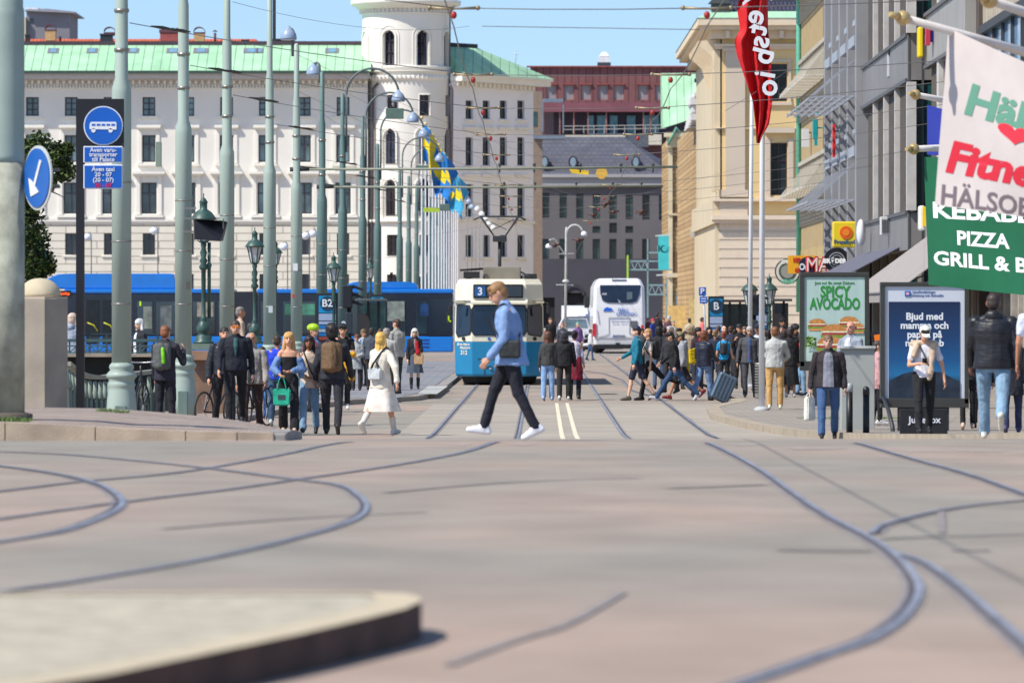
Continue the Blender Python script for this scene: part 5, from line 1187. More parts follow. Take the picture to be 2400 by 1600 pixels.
# ---------------- overhead lines
WIRE = mat((116, 112, 110), rough=.5, var=.1); INS = mat((172, 48, 40), rough=.4); BRZ = mat((150, 136, 108), rough=.45, metal=.4)
def sag(a, b, s, n=10): return [a.lerp(b, i/n)-Vector((0, 0, s*4*(i/n)*(1-i/n))) for i in range(n+1)]
k = 0
spans = [(71, 68.3), (91, 87), (106, 101.6), (122, 115.6), (138, 133.7), (171, 165.7), (188, 182.7), (208, 203), (240, 220)]
for i, (Y, Yp) in enumerate(spans):
    zc = 5.85; p = min(poles+[(-5.9, 68, 0)], key=lambda q: abs(q[1]-Yp)); a = Vector((p[0]+.12, p[1], 6.45)); c1 = Vector((AX(Y)-1.1, Y, zc)); c2 = Vector((AX(Y)+2.06, Y, zc-.0)); e = Vector((11+AX(Y), Y+2, 6.9)) if Y > 98 else Vector((11+AX(Y), Y+4, 6.7))
    t = thing('span_wire', 'thin steel span wire with insulators across the street, %s from the camera' % (['nearest']+ordi[1:])[i], 'overhead wire', c1, 'span wires carrying the tram wires')
    mb = MB(); mb.tube(sag(a, c1, .05, 6), .0065, 4); mb.tube(sag(c1, c2, .02, 3), .0065, 4); mb.tube(sag(c2, e, .12, 8), .0065, 4)
    mb.build('wire', WIRE, t)
    for j, c in enumerate((c1, c2)):
        mb = MB(); mb.tube([c+Vector((-.3, 0, .0)), c+Vector((-.06, 0, -.01)), c+Vector((.06, 0, -.01)), c+Vector((.3, 0, .0))], [.024, .014, .014, .024], 6)
        for s_ in (-.3, .3): mb.ball(c+Vector((s_, 0, 0)), .032, n=8, m=6)
        h = mb.build('hanger', BRZ, t); mb = MB(); mb.ball(c-Vector((0, 0, .09)), .04, .04, .05, n=10, m=6); mb.build('insulator', INS, h)
    if Yp > 80:
        mb = MB(); q = a.lerp(c1, .06); r = a.lerp(c1, .17); mb.tube([q, q.lerp(r, .3), q.lerp(r, .5), q.lerp(r, .8), r], [.01, .03, .014, .028, .01], 8); mb.build('strain_insulator', mat((70, 64, 58), rough=.5), t)
for j, (c, lab) in enumerate(((-1.1, 'left'), (2.06, 'right'))):
    pts = []
    ys_ = [10]+[q[0] for q in spans]+[300, 420]
    for a, b in zip(ys_, ys_[1:]): pts += [Vector((AX(y)+c+(.12 if i_ else -.12)*0, y, 5.62-.10*math.sin(math.pi*u))) for i_, (y, u) in enumerate([(a+(b-a)*u/5, u/5) for u in range(5)])]
    mb = MB(); mb.tube(pts, .009, 4); tag(mb.build('tram_wire', WIRE, loc=pts[0]), 'tram contact wire over the %s track' % lab, 'overhead wire', 'tram contact wires')
# cantilever tubes
for (Y, pxa, pxb, ya, yb_, lab, n) in ((148.4, 702, 1588, 397, 391, 'upper long horizontal steel tube carrying tram wires', 5), (165.7, 762, 1554, 438, 436, 'lower long horizontal steel tube carrying tram wires', 6)):
    t = thing('wire_crossarm', lab, 'crossarm', PT(pxa, ya, Y), 'long horizontal tubes carrying the tram wires')
    mb = MB(); mb.tube([PT(pxa, ya, Y), PT((pxa+pxb)/2, (ya+yb_)/2+2, Y), PT(pxb, yb_, Y)], .033, 8); mb.build('tube', mat((134, 138, 122), rough=.5), t)
    mb = MB()
    for c in (-1.1, 2.06, -.2, 2.9, 1.0): p = Vector((AX(Y)+c, Y, PZ((ya+yb_)/2, Y))); mb.tube([p+Vector((0, 0, .09)), p-Vector((0, 0, .12))], .022, 6); mb.ball(p+Vector((0, 0, .09)), .045, n=8, m=5)
    build_each(mb, 'clip', mat((70, 74, 70)), t)
    mb = MB(); q = PT(pxa, ya, Y); mb.tube([q+Vector((-.25, 0, .0)), q+Vector((.25, 0, 0))], [.06, .045], 8); mb.tube([q+Vector((0, 0, .08)), q+Vector((.5, 0, .02))], .02, 6); mb.build('wall_joint', mat((50, 54, 52)), t)
# slack cables and extra wires fanning from the poles
def wire(a, b, s, lab, r=.005, w='cable'): mb = MB(); pts = sag(a, b, s, 14); mb.tube(pts, r, 4); tag(mb.build(w, WIRE, loc=pts[0]), lab, 'cable', 'thin cables between poles and facades')
wire(PT(545, 5, 116), PT(1100, 62, 170), .3, 'thin cable running from the fourth pole across the sky to the tower')
wire(PT(1130, 62, 71), PT(1640, 70, 71), .0, 'thin taut cable across the sky between the two nearest hangers')
for i, (a, b, s) in enumerate((((700, 130, 148.4), (1500, 430, 300), .5), ((700, 215, 148.4), (1400, 470, 300), .5), ((760, 190, 165.7), (1480, 500, 300), .4), ((760, 270, 165.7), (1300, 560, 300), .4), ((805, 290, 182.7), (1560, 330, 182), .3), ((890, 370, 220), (1560, 395, 240), .3), ((937, 400, 256), (1560, 520, 260), .2), ((100, 590, 240), (960, 600, 250), .4), ((940, 560, 256), (1880, 350, 241), .4), ((1940, 90, 215), (1700, 260, 92), .1))):
    wire(PT(*a), PT(*b), s, ['high', 'second', 'third', 'lower', 'long', 'middle', 'low', 'faint', 'far', 'upper right'][i]+' thin cable fanning across the view behind the tram poles')
mb = MB()
for (px, Y, py) in ((1300, 210, 575), (1355, 205, 563), (1425, 215, 475), (1417, 200, 480), (1438, 230, 497), (1502, 230, 500), (1390, 230, 504), (1505, 208, 496)):
    c = PT(px, py, Y); t = MB(); t.tube([c-Vector((.22, 0, -.04)), c, c+Vector((.22, 0, .04))], [.035, .03, .035], 6); t.ball(c, .09, n=8, m=6)
    tag(t.build('wire_insulator', mat((76, 48, 44), rough=.5), loc=c), 'small dark wire insulator %s' % {1300: 'lowest and leftmost before the grey apartment block', 1355: 'above the pale lamp beside the white coach', 1425: 'highest of the group before the grey block', 1417: 'just left of the highest before the grey block', 1438: 'just right and below the highest before the grey block', 1502: 'rightmost before the grey block windows', 1390: 'between the lamp and the middle windows of the grey block', 1505: 'right above the rightmost one before the grey block'}[px], 'insulator', 'wire insulators far down the street')
mb.bm.free()
# green sign plates hung from wires
for (x0, x1, y0, y1, Y, lab) in ((904, 946, 254, 279, 190, 'grey green back of a sign hung between the tram poles'), (974, 1005, 388, 398, 230, 'small dark sign back under the lamp arcs'), (1030, 1054, 478, 494, 250, 'small green grey sign back before the flagpoles')):
    mb = MB(); mb.box(PX(x0, Y), PX(x1, Y), Y, Y+.05, PZ(y1, Y), PZ(y0, Y), .02); tag(mb.build('hanging_sign', mat((92, 116, 106), rough=.6), loc=PT(x0, y1, Y)), lab, 'sign')
mb = MB(); Y = 262; mb.box(PX(992, Y), PX(1030, Y), Y, Y+.05, PZ(497, Y), PZ(487, Y)); t = tag(mb.build('hanging_sign', mat((180, 204, 60), rough=.6), loc=PT(1010, 497, Y)), 'bright yellow green sign strip beside the flagpoles', 'sign')
mb = MB(); Y = 300; mb.prism([PT(1334, 396, Y), PT(1380, 400, Y), PT(1379, 410, Y), PT(1340, 406, Y)], (0, .05, 0)); tag(mb.build('hanging_sign', mat((240, 200, 30), rough=.6), loc=PT(1356, 410, Y)), 'yellow sign strip hung over the street before the slate roof', 'sign')
mb = MB(); mb.disc(PT(1410, 406, Y), 13.5*Y/F, .05); tag(mb.build('hanging_sign', mat((222, 176, 70), rough=.6), loc=PT(1410, 420, Y)), 'round yellow sign hung over the street before the slate roof', 'sign')
# ---------------- far white lamp and flags
t = thing('double_street_lamp', 'pale double armed street lamp with white domes right of the tram', 'street lamp', PT(1325, 760, 300)); Y = 300
mb = MB(); mb.tube([PT(1325, 770, Y), PT(1327, 540, Y), PT(1328, 532, Y)], [.075, .055, .04], 10); mb.lathe(PT(1326, 662, Y), [(.13, 0), (.2, .05), (.13, .15)], 10); mb.bar(PT(1303, 667, Y), PT(1344, 668, Y), .04); mb.bar(PT(1310, 595, Y), PT(1345, 594, Y), .03)
mb.tube([PT(1328+19-19*math.cos(a), 548-21*math.sin(a), Y) for a in [math.pi*k/12 for k in range(12)]], .05, 6); mb.tube([PT(1326, 600, Y), PT(1300, 560, Y-3), PT(1288, 562, Y-4)], .04, 6); mb.build('post', mat((205, 205, 198), rough=.5), t)
for (px, py, dy) in ((1369, 549, 0), (1286, 578, -4)):
    mb = MB(); mb.lathe(PT(px, py, Y+dy), [(.15, -.08), (.17, 0), (.14, .1), (.04, .16)], 16); mb.build('lamp_head', mat((236, 238, 244), rough=.4), t)
WP = mat((226, 228, 232), rough=.4, var=.04)
for i in range(14):
    Y = 258+i*8.5; x = AX(Y)-5.45; t = thing('flagpole', 'white flagpole in the dense row left of the tram, number %d from the camera' % (i+1), 'flagpole', (x, Y, .1), 'white flagpoles in a row down the left side')
    t['label'] = 'white flagpole in the dense row left of the tram, %s from the camera' % (['nearest']+ordi[1:])[i]
    mb = MB(); h = 10.6; mb.lathe((x, Y, .1), [(.055, 0), (.055, .8), (.045, .9), (.03, h), (.01, h+.05)], 8); mb.build('mast', WP, t)
    mb = MB(); mb.ball((x, Y, h+.2), .09, n=8, m=6); mb.build('finial', mat((212, 196, 140), rough=.4), t)
    if i < 8:
        # drooping blue flag with a yellow cross, hanging from the top and blown to the right
        random.seed(40+i); nu, nv = 12, 12; Wf, Hf = 2.5, 1.6
        V = {}; cr, bl = MB(), MB()
        def fp(u, v, s=i):
            ph = s*1.3; dx = u*Wf*(.45+.1*math.sin(ph))*(1-.35*(1-v)); dz = -Hf*(1-v)-(u**1.15)*Wf*.72+.12*math.sin(7*u+ph); dy = .22*math.sin(9*u+3*v+ph)*min(1, u*3)
            return Vector((x+.06+dx+.12*math.sin(5*u+6*v+ph)*u, Y+dy, h-.1+dz))
        for a in range(nu*2):
            for b in range(nv*2):
                u0, u1, v0, v1 = a/nu/2, (a+1)/nu/2, b/nv/2, (b+1)/nv/2; cu, cv = (u0+u1)/2, (v0+v1)/2
                q = cr if (.28 < cu < .48 or .38 < cv < .62) else bl
                f = q.face([fp(u0, v0), fp(u1, v0), fp(u1, v1), fp(u0, v1)])
        fl = thing('flag', 'blue flag with yellow cross drooping from the %s flagpole' % (['nearest']+ordi[1:])[i], 'flag', (x, Y, h-4), 'blue and yellow flags on the flagpole row')
        [bmesh.ops.remove_doubles(q_.bm, verts=q_.bm.verts, dist=.002) for q_ in (bl, cr)]; [setattr(f_, 'smooth', True) for q_ in (bl, cr) for f_ in q_.bm.faces]; bl.build('blue_field', mat((20, 118, 196) if i < 5 else (60, 160, 200), rough=.7, var=.12), fl, fixn=False); cr.build('yellow_cross', mat((236, 208, 30), rough=.7, var=.1), fl, fixn=False)
for i, (px, py, Y) in enumerate(((1119, 490, 366), (1129, 502, 369), (1138, 514, 372), (1147, 524, 375), (1156, 534, 378))):
    t = thing('street_lamp', 'distant white globe lamp before the hotel wing, %s of its string' % ['topmost', 'second', 'third', 'fourth', 'lowest'][i], 'street lamp', (PX(px-24, Y), Y, 0), 'string of white globe lamps before the hotel wing')
    mb = MB(); z_ = PZ(py, Y); x_ = PX(px, Y); mb.tube([(x_-.65, Y, 0), (x_-.65, Y, z_-.2)]+[(x_-.33-.32*math.cos(a), Y, z_-.1+.45*math.sin(a)) for a in [math.pi*k/8 for k in range(9)]], .03, 6); mb.build('post', mat((150, 156, 160)), t)
    mb = MB(); mb.ball((x_, Y, z_), .19, n=12, m=8); mb.build('lamp_head', mat((236, 238, 242), rough=.4), t)
for i, (n_, h_, c_, w2) in enumerate(((5, 2.35, (200, 40, 40), .03), (5, 3.1, (226, 226, 226), .06), (4, 2.0, (190, 200, 200), .05), (2, 2.4, (90, 84, 80), .04))):
    x, Y, z = poles[n_-1]; a = -.5+.35*i; mb = MB(); p = Vector((x+.153*math.sin(a), Y-.153*math.cos(a), z+h_)); mb.box(p.x-w2, p.x+w2, p.y-.008, p.y+.004, p.z-w2*1.6, p.z+w2*1.6, .003); par = [o for o in bpy.data.objects if o.type == 'EMPTY' and o.name.startswith('tram_pole') and abs(o.location.x-x) < .01][0]; mb.build('sticker', mat(c_, rough=.6), par)
# far lantern arcs seen as circles on slim posts, left background
for i, (px, py, yb_, Y) in enumerate(((205, 556, 640, 330), (361, 541, 640, 330), (716, 553, 640, 330), (733, 548, 660, 335), (665, 578, 640, 320))):
    t = thing('square_lamp', ['slim lamp post with white globe at the far left before the hotel', 'slim lamp with white globe before the hotel, right of the sign pole', 'grey globe lamp before the hotel by the sixth pole', 'white globe lamp before the hotel by the sixth pole', 'white globe lamp right of the single lantern lamp'][i], 'street lamp', PT(px+10, yb_+150, Y), 'white globe lamps before the hotel')
    mb = MB(); mb.tube([PT(px+9, 727+83, Y), PT(px+9, py-4, Y), PT(px+5, py-12, Y), PT(px, py-8, Y)], .035, 6); mb.build('post', mat((120, 120, 122)), t)
    mb = MB(); mb.lathe(PT(px, py, Y), [(.1, -.22), (.24, -.1), (.26, .05), (.12, .2)], 14); mb.build('lamp_head', mat((228, 232, 240), rough=.4), t)
# ---------------- right white flagpoles, red flag, facade flags
for (px0, px1, Y, lab) in ((1757, 1764, 146, 'left white flagpole, further back, under the red flag'), (1785, 1788, 112, 'right white flagpole, nearer, under the red flag')):
    t = thing('flagpole', lab, 'flagpole', (PX(px0, Y), Y, 0), 'pair of white flagpoles by the red flag')
    mb = MB(); mb.tube([(PX(px0, Y), Y, PR(0, Y)-.05), (PX(px1, Y), Y, 11)], [.06, .042], 14); mb.build('mast', WP, t)
    mb = MB(); mb.lathe((PX(px0, Y), Y, PR(0, Y)-.02), [(.16, 0), (.15, .06), (.08, .1)], 14); mb.build('base', mat((180, 182, 184)), t)
Y = 111.6; fl = thing('red_flag', 'long bright red flag with white letters hanging furled between two white poles', 'flag', PT(1780, 340, Y))
L = [(-60, 1735, 1806), (0, 1733, 1800), (20, 1727, 1800), (70, 1735, 1800), (95, 1721, 1803), (130, 1727, 1806), (190, 1748, 1809), (240, 1765, 1810), (290, 1770, 1803), (305, 1772, 1795), (320, 1772, 1786), (336, 1773, 1781)]
mb = MB(); rows = []
for j in range(45):
    yy_ = -60+396*j/44; a = lerp([(q[0], q[1]) for q in L], yy_); b = lerp([(q[0], q[2]) for q in L], yy_)
    rows.append([mb._v(PT(a+(b-a)*i/16, yy_, Y+.13*math.sin(i*.85+yy_*.02)+.07*math.sin(i*1.9+yy_*.05))) for i in range(17)])
for P_, Q_ in zip(rows, rows[1:]):
    for i in range(16): f = mb.bm.faces.new((P_[i], P_[i+1], Q_[i+1], Q_[i])); f.smooth = True
mb.build('cloth', mat((204, 16, 24), rough=.65, var=.08, scale=2), fl, fixn=False)
for i, (s, px, py, an, mir) in enumerate((('(', 1768, -4, -80, 1), ('e', 1767, 40, -100, 1), ('t', 1775, 68, -100, 1), ('s', 1780, 98, -105, 1), ('b', 1790, 132, -105, 1), ('i', 1794, 175, -100, 1), ('o', 1799, 206, -95, 1))):
    text(s, .6, TF(PT(px, py, Y-.17), 0, R(an)) @ Matrix.Diagonal((mir, -1, 1, 1)), WP, fl, bold=.012)
def banner(name, label, quad, Y0, Y1, col, fold, seed, cat='flag', hem=0):
    """cloth between four photo corners TL,TR,BR,BL; left edge at Y0, right edge at Y1"""
    random.seed(seed); t = thing(name, label, cat, PT(quad[3][0], quad[3][1], Y0)); mb = MB(); nu, nv = 34, 34; G_ = []
    def pt(u, v, off=0):
        Y = Y0+(Y1-Y0)*u; tx = quad[0][0]+(quad[1][0]-quad[0][0])*u; ty = quad[0][1]+(quad[1][1]-quad[0][1])*u; bx = quad[3][0]+(quad[2][0]-quad[3][0])*u; by = quad[3][1]+(quad[2][1]-quad[3][1])*u
        px = tx+(bx-tx)*v; py = ty+(by-ty)*v
        w_ = fold*(math.sin(u*9+v*2+seed)*.6+math.sin(u*4-v*5+seed)*.5)*(.25+v); p = PT(px, py, Y); p.y += w_-off; return p
    for j in range(nv+1): G_.append([mb._v(pt(i/nu, j/nv)) for i in range(nu+1)])
    for j in range(nv):
        for i in range(nu): f = mb.bm.faces.new((G_[j][i], G_[j][i+1], G_[j+1][i+1], G_[j+1][i])); f.smooth = True
    mb.build('cloth', mat(col, rough=.8, var=.05, scale=3), t, fixn=False); return t, pt
def cloth_text(t, pt, s, u0, u1, v0, v1, col, bold=0, shear=0):
    """letters laid on the cloth, following its folds"""
    cu = bpy.data.curves.new('lettering', 'FONT'); cu.body = s; cu.size = 1; cu.offset = bold; cu.resolution_u = 3; cu.shear = shear; cu.fill_mode = 'FRONT'
    me = evaluate(bpy.data.objects.new('lettering', cu)); bpy.data.curves.remove(cu)
    bm = bmesh.new(); bm.from_mesh(me); bmesh.ops.triangulate(bm, faces=bm.faces)
    for _ in range(2): bmesh.ops.subdivide_edges(bm, edges=[e for e in bm.edges if e.calc_length() > .12], cuts=1)
    xs_ = [v.co.x for v in bm.verts]; ys__ = [v.co.y for v in bm.verts]; x0, x1, y0, y1 = min(xs_), max(xs_), min(ys__), max(ys__)
    for v in bm.verts: v.co = pt(u0+(u1-u0)*(v.co.x-x0)/(x1-x0), v1+(v0-v1)*(v.co.y-y0)/(y1-y0), .012)
    bm.to_mesh(me); bm.free(); me.name = 'lettering'; me.materials.clear(); link('lettering', me, mat(col, rough=.7, var=.03), t)
gb, gp = banner('green_banner', 'green restaurant banner reading KEBAB PIZZA GRILL and BAR in white', ((2166, 368), (2480, 372), (2480, 700), (2175, 668)), 88, 84, (8, 96, 62), .16, 2.0)
for s, x0, x1, y0, y1, v_ in (('KEBABER', 2186, 2462, 478, 518, .02), ('PIZZA', 2242, 2368, 545, 580, .02), ('GRILL & BAR', 2186, 2476, 598, 633, .02)):
    def uu_(px, py): v = (py-369)/(684-369); a = 2166+9*v; return (px-a)/(2480-a), v
    u0, v0 = uu_(x0, y0); u1, v1 = uu_(x1, y1); cloth_text(gb, gp, s, u0, u1, v0, v1, (238, 240, 240), .03)
wb, wp = banner('white_banner', 'large white health shop banner with green, red and grey lettering and a heart', ((2222, 66), (2500, 190), (2500, 522), (2192, 480)), 62, 60, (200, 190, 186), .10, 5.0)
def wu(px, py):
    v = .5
    for _ in range(8):
        lx = 2222+(2192-2222)*v; u = (px-lx)/(2500-lx); ty = 66+124*u; by = 480+42*u; v = (py-ty)/(by-ty)
    return u, v
for s, x0, x1, y0, y1, col, b_, sh in (('H\u00e4lsa', 2264, 2485, 190, 270, (96, 150, 128), .04, .2), ('Fitness', 2222, 2500, 325, 405, (206, 34, 54), .045, .2), ('H\u00c4LSOBUTIK', 2210, 2545, 420, 480, (112, 98, 104), .02, 0)):
    u0, v0 = wu(x0, y0); u1, _v = wu(x1, y1+ (0)); _u, v1 = wu(x0, y1); v0b = wu(x0, y0)[1]; cloth_text(wb, wp, s, u0, u1, v0b, v1, col, b_, sh)
mb = MB(); hp = []
for k in range(30):
    a = 2*math.pi*k/30; hp.append((16*math.sin(a)**3, 13*math.cos(a)-5*math.cos(2*a)-2*math.cos(3*a)-math.cos(4*a)))
cu_, cv_ = wu(2376, 315); mb.face([wp(cu_+x_*.0085, cv_-y_*.0042, .02) for x_, y_ in hp]); mb.build('heart', mat((224, 44, 62)), wb, fixn=False)
cloth_text(wb, wp, '&', cu_-.035, cu_+.035, cv_-.04, cv_+.04, (236, 226, 224), .02)
for c_ in wb.children:
    if c_.name.startswith('lettering') and c_ is wb.children[-1]: pass
bb, bp_ = banner('blue_banner', 'small blue banner half hidden behind the white banner', ((2173, 246), (2260, 270), (2260, 372), (2173, 362)), 90, 89, (36, 52, 150), .04, 1.0)
def arm(label, p0, p1, Y, r):
    t = thing('flag_boom', label, 'flagpole', PT(p1[0], p1[1], Y), 'white booms holding the banners')
    a, b = PT(p0[0], p0[1], Y), PT(p1[0], p1[1], Y+1.5); mb = MB(); mb.tube([a, b], [r*.8, r], 12); mb.build('boom', mat((222, 214, 206), rough=.4), t)
    d = (a-b).normalized(); mb = MB(); mb.ball(a+d*r*1.0, r*1.5, n=12, m=8); mb.tube([a+d*r*2, a+d*r*4.6], [r*.9, r*.5], 8); mb.build('finial', mat((190, 164, 112), rough=.35, metal=.3), t)
arm('upper white boom above the white banner at the right', (2120+205, 3), (2520, 70), 61, .062)
arm('white boom from which the white banner hangs', (2125, 45+0), (2500, 175-25), 61.5, .055)
arm('white boom holding the blue banner', (2150, 223), (2290, 250), 88, .055)
arm('short white boom holding the green banner', (2146, 349), (2290, 344), 88, .06)
# ================================================================= VEHICLES
def wheel(parent, c, r, w, axis='x', hub=(120, 120, 124)):
    M = Matrix.Translation(c) @ (Matrix.Rotation(R(90), 4, 'Y') if axis == 'x' else Matrix.Rotation(R(90), 4, 'X'))
    mb = MB(M); mb.lathe((0, 0, -w/2), [(r*.62, 0), (r*.95, 0), (r, w*.15), (r, w*.85), (r*.95, w), (r*.62, w), (r*.6, w*.5)], 28); o = mb.build('wheel', mat((26, 26, 28), rough=.9), parent)
    mb = MB(M); mb.lathe((0, 0, -w/2), [(.02, w*.12), (r*.2, w*.1), (r*.6, w*.2), (r*.6, w*.8), (r*.2, w*.9), (.02, w*.88)], 20); mb.build('rim', mat(hub, rough=.4, metal=.6), o); return o
# ---------------- tram, coming towards us
TX, TY = -.356, 158.0
tram = thing('tram', 'old blue and cream tram number 312 coming towards the camera on line 3', 'tram', (TX, TY, 0))
TBL = mat((14, 128, 176), rough=.3, var=.06, coat=.5); TCR = mat((226, 220, 198), rough=.35, var=.05, coat=.4); TGL = glass_mat((20, 34, 50), rough=.08, var=.6, scale=.8); TDK = mat((22, 22, 24), rough=.6)
OUT = [(-1.24, 14), (-1.24, .42), (-.76, 0), (.76, 0), (1.24, .42), (1.24, 14)]
def ring(z, k=1.0, dy=0): return [Vector((TX+x*k, TY+y+dy, z)) for x, y in OUT]
def hull(mb, levels):
    R_ = [[mb._v(p) for p in ring(*l)] for l in levels]; n = len(OUT)
    for A_, B_ in zip(R_, R_[1:]):
        for i in range(n): mb.bm.faces.new((A_[i], A_[(i+1) % n], B_[(i+1) % n], B_[i]))
    mb.bm.faces.new(R_[0][::-1]); mb.bm.faces.new(R_[-1])
def soft(mb, off=.03, seg=3):
    bmesh.ops.bevel(mb.bm, geom=[e for e in mb.bm.edges], offset=off, segments=seg, affect='EDGES', profile=.5)
    for f in mb.bm.faces: f.smooth = False
mb = MB(); hull(mb, [(.24, .95, .05), (.30, .985, .01), (1.2, 1.0, 0)]); soft(mb, .02); mb.build('lower_body', TBL, tram)
mb = MB(); hull(mb, [(1.203, 1.0, 0), (1.36, 1.0, 0.0), (2.24, .985, .10), (2.34, .985, .10), (2.34, .99, .02), (2.80, .97, .10), (2.95, .90, .25)]); soft(mb, .018); mb.build('upper_body', TCR, tram)
mb = MB(); hull(mb, [(.05, .8, .35), (.235, .85, .3)]); mb.box(TX-.2, TX+.2, TY-.12, TY+.4, .12, .3, .03); mb.build('bogie_skirt', TDK, tram)
def tp(x, z, out=.012, side=0):
    """point on the tram front; side 0 centre panel, +1/-1 chamfer (x then runs 0..1 along the chamfer)"""
    dy = .10*max(0, min(1, (z-1.36)/.88)); k = 1-.015*max(0, min(1, (z-1.36)/.88))
    if side == 0: return Vector((TX+x*k, TY+dy-out, z))
    X_ = .76+.48*x; return Vector((TX+side*X_*k+side*out*.6, TY+.42*x+dy-out*.8, z))
def glass_poly(pts, name, m, parent, th=.012): mb = MB(); mb.prism(pts, (0, -th, 0)); return mb.build(name, m, parent)
rubber = mat((32, 32, 34), rough=.7)
def pane(pts, name='window'):
    c = sum(pts, Vector())/len(pts); f = glass_poly([c+(p-c)*1.06 for p in pts], name, rubber, tram, .012); glass_poly([p-Vector((0, .014, 0)) for p in pts], 'pane', TGL, f, .008); return f
pane([tp(-.66, 1.40), tp(.66, 1.40), tp(.73, 1.5), tp(.735, 2.1), tp(.68, 2.2), tp(-.68, 2.2), tp(-.735, 2.1), tp(-.73, 1.5)], 'windscreen')
for s_ in (-1, 1): pane([tp(.13, 1.42, .012, s_), tp(.80, 1.36, .012, s_), tp(.90, 1.46, .012, s_), tp(.90, 2.15, .012, s_), tp(.8, 2.22, .012, s_), tp(.16, 2.2, .012, s_), tp(.08, 2.1, .012, s_), tp(.06, 1.52, .012, s_)], 'side_windscreen')
mb = MB(); mb.prism([Vector((TX-.78, TY-.05, 2.25)), Vector((TX+.78, TY-.05, 2.25)), Vector((TX+.8, TY+.10, 2.36)), Vector((TX-.8, TY+.10, 2.36))], (0, 0, .05)); mb.build('sun_visor', TCR, tram)
mb = MB(); mb.box(TX-.72, TX+.66, TY-.03, TY+.25, 2.42, 2.80, .02); d = mb.build('destination_box', rubber, tram)
mb = MB(); mb.box(TX-.68, TX-.38, TY-.045, TY-.03, 2.46, 2.75); b = mb.build('line_number_blind', mat((30, 90, 150), rough=.4), d); text('3', .30, TF(Vector((TX-.53, TY-.05, 2.595))), WHT, d, bold=.008)
mb = MB(); mb.box(TX-.33, TX+.62, TY-.045, TY-.03, 2.46, 2.75); mb.build('destination_blind', mat((52, 62, 72), rough=.3), d)
for s_ in (-1, 1):
    mb = MB(); y = TY+.6
    for k in range(7): mb.box(TX+s_*1.232-.012, TX+s_*1.232+.012, y+.1, y+1.6, 1.45, 2.2, .0); y += 1.85
    f = mb.build('side_window', TGL, tram)
mb = MB(); mb.box(TX-1.25, TX+1.25, TY+.25, TY+13.9, 2.28, 2.33); mb.build('roof_band', mat((190, 184, 160), rough=.5), tram)
wt = mat((220, 222, 216), rough=.5, var=.02)
text('312', .155, TF(Vector((TX-.92+.02, TY+.08, .92)), R(-41)), wt, tram, bold=.003) if False else text('312', .17, TF(Vector((TX-.98, TY+.185, .90)), R(-41)), wt, tram, bold=.004)
text('Britt-Marie', .105, TF(Vector((TX-1.0, TY+.20, 1.13)), R(-41)), wt, tram, shear=.3, bold=.002); text('Mattsson', .105, TF(Vector((TX-.95, TY+.16, 1.04)), R(-41)), wt, tram, shear=.3, bold=.002)
for s_ in (-1, 1):
    p = tp(.45, 1.29, .02, s_); mb = MB(Matrix.Translation(p) @ Matrix.Rotation(R(41*s_), 4, 'Z')); mb.disc((0, -.03, 0), .05, .05, 16); mb.build('headlight', mat((36, 36, 38), rough=.3), tram)
mb = MB(); mb.box(TX-.42, TX-.2, TY-.02, TY+.02, .5, .53); mb.box(TX-.6, TX+.7, TY-.012, TY+.02, .725, .74); mb.box(TX-.42, TX-.405, TY-.012, TY+.02, .26, .73); build_each(mb, 'panel_seam', mat((10, 70, 100), rough=.5), tram)
for a, b in (((-.42, 1.42), (-.06, 1.27)), ((.1, 1.42), (.42, 1.27))): mb = MB(); mb.bar(tp(a[0], a[1]+.5, .05), tp(b[0], b[1], .05), .02); mb.build('wiper', rubber, tram)
for s_ in (-1, 1): mb = MB(); mb.tube([(TX+s_*1.2, TY+.4, 2.3), (TX+s_*1.36, TY+.15, 2.28), (TX+s_*1.36, TY+.12, 2.2)], .015, 6); mb.box(TX+s_*1.36-.05, TX+s_*1.36+.05, TY+.08, TY+.14, 1.98, 2.22, .02); mb.build('mirror', rubber, tram)
mb = MB(); mb.box(TX-.45, TX+.6, TY+1.2, TY+3.6, 2.94, 3.30, .03); mb.build('roof_equipment', mat((130, 124, 112), rough=.6), tram)
mb = MB(); mb.box(TX-1.0, TX-.55, TY+.7, TY+1.5, 2.98, 3.16, .02)
for k in range(3): mb.tube([(TX-1.1, TY+.8+k*.3, 3.2), (TX-.45, TY+.8+k*.3, 3.24)], .035, 6)
mb.tube([(TX+.6, TY+.9, 3.15), (TX+.95, TY+.7, 2.95)], .03, 6); mb.box(TX+.7, TX+1.05, TY+1, TY+1.8, 2.9, 3.1, .02); mb.build('resistor_rack', rubber, tram)
mb = MB(); py_ = TY+6; S3 = 3.3
mb.tube([(TX, py_, 2.9), (TX, py_, 4.1)], .05, 8); mb.box(TX-.2, TX+.2, py_-.15, py_+.15, 4.05, 4.22, .02)
for s_ in (-1, 1):
    mb.tube([(TX+s_*.15, py_, 4.2), (TX+s_*.55, py_-.25, 4.75)], .018, 6); mb.tube([(TX+s_*.15, py_, 4.2), (TX+s_*.5, py_+.25, 4.75)], .018, 6); mb.tube([(TX-s_*.2, py_, 4.4), (TX+s_*.42, py_, 4.7)], .012, 6)
for dy in (-.25, .25): mb.tube([(TX-.75, py_+dy, 4.68), (TX-.55, py_+dy, 4.78), (TX+.55, py_+dy, 4.78), (TX+.75, py_+dy, 4.68)], .022, 6)
mb.build('pantograph', mat((46, 48, 52), rough=.5), tram)
mb = MB(); mb.tube([(TX-.28, TY-.02, .45), (TX-.2, TY-.03, .47)], .02, 6); mb.build('step_handle', mat((180, 184, 188), metal=.6), tram)
mb = MB(); mb.disc((TX-.28, TY-.02, 1.29), .045, .02, 8); mb.build('badge', mat((30, 110, 200)), tram)
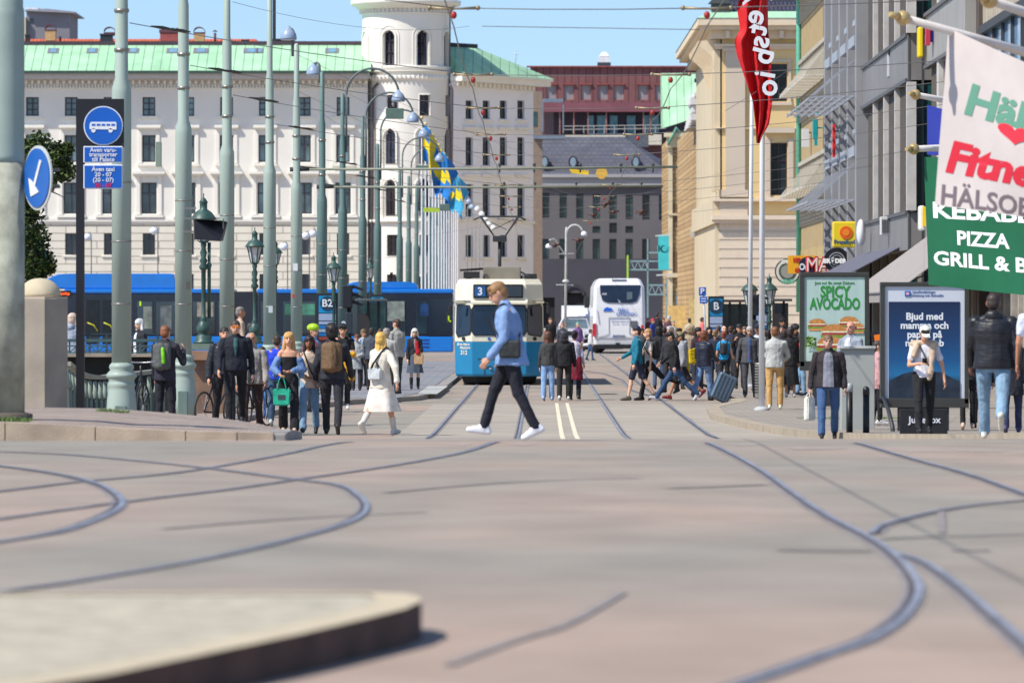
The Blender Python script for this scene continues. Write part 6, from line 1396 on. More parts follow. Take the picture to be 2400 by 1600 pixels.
# ---------------- long blue articulated bus crossing behind
BY = 242.0; Z = lambda py: PZ(py, BY)
bus = thing('articulated_bus', 'long bright blue articulated city bus crossing behind the tram poles', 'bus', (PX(610, BY), BY, 0))
BBL = mat((8, 118, 212), rough=.28, var=.06, coat=.5); BDK = mat((18, 26, 44), rough=.25, var=.3, coat=.4); BGL = glass_mat((34, 48, 58), rough=.05, var=.8, scale=.5)
def seg(x0, x1, nose=False):
    a, b = PX(x0, BY), PX(x1, BY)
    mb = MB(); mb.box(a, b, BY, BY+2.5, .3, Z(788), .06); mb.build('lower_panel', BBL, bus)
    mb = MB(); mb.box(a, b, BY+.03, BY+2.47, Z(788)-.02, Z(686), .08); mb.build('window_surround', BDK, bus)
    mb = MB(); mb.box(a, b, BY+.02, BY+2.48, Z(686)-.03, Z(677), .05); mb.build('roof', BBL, bus)
seg(150, 549); seg(602, 1062)
mb = MB(); mb.prism([Vector((PX(150, BY)+.02, BY+.05, .35)), Vector((PX(150, BY)+.02, BY+2.4, .35)), Vector((PX(150, BY)+.02, BY+2.4, Z(690))), Vector((PX(150, BY)+.02, BY+.05, Z(690)))], (-.35, 0, 0)); mb.build('nose', BDK, bus)
# bellows
mb = MB(); xa, xb = PX(549, BY), PX(602, BY); n_ = 22
for k in range(n_): x0 = xa+(xb-xa)*k/n_; mb.box(x0, x0+(xb-xa)/n_*.6, BY+.06, BY+2.4, .5, Z(683), .0)
mb.box(xa, xb, BY+.1, BY+2.3, .55, Z(685)); mb.build('bellows', mat((58, 64, 76), rough=.8), bus)
def bw(x0, x1, y0, y1, name='window', m=None, dy=.0): 
    mb = MB(); mb.box(PX(x0, BY), PX(x1, BY), BY-.005-dy, BY+.04, Z(y1), Z(y0), .01); return mb.build(name, m or BGL, bus)
for x0, x1 in ((322, 358), (366, 414), (452, 504), (512, 546), (612, 640), (664, 740), (778, 800), (806, 850), (862, 905), (912, 950), (976, 1046)): bw(x0, x1, 706, 782)
# seats and people seen dimly through the glass, light from the far side windows
for x0, x1, y0, y1, c in ((336, 356, 718, 770, (120, 128, 120)), (376, 402, 716, 772, (104, 112, 112)), (462, 500, 708, 742, (150, 140, 128)), (668, 700, 712, 738, (60, 110, 92)), (700, 738, 712, 738, (70, 128, 106)), (908, 948, 706, 752, (130, 142, 136)), (985, 1004, 712, 740, (26, 60, 110))):
    mb = MB(); mb.box(PX(x0, BY), PX(x1, BY), BY-.012, BY-.006, Z(y1), Z(y0)); mb.build('far_window_seen_through', mat(c, rough=.25, var=.5, scale=2.5), bus)
for x0, x1 in ((202, 232), (240, 268)):
    d = bw(x0, x1, 704, 806, 'door', mat((14, 20, 26), rough=.15, var=.5), .01); mb = MB(); mb.tube([(PX(x0+3, BY), BY-.03, Z(756)), (PX(x0+18, BY), BY-.03, Z(762)), (PX(x0+27, BY), BY-.03, Z(776))], .03, 6); mb.build('handrail', mat((206, 200, 40), rough=.4), d)
for x0, x1 in ((752, 778),): d = bw(x0, x1, 704, 806, 'door', mat((14, 20, 26), rough=.15, var=.5), .01)
mb = MB(); mb.box(PX(1000, BY), PX(1062, BY)-.02, BY-.01, BY, Z(786), Z(700)); mb.build('rear_window', glass_mat((18, 28, 46), rough=.08), bus)
# roof pods
def pod(x0, x1, y0, s0=20, s1=20):
    a, b = PX(x0, BY), PX(x1, BY); k = BY/F
    P_ = [(a, Z(677)), (a+.02, Z(677)+(Z(y0)-Z(677))*.6), (a+s0*k*.5, Z(y0)-.03), (a+s0*k, Z(y0)), (b-s1*k, Z(y0)), (b-s1*k*.35, Z(y0)-.04), (b, Z(677)+(Z(y0)-Z(677))*.5), (b, Z(677))]
    mb = MB(); mb.prism([Vector((x, BY+.15, z)) for x, z in P_], (0, 2.2, 0)); soft(mb, .04, 2); mb.build('roof_pod', BBL, bus)
pod(104, 411, 641, 60, 12); pod(812, 978, 660, 26, 26)
text('Borka', .20, TF(Vector((PX(150, BY), BY-.03, Z(688)))), mat((255, 90, 20), emit=2.2, var=.01), bus, name='destination_display')
mb = MB(); mb.box(PX(137, BY), PX(166, BY), BY-.02, BY+.02, Z(695), Z(681)); mb.build('display_box', mat((16, 14, 16)), bus)
for px, r in ((300, .48), (690, .48), (905, .48)): wheel(bus, Vector((PX(px, BY), BY+.12, .48)), .48, .28, 'y')
mb = MB(); mb.box(PX(978, BY), PX(1006, BY), BY-.015, BY, Z(798), Z(795)); mb.box(PX(978, BY), PX(1006, BY), BY-.015, BY, Z(806), Z(803)); mb.box(PX(978, BY), PX(1006, BY), BY-.015, BY, Z(815), Z(811)); build_each(mb, 'vent_grille', mat((10, 60, 130)), bus)
mb = MB(); mb.box(PX(1046, BY), PX(1056, BY), BY-.02, BY, Z(758), Z(730)) ; mb.build('rear_marker', mat((40, 44, 50)), bus)
mb = MB(); mb.box(PX(1050, BY), PX(1053, BY), BY-.03, BY-.02, Z(754), Z(740)); mb.box(PX(1050, BY), PX(1057, BY), BY-.03, BY-.02, Z(754), Z(751)); mb.box(PX(327, BY), PX(331, BY), BY-.03, BY-.006, Z(717), Z(706)); build_each(mb, 'hi_vis_strip', mat((200, 240, 30), rough=.5), bus)
# ---------------- white coach driving away
KY = 274.0; kx = PX(1451, KY); Zk = lambda py: PZ(py, KY)
co = thing('white_coach', 'white touring coach seen from behind with blue mountain emblem', 'coach', (kx, KY, 0))
CW = mat((226, 226, 228), rough=.3, var=.03, coat=.5)
mb = MB(); hw = 1.25
sec = [(0.42, .98, .0), (.75, 1.0, -.06), (1.2, 1.0, -.05), (2.2, 1.0, 0), (3.2, .97, .10), (3.5, .86, .28), (3.62, .76, .5)]
V = []
for z, k, dy in sec: V.append([mb._v((kx+s_*hw*k, KY+y, z)) for s_, y in ((-1, dy+.15), (-.9, dy), (.9, dy), (1, dy+.15), (1, 12), (-1, 12))])
for A_, B_ in zip(V, V[1:]):
    for i in range(6): mb.bm.faces.new((A_[i], A_[(i+1) % 6], B_[(i+1) % 6], B_[i]))
mb.bm.faces.new(V[0][::-1]); mb.bm.faces.new(V[-1]); soft(mb, .03, 2); mb.build('body', CW, co)
def kp(px, py, out=.03): z = Zk(py); dy = lerp([(.42, 0), (.75, -.06), (1.2, -.05), (2.2, 0), (3.2, .1), (3.5, .28)], z); return Vector((PX(px, KY), KY+dy-out, z))
def kpoly(name, pp, m, th=.012, parent=None, out=.03): mb = MB(); mb.prism([kp(x, y, out) for x, y in pp], (0, -th, 0)); return mb.build(name, m, parent or co)
rw = kpoly('rear_window', [(1406, 668), (1502, 668), (1499, 690), (1492, 706), (1480, 710), (1424, 709), (1412, 704), (1407, 688)], glass_mat((26, 34, 52), rough=.08, var=.5), .02)
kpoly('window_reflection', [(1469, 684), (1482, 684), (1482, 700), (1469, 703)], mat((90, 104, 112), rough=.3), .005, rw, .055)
text('468', .16, TF(kp(1416, 689, .06)), WHT, rw)
text('FJ\u00c4LL', .22, TF(kp(1460, 727, .045)), mat((60, 110, 190), rough=.5), co, shear=.2, bold=.004); text('EXPRESSEN', .19, TF(kp(1467, 736, .045)), mat((60, 110, 190), rough=.5), co, shear=.2, bold=.003)
lg = kpoly('mountain_emblem', [(1413, 729), (1418, 722), (1424, 719), (1427, 729)], mat((24, 92, 200), rough=.4), .01); kpoly('mountain_emblem', [(1427, 729), (1424, 720), (1433, 722), (1440, 732), (1434, 727), (1431, 729)], mat((24, 92, 200), rough=.4), .01)
text('fjallexpressen.com', .12, TF(kp(1453, 749, .05)), mat((150, 160, 200), rough=.5), co); text('Tel. 031 - 29 10 10', .11, TF(kp(1453, 756, .05)), mat((160, 170, 205), rough=.5), co)
mb = MB(); 
for a, b in (((1427, 744), (1476, 744)), ((1427, 744), (1427, 782)), ((1476, 744), (1475, 782)), ((1392, 790), (1508, 790)), ((1400, 727), (1405, 760)), ((1427, 782), (1396, 792)), ((1475, 782), (1506, 792))): mb.bar(kp(*a, .03), kp(*b, .03), .02)
build_each(mb, 'panel_seam', mat((150, 150, 156)), co)
kpoly('engine_grille', [(1478, 752), (1494, 752), (1494, 768), (1480, 768), (1478, 764)], mat((92, 94, 98), rough=.6, var=.3), .01)
kpoly('badge', [(1448, 701), (1453, 705), (1457, 712), (1450, 708)], mat((205, 210, 215), metal=.7, rough=.3), .01, None, .06)
lp = kpoly('number_plate', [(1438, 785), (1465, 785), (1465, 791), (1438, 791)], mat((120, 126, 140), rough=.5), .012); kpoly('plate_band', [(1436, 785), (1439, 785), (1439, 791), (1436, 791)], mat((60, 130, 220)), .02, lp)
for pp in ([(1389, 759), (1397, 757), (1398, 778), (1395, 791), (1388, 786)], [(1502, 762), (1509, 762), (1510, 780), (1507, 790), (1503, 785)]): l = kpoly('tail_light', pp, mat((196, 26, 34), rough=.25, var=.2, coat=.5), .03)
kpoly('bumper', [(1392, 808), (1508, 808), (1506, 817), (1396, 817)], mat((24, 24, 28), rough=.7), .05); kpoly('tow_cover', [(1443, 803), (1453, 803), (1453, 811), (1443, 811)], mat((40, 40, 44)), .06)
for s_ in (-1, 1): wheel(co, Vector((kx+s_*1.0, KY+1.2, .5)), .5, .32); wheel(co, Vector((kx+s_*1.0, KY+7.5, .5)), .5, .32)
mb = MB(); mb.box(kx-1.15, kx+1.15, KY+.3, KY+11, .35, .6); mb.build('underbody', rubber, co)
mb = MB(); mb.box(kx-hw-.3, kx-hw-.05, KY+9.5, KY+9.8, 2.2, 2.8, .05); mb.build('mirror', rubber, co)
mb = MB(); mb.box(kx-.35, kx+.35, KY+.22, KY+.5, 3.5, 3.58, .02); mb.build('roof_light', mat((140, 146, 160)), co)
# ---------------- white box truck facing us
VY = 300.0; vx = PX(1345, VY); v = lambda px, py, dy=0: PT(px, py, VY+dy)
tr = thing('white_box_truck', 'white delivery truck with box body facing the camera, left of the coach', 'truck', (vx, VY, 0))
mb = MB(); mb.box(PX(1318, VY), PX(1392, VY), VY+1.6, VY+6, .6, PZ(716, VY), .04); mb.build('box_body', mat((224, 225, 228), rough=.4, var=.04), tr)
mb = MB(); mb.prism([v(1316, 742, .7), v(1380, 742, .7), v(1376, 722, 1.5), v(1322, 722, 1.5)], (0, .5, 0)); mb.build('wind_deflector', CW, tr)
mb = MB(); mb.prism([v(1303, 800), v(1384, 800), v(1384, 768), v(1376, 746), v(1318, 746), v(1306, 768)], (0, 1.7, 0)); soft(mb, .05, 2); mb.build('cab', CW, tr)
mb = MB(); mb.prism([v(1311, 767, -.03), v(1377, 767, -.03), v(1372, 747, -.03), v(1320, 747, -.03)], (0, .02, 0)); mb.build('windscreen', glass_mat((104, 126, 136), rough=.12, var=.5, scale=2), tr)
for a in ((1306, 1317), (1370, 1382)): mb = MB(); mb.box(PX(a[0], VY), PX(a[1], VY), VY-.04, VY, PZ(784, VY), PZ(776, VY), .02); mb.build('headlight', mat((205, 215, 222), rough=.15), tr)
mb = MB(); mb.box(PX(1325, VY), PX(1362, VY), VY-.04, VY, PZ(786, VY), PZ(776, VY)); mb.build('grille', rubber, tr)
for px in (1312, 1376): wheel(tr, Vector((PX(px, VY), VY+.9, .42)), .42, .24)
for px in (1301, 1389): mb = MB(); mb.box(PX(px, VY)-.06, PX(px, VY)+.06, VY-.1, VY-.04, PZ(768, VY), PZ(752, VY), .03); mb.bar((PX(px, VY), VY-.05, PZ(760, VY)), (PX(1306 if px < 1340 else 1384, VY), VY, PZ(762, VY)), .03); mb.build('mirror', rubber, tr)
# scooters parked by the truck
for i, (px, Y) in enumerate(((1366, 288), (1384, 284))):
    x = PX(px, Y); t = thing('motor_scooter', ['dark motor scooter parked in front of the truck', 'pale motor scooter parked between truck and coach'][i], 'scooter', (x, Y, 0), 'parked scooters')
    c = ((40, 42, 48), (196, 198, 204))[i]
    for dx in (-.45, .5): wheel(t, Vector((x+dx, Y, .26)), .26, .1, 'y')
    mb = MB(); mb.cap((x-.42, Y, .5), (x-.3, Y, .95), .09, .06); mb.cap((x-.3, Y, .35), (x+.35, Y, .35), .1, .12); mb.cap((x+.1, Y, .6), (x+.6, Y, .68), .14, .1); mb.build('body', mat(c, rough=.3), t)
    mb = MB(); mb.cap((x, Y, .78), (x+.55, Y, .82), .09, .07); mb.build('saddle', rubber, t); mb = MB(); mb.tube([(x-.28, Y-.25, 1.0), (x-.28, Y+.25, 1.0)], .02, 6); mb.build('handlebar', rubber, t)
# ---------------- bicycle by the second pole base
def bicycle(x, Y, z, a, label):
    t = thing('bicycle', label, 'bicycle', (x, Y, z), 'bicycles parked by the railing'); M = Matrix.Translation((x, Y, z)) @ Matrix.Rotation(a, 4, 'Z')
    for dx in (-.52, .52):
        mb = MB(M @ Matrix.Translation((dx, 0, .34))); P_ = [Vector((.33*math.cos(k*math.pi/14), 0, .33*math.sin(k*math.pi/14))) for k in range(29)]; mb.tube(P_, .018, 6, False); w_ = mb.build('wheel', rubber, t)
        mb = MB(M @ Matrix.Translation((dx, 0, .34)))
        for k in range(10): mb.bar((0, 0, 0), (.32*math.cos(k*math.pi/5), 0, .32*math.sin(k*math.pi/5)), .005)
        mb.build('spokes', mat((170, 172, 176), metal=.6, rough=.3), w_)
    mb = MB(M)
    for p, q in (((-.52, 0, .34), (-.1, 0, .32)), ((-.1, 0, .32), (.36, 0, .75)), ((-.1, 0, .32), (-.22, 0, .85)), ((-.22, 0, .8), (.36, 0, .82)), ((-.52, 0, .34), (-.2, 0, .78)), ((.52, 0, .34), (.36, 0, .95))): mb.tube([p, q], .017, 6)
    mb.build('frame', mat((30, 32, 36), rough=.3), t)
    mb = MB(M); mb.tube([(.3, -.28, 1.02), (.38, -.1, 1.0), (.38, .1, 1.0), (.3, .28, 1.02)], .015, 6); mb.build('handlebar', mat((150, 152, 156), metal=.6, rough=.3), t)
    mb = MB(M); mb.cap((-.32, 0, .88), (-.12, 0, .89), .07, .035); mb.build('saddle', rubber, t)
bicycle(PX(512, 97), 97, .02, R(65), 'black bicycle leaning by the third pole base'); bicycle(PX(315, 90), 90, .25, R(78), 'dark bicycle half hidden by the fluted pole base'); bicycle(PX(600, 101), 101, .02, R(70), 'black bicycle behind the walking men')
# ================================================================= STREET FURNITURE
# granite pillar with domed top
Y = 80.0; x0, x1 = PX(36, Y), PX(157, Y); xm = PX(108, Y); z0 = PH(x0, Y)-.3
gp_ = thing('granite_pillar', 'pale granite gate pillar with domed cap beside the nearest pole', 'pillar', ((x0+x1)/2, Y, z0+.3))
GP_ = mat((158, 148, 134), rough=.9, var=.16, scale=2, bump=.004, bscale=50)
mb = MB(); base = [Vector((xm, Y-.25, 0)), Vector((x1, Y+.12, 0)), Vector((x1-.3, Y+.6, 0)), Vector((x0, Y+.3, 0)), Vector((x0-.05, Y-.1, 0))]
mb.prism([p+Vector((0, 0, z0)) for p in base], (0, 0, PZ(701, Y)-z0)); mb.build('shaft', GP_, gp_)
mb = MB(); mb.prism([(p-Vector((xm, Y+.1, 0)))*1.0+Vector((xm, Y+.1, 0))+Vector((0, 0, PZ(701, Y)+.003)) for p in base], (0, 0, .03)); mb.build('cap_slab', mat((190, 176, 156), rough=.9, var=.1), gp_)
mb = MB(); c = Vector((PX(92, Y), Y+.12, PZ(700, Y)+.025)); mb.lathe(c, [(.30, 0)]+[(.30*math.cos(k*math.pi/2/8)**.9 if k < 8 else .01, .265*math.sin(k*math.pi/2/8)) for k in range(1, 9)], 28); mb.build('dome', mat((196, 182, 154), rough=.9, var=.12, bump=.003), gp_)
# railings at the left
RL = mat((62, 88, 88), rough=.5, var=.15); RL2 = mat((132, 146, 134), rough=.6, var=.15)
t = thing('bridge_railing', 'dark green iron bridge railing above the stone ledge at the left', 'railing', (PX(320, 112), 112, 1.1)); Y = 112
mb = MB(); mb.box(PX(130, Y), PX(448, Y), Y-.03, Y+.03, PZ(801, Y), PZ(794, Y)); mb.box(PX(130, Y), PX(448, Y), Y-.02, Y+.02, PZ(812, Y), PZ(809, Y)); mb.box(PX(130, Y), PX(448, Y), Y-.02, Y+.02, PZ(828, Y), PZ(825, Y)); mb.build('rail', RL, t)
mb = MB()
for k in range(130, 448, 33): mb.bar(PT(k, 826, Y), PT(k, 797, Y), .035); mb.bar(PT(k, 826, Y), PT(k+16, 811, Y), .02); mb.bar(PT(k+33, 826, Y), PT(k+16, 811, Y), .02)
mb.build('lattice', RL, t)
mb = MB(); mb.box(PX(120, Y), PX(452, Y), Y-.25, Y+.4, PZ(836, Y), PZ(829, Y)); mb.build('stone_ledge', mat((150, 138, 124), rough=.9, var=.2), t)
mb = MB(); mb.box(PX(120, Y), PX(452, Y), Y+.05, Y+.3, 0, PZ(836, Y)); mb.build('retaining_wall', mat((34, 38, 38), rough=.9, var=.2), t)
t = thing('bridge_railing', 'second dark green railing further back along the bus lane', 'railing', (PX(320, 150), 150, .1)); Y = 150
mb = MB()
for y in (781, 790): mb.box(PX(130, Y), PX(448, Y), Y-.03, Y+.03, PZ(y+2, Y), PZ(y, Y))
mb.build('rail', mat((40, 62, 68)), t)
mb = MB()
for k in range(130, 448, 40): mb.bar((PX(k, Y), Y, .1), PT(k, 781, Y), .05)
mb.build('post', mat((40, 62, 68)), t)
t = thing('curved_railing', 'pale green cast railing with balusters curving behind the pole bases', 'railing', (PX(320, 98), 98, 0))
path = [PT(157, 852, 92), PT(178, 868, 94), PT(200, 880, 96), PT(235, 884, 97), PT(270, 880, 98), PT(330, 874, 99), PT(380, 868, 100)]
sp = spline(path, 6); mb = MB()
for a, b in zip(sp, sp[1:]): mb.bar(a, b, .13, .07)
mb.build('hand_rail', mat((150, 150, 138), rough=.6), t)
mb = MB()
for k, p in enumerate(sp[::2]): mb.cap(p-Vector((0, 0, .1)), Vector((p.x, p.y, .1)), .035, .055, 8); mb.cap(p-Vector((0, 0, .33)), p-Vector((0, 0, .2)), .07, .03, 8)
build_each(mb, 'baluster', RL2, t)
mb = MB()
for a, b in zip(sp, sp[1:]):
    q = Vector((0, .06, 0)); mb.face([a+q-Vector((0, 0, .36)), b+q-Vector((0, 0, .36)), Vector((b.x, b.y+.06, -.1)), Vector((a.x, a.y+.06, -.1))])
mb.build('lower_panel', mat((92, 108, 98), rough=.7, var=.15), t)
# bus stop totems
def totem(x0, x1, y0, Y, s, label):
    t = thing('bus_stop_totem', label, 'bus stop sign', (PX((x0+x1)/2, Y), Y, .1), 'blue bus stop totems'); fr = (x1-x0)*.1
    mb = MB(); mb.box(PX(x0, Y), PX(x1, Y), Y, Y+.14, .1, PZ(y0, Y), .01); mb.build('frame', mat((34, 36, 40), rough=.5), t)
    mb = MB(); mb.box(PX(x0+fr, Y), PX(x1-fr, Y), Y-.012, Y, PZ(y0+46, Y), PZ(y0+6, Y)); mb.build('blue_panel', mat((12, 140, 196), rough=.35, var=.05), t)
    mb = MB(); mb.disc(PT((x0+x1)/2, y0+24, Y-.03), 17*Y/F, .016, 30); mb.build('roundel', mat((30, 60, 84), rough=.4), t)
    if s: text(s, 18*Y/F*1.35, TF(PT((x0+x1)/2, y0+24, Y-.04)), WHT, t, bold=.5*Y/F)
    mb = MB(); mb.box(PX(x0+fr, Y), PX(x1-fr, Y), Y-.012, Y, PZ(y0+64, Y), PZ(y0+48, Y)); mb.box(PX(x0+fr, Y), PX(x1-fr, Y), Y-.012, Y, PZ(y0+73, Y), PZ(y0+66, Y)); mb.build('stop_name_panel', mat((150, 166, 196), rough=.5), t)
    for k in range(4): mb = MB(); mb.box(PX(x0+fr, Y), PX(x1-fr, Y), Y-.012, Y, PZ(y0+82+k*9, Y), PZ(y0+75+k*9, Y)); mb.build('line_panel', mat(((20, 110, 180), (150, 170, 190), (20, 110, 180), (140, 60, 50))[k], rough=.5, var=.3, scale=12), t)
    return t
totem(742, 792, 687, 150, 'B2', 'bus stop totem with B2 in a dark roundel left of the traffic light')
totem(867, 902, 690, 205, '', 'narrow bus stop totem with half hidden roundel behind the traffic light')
totem(1660, 1697, 694, 190, 'B', 'bus stop totem with letter B at the left end of the bus shelter'); totem(1768, 1800, 690, 186, '3', 'bus stop totem behind the white flagpoles')
# traffic lights
def tlight(x0, x1, y0, y1, Y, label, ybase, px):
    t = thing('traffic_light', label, 'traffic light', (PX(px, Y), Y, 0), 'traffic lights'); D = mat((24, 26, 32), rough=.5)
    mb = MB(); mb.box(PX(x0, Y), PX(x1, Y), Y, Y+.3, PZ(y1, Y), PZ(y0, Y), .03); mb.build('housing', D, t)
    mb = MB(); w_ = (PX(x1, Y)-PX(x0, Y))
    for k in range(3):
        c = Vector((PX(x1, Y), Y+.15, PZ(y0+(y1-y0)*(k+.5)/3, Y))); mb.prism([c+Vector((0, 0, .11)), c+Vector((.28, 0, .0)), c+Vector((.25, 0, -.05)), c+Vector((0, 0, .02))], (0, .16, 0))
    mb.build('visor', D, t)
    mb = MB(); mb.tube([(PX(px, Y), Y+.2, 0), (PX(px, Y), Y+.2, PZ(y0, Y))], .06, 10); mb.build('post', D, t)
    mb = MB(); mb.box(PX(px-8, Y), PX(px+8, Y), Y-.05, Y+.2, PZ(y1+60, Y), PZ(y1+10, Y), .02); mb.build('control_box', mat((40, 50, 58), rough=.5), t); return t
tlight(802, 826, 668, 722, 140, 'traffic light with dark hoods right of the B2 totem', 960, 818)
tlight(1758, 1778, 690, 740, 150, 'dark traffic light behind the white flagpoles', 960, 1768)
mb = MB(); mb.disc(PT(805, 757, 139.6), 5*139.6/F, .03, 16); tag(mb.build('round_badge', mat((200, 205, 215)), loc=PT(805, 760, 139.6)), 'small round white and dark badge on the traffic light post', 'sign')
# bus shelter glass behind
def shelter(x0, x1, y0, Y, label, g=(70, 120, 112), roofc=(80, 90, 92)):
    t = thing('bus_shelter', label, 'bus shelter', (PX((x0+x1)/2, Y), Y, .1), 'bus shelters')
    mb = MB(); mb.box(PX(x0-4, Y), PX(x1+4, Y), Y-.8, Y+.9, PZ(y0+6, Y), PZ(y0, Y), .02); mb.build('roof', mat(roofc, rough=.5), t)
    mb = MB(); k = x0
    while k <= x1: mb.box(PX(k, Y)-.04, PX(k, Y)+.04, Y+.6, Y+.68, .1, PZ(y0+6, Y)); k += 24
    mb.build('post', mat((40, 46, 50)), t)
    mb = MB(); mb.box(PX(x0, Y), PX(x1, Y), Y+.7, Y+.72, .35, PZ(y0+10, Y)); mb.build('glass', glass_mat(g, rough=.15, var=.6, scale=1), t)
    mb = MB(); mb.box(PX(x0+3, Y), PX(x0+28, Y), Y+.5, Y+.6, .6, PZ(y0+34, Y)); mb.build('notice', mat((44, 42, 44)), t)
shelter(838, 902, 700, 195, 'glass bus shelter between the traffic light and the tram'); shelter(1664, 1765, 702, 205, 'glass bus shelter behind the waiting crowd at the right', (50, 62, 60), (70, 56, 54))
shelter(1815, 1850, 700, 190, 'dark glazed shop shelter left of the burger poster', (40, 60, 84), (70, 76, 80))
# parking sign
t = thing('parking_sign', 'blue parking sign on thin leaning post before the brick palace', 'traffic sign', PT(1652, 770, 215)); Y = 215
mb = MB(); mb.box(PX(1638, Y), PX(1655, Y), Y, Y+.04, PZ(693, Y), PZ(673, Y), .01); mb.build('parking_plate', BLUE, t); text('P', 14*Y/F*1.35, TF(PT(1646, 683, Y-.02)), WHT, t, bold=.4*Y/F)
mb = MB(); mb.box(PX(1640, Y), PX(1658, Y), Y, Y+.04, PZ(711, Y), PZ(695, Y), .01); mb.build('text_plate', BLUE, t); mb = MB(); mb.box(PX(1643, Y), PX(1655, Y), Y-.01, Y, PZ(701, Y), PZ(699, Y)); mb.box(PX(1643, Y), PX(1655, Y), Y-.01, Y, PZ(707, Y), PZ(705, Y)); mb.build('text_line', WHT, t)
mb = MB(); mb.tube([(PX(1658, Y), Y+.05, 0), PT(1648, 675, Y+.05)], .035, 8); mb.build('post', mat((190, 194, 198), metal=.3), t)
# advertising pillars
def advert(x0, x1, y0, y1, Y, label, foot=True):
    t = thing('advertising_pillar', label, 'advertising pillar', (PX((x0+x1)/2, Y), Y, HG(0, Y)), 'street advertising pillars'); fr = 10
    mb = MB(); a, b, c, d = PX(x0, Y), PX(x1, Y), PZ(y1, Y), PZ(y0, Y); k = fr*Y/F
    mb.box(a, b, Y, Y+.25, d-k, d, .01); mb.box(a, b, Y, Y+.25, c, c+k*2.2 if foot else c+k, .01); mb.box(a, a+k, Y, Y+.25, c+k, d-k); mb.box(b-k, b, Y, Y+.25, c+k, d-k); mb.build('frame', mat((58, 58, 54), rough=.5), t)
    mb = MB(); mb.box(a+k, b-k, Y+.05, Y+.2, c+k, d-k); mb.build('case', mat((40, 40, 42)), t)
    return t
Y = 117.0; ad = advert(1875, 2037, 638, 868, Y, 'advertising pillar with green burger poster reading SPICY AVOCADO')
mb = MB(); mb.box(PX(1905, Y), PX(2007, Y), Y+.05, Y+.2, PR(0, Y)-.05, PZ(868, Y)); mb.build('foot', mat((52, 52, 50)), ad)
def pq(mb, x0, x1, y0, y1, Y, d0=.03, d1=.035): mb.box(PX(x0, Y), PX(x1, Y), Y+d0, Y+d1, PZ(y1, Y), PZ(y0, Y))
mb = MB(); pq(mb, 1885, 2027, 649, 858, Y, .035, .05); p1 = mb.build('poster', mat((176, 202, 198), rough=.35, var=.08, scale=2, stretch=(3, 1, .3)), ad)
GR = mat((40, 140, 56), rough=.5, var=.03)
text('Just nu! En smak Deluxe', 7*Y/F*1.35, TF(PT(1956, 663, Y+.03)), GR, p1)
text('SPICY', 26*Y/F*1.42, TF(PT(1957, 685, Y+.03)), GR, p1, bold=1.1*Y/F, sx=.74); text('AVOCADO', 26*Y/F*1.42, TF(PT(1957, 713, Y+.03)), GR, p1, bold=1.1*Y/F, sx=.63)
def burger(cx, cy, s, z):
    k = Y/F*s; o_ = PT(cx, cy, Y+.03-z)
    for name, col, lo, hi, w_ in (('bun_bottom', (206, 150, 88), -16, -9, 20), ('salad', (120, 150, 60), -10, -3, 23), ('bacon', (168, 60, 56), -5, 0, 21), ('cheese', (232, 224, 190), -1, 3, 22), ('bun_top', (196, 134, 72), 2, 14, 21)):
        mb = MB(); n_ = 14
        if name == 'bun_top': pts = [o_+Vector((w_*k*math.cos(a), 0, (lo+(hi-lo)*math.sin(a))*k)) for a in [math.pi*q/n_ for q in range(n_+1)]]
        else: pts = [o_+Vector((-w_*k, 0, lo*k)), o_+Vector((w_*k, 0, lo*k))]+[o_+Vector((w_*k*(1-2*q/n_), 0, (hi+1.2*math.sin(q*2.1+cx))*k)) for q in range(n_+1)]
        mb.prism(pts, (0, -.004-z*.1, 0)); mb.build(name, mat(col, rough=.5, var=.3, scale=30), p1); o_ = o_-Vector((0, .0015, 0))
for i, b in enumerate(((1915, 760, .95), (1990, 756, 1.05), (2012, 768, .8), (1955, 778, 1.35), (1945, 808, 1.4))): burger(b[0] if b[0] < 2005 else 2008, b[1], b[2], i*.008)
mb = MB(); random.seed(8)
for i in range(60): c = PT(random.uniform(1888, 1912), random.uniform(790, 812), Y-.025); r_ = random.uniform(.012, .03); mb.face([c+Vector((r_*math.cos(a), 0, r_*math.sin(a))) for a in (0, 1.5, 3, 4.5)])
mb.build('lettuce', mat((120, 160, 60), var=.4, scale=20), p1)
mb = MB(); pq(mb, 1885, 2027, 812, 858, Y, .028, .03); mb.build('poster_lower_field', mat((186, 208, 200), rough=.4), p1)
Y = 91.0; ad2 = advert(2064, 2271, 661, 955, Y, 'larger advertising pillar with dark blue poster about mamma och pappa')
mb = MB(); mb.box(PX(2105, Y), PX(2225, Y), Y+.05, Y+.2, HG(0, Y)-.1, PZ(955, Y)); mb.build('foot', mat((52, 52, 50)), ad2)
mb = MB(); pq(mb, 2072, 2264, 669, 947, Y, .035, .05); p2 = mb.build('poster', mat((206, 212, 222), rough=.3, var=.03), ad2)
mb = MB(); pq(mb, 2083, 2250, 707, 938, Y, .025, .035)
p3 = mb.build('poster_photo', None, p2)
m = bpy.data.materials.new('night_scene_print'); m.use_nodes = True; n = m.node_tree; b = n.nodes['Principled BSDF']; tc = n.nodes.new('ShaderNodeTexCoord'); sp_ = n.nodes.new('ShaderNodeSeparateXYZ'); n.links.new(tc.outputs['Generated'], sp_.inputs[0]); cr = n.nodes.new('ShaderNodeValToRGB'); n.links.new(sp_.outputs['Z'], cr.inputs[0])
e = cr.color_ramp.elements; e[0].position = 0; e[0].color = s2l((30, 34, 46))+(1,); e[1].position = 1; e[1].color = s2l((22, 38, 74))+(1,)
for q, c_ in ((.17, (30, 44, 62)), (.26, (34, 110, 160)), (.4, (24, 84, 136)), (.65, (22, 58, 104))): z_ = e.new(q); z_.color = s2l(c_)+(1,)
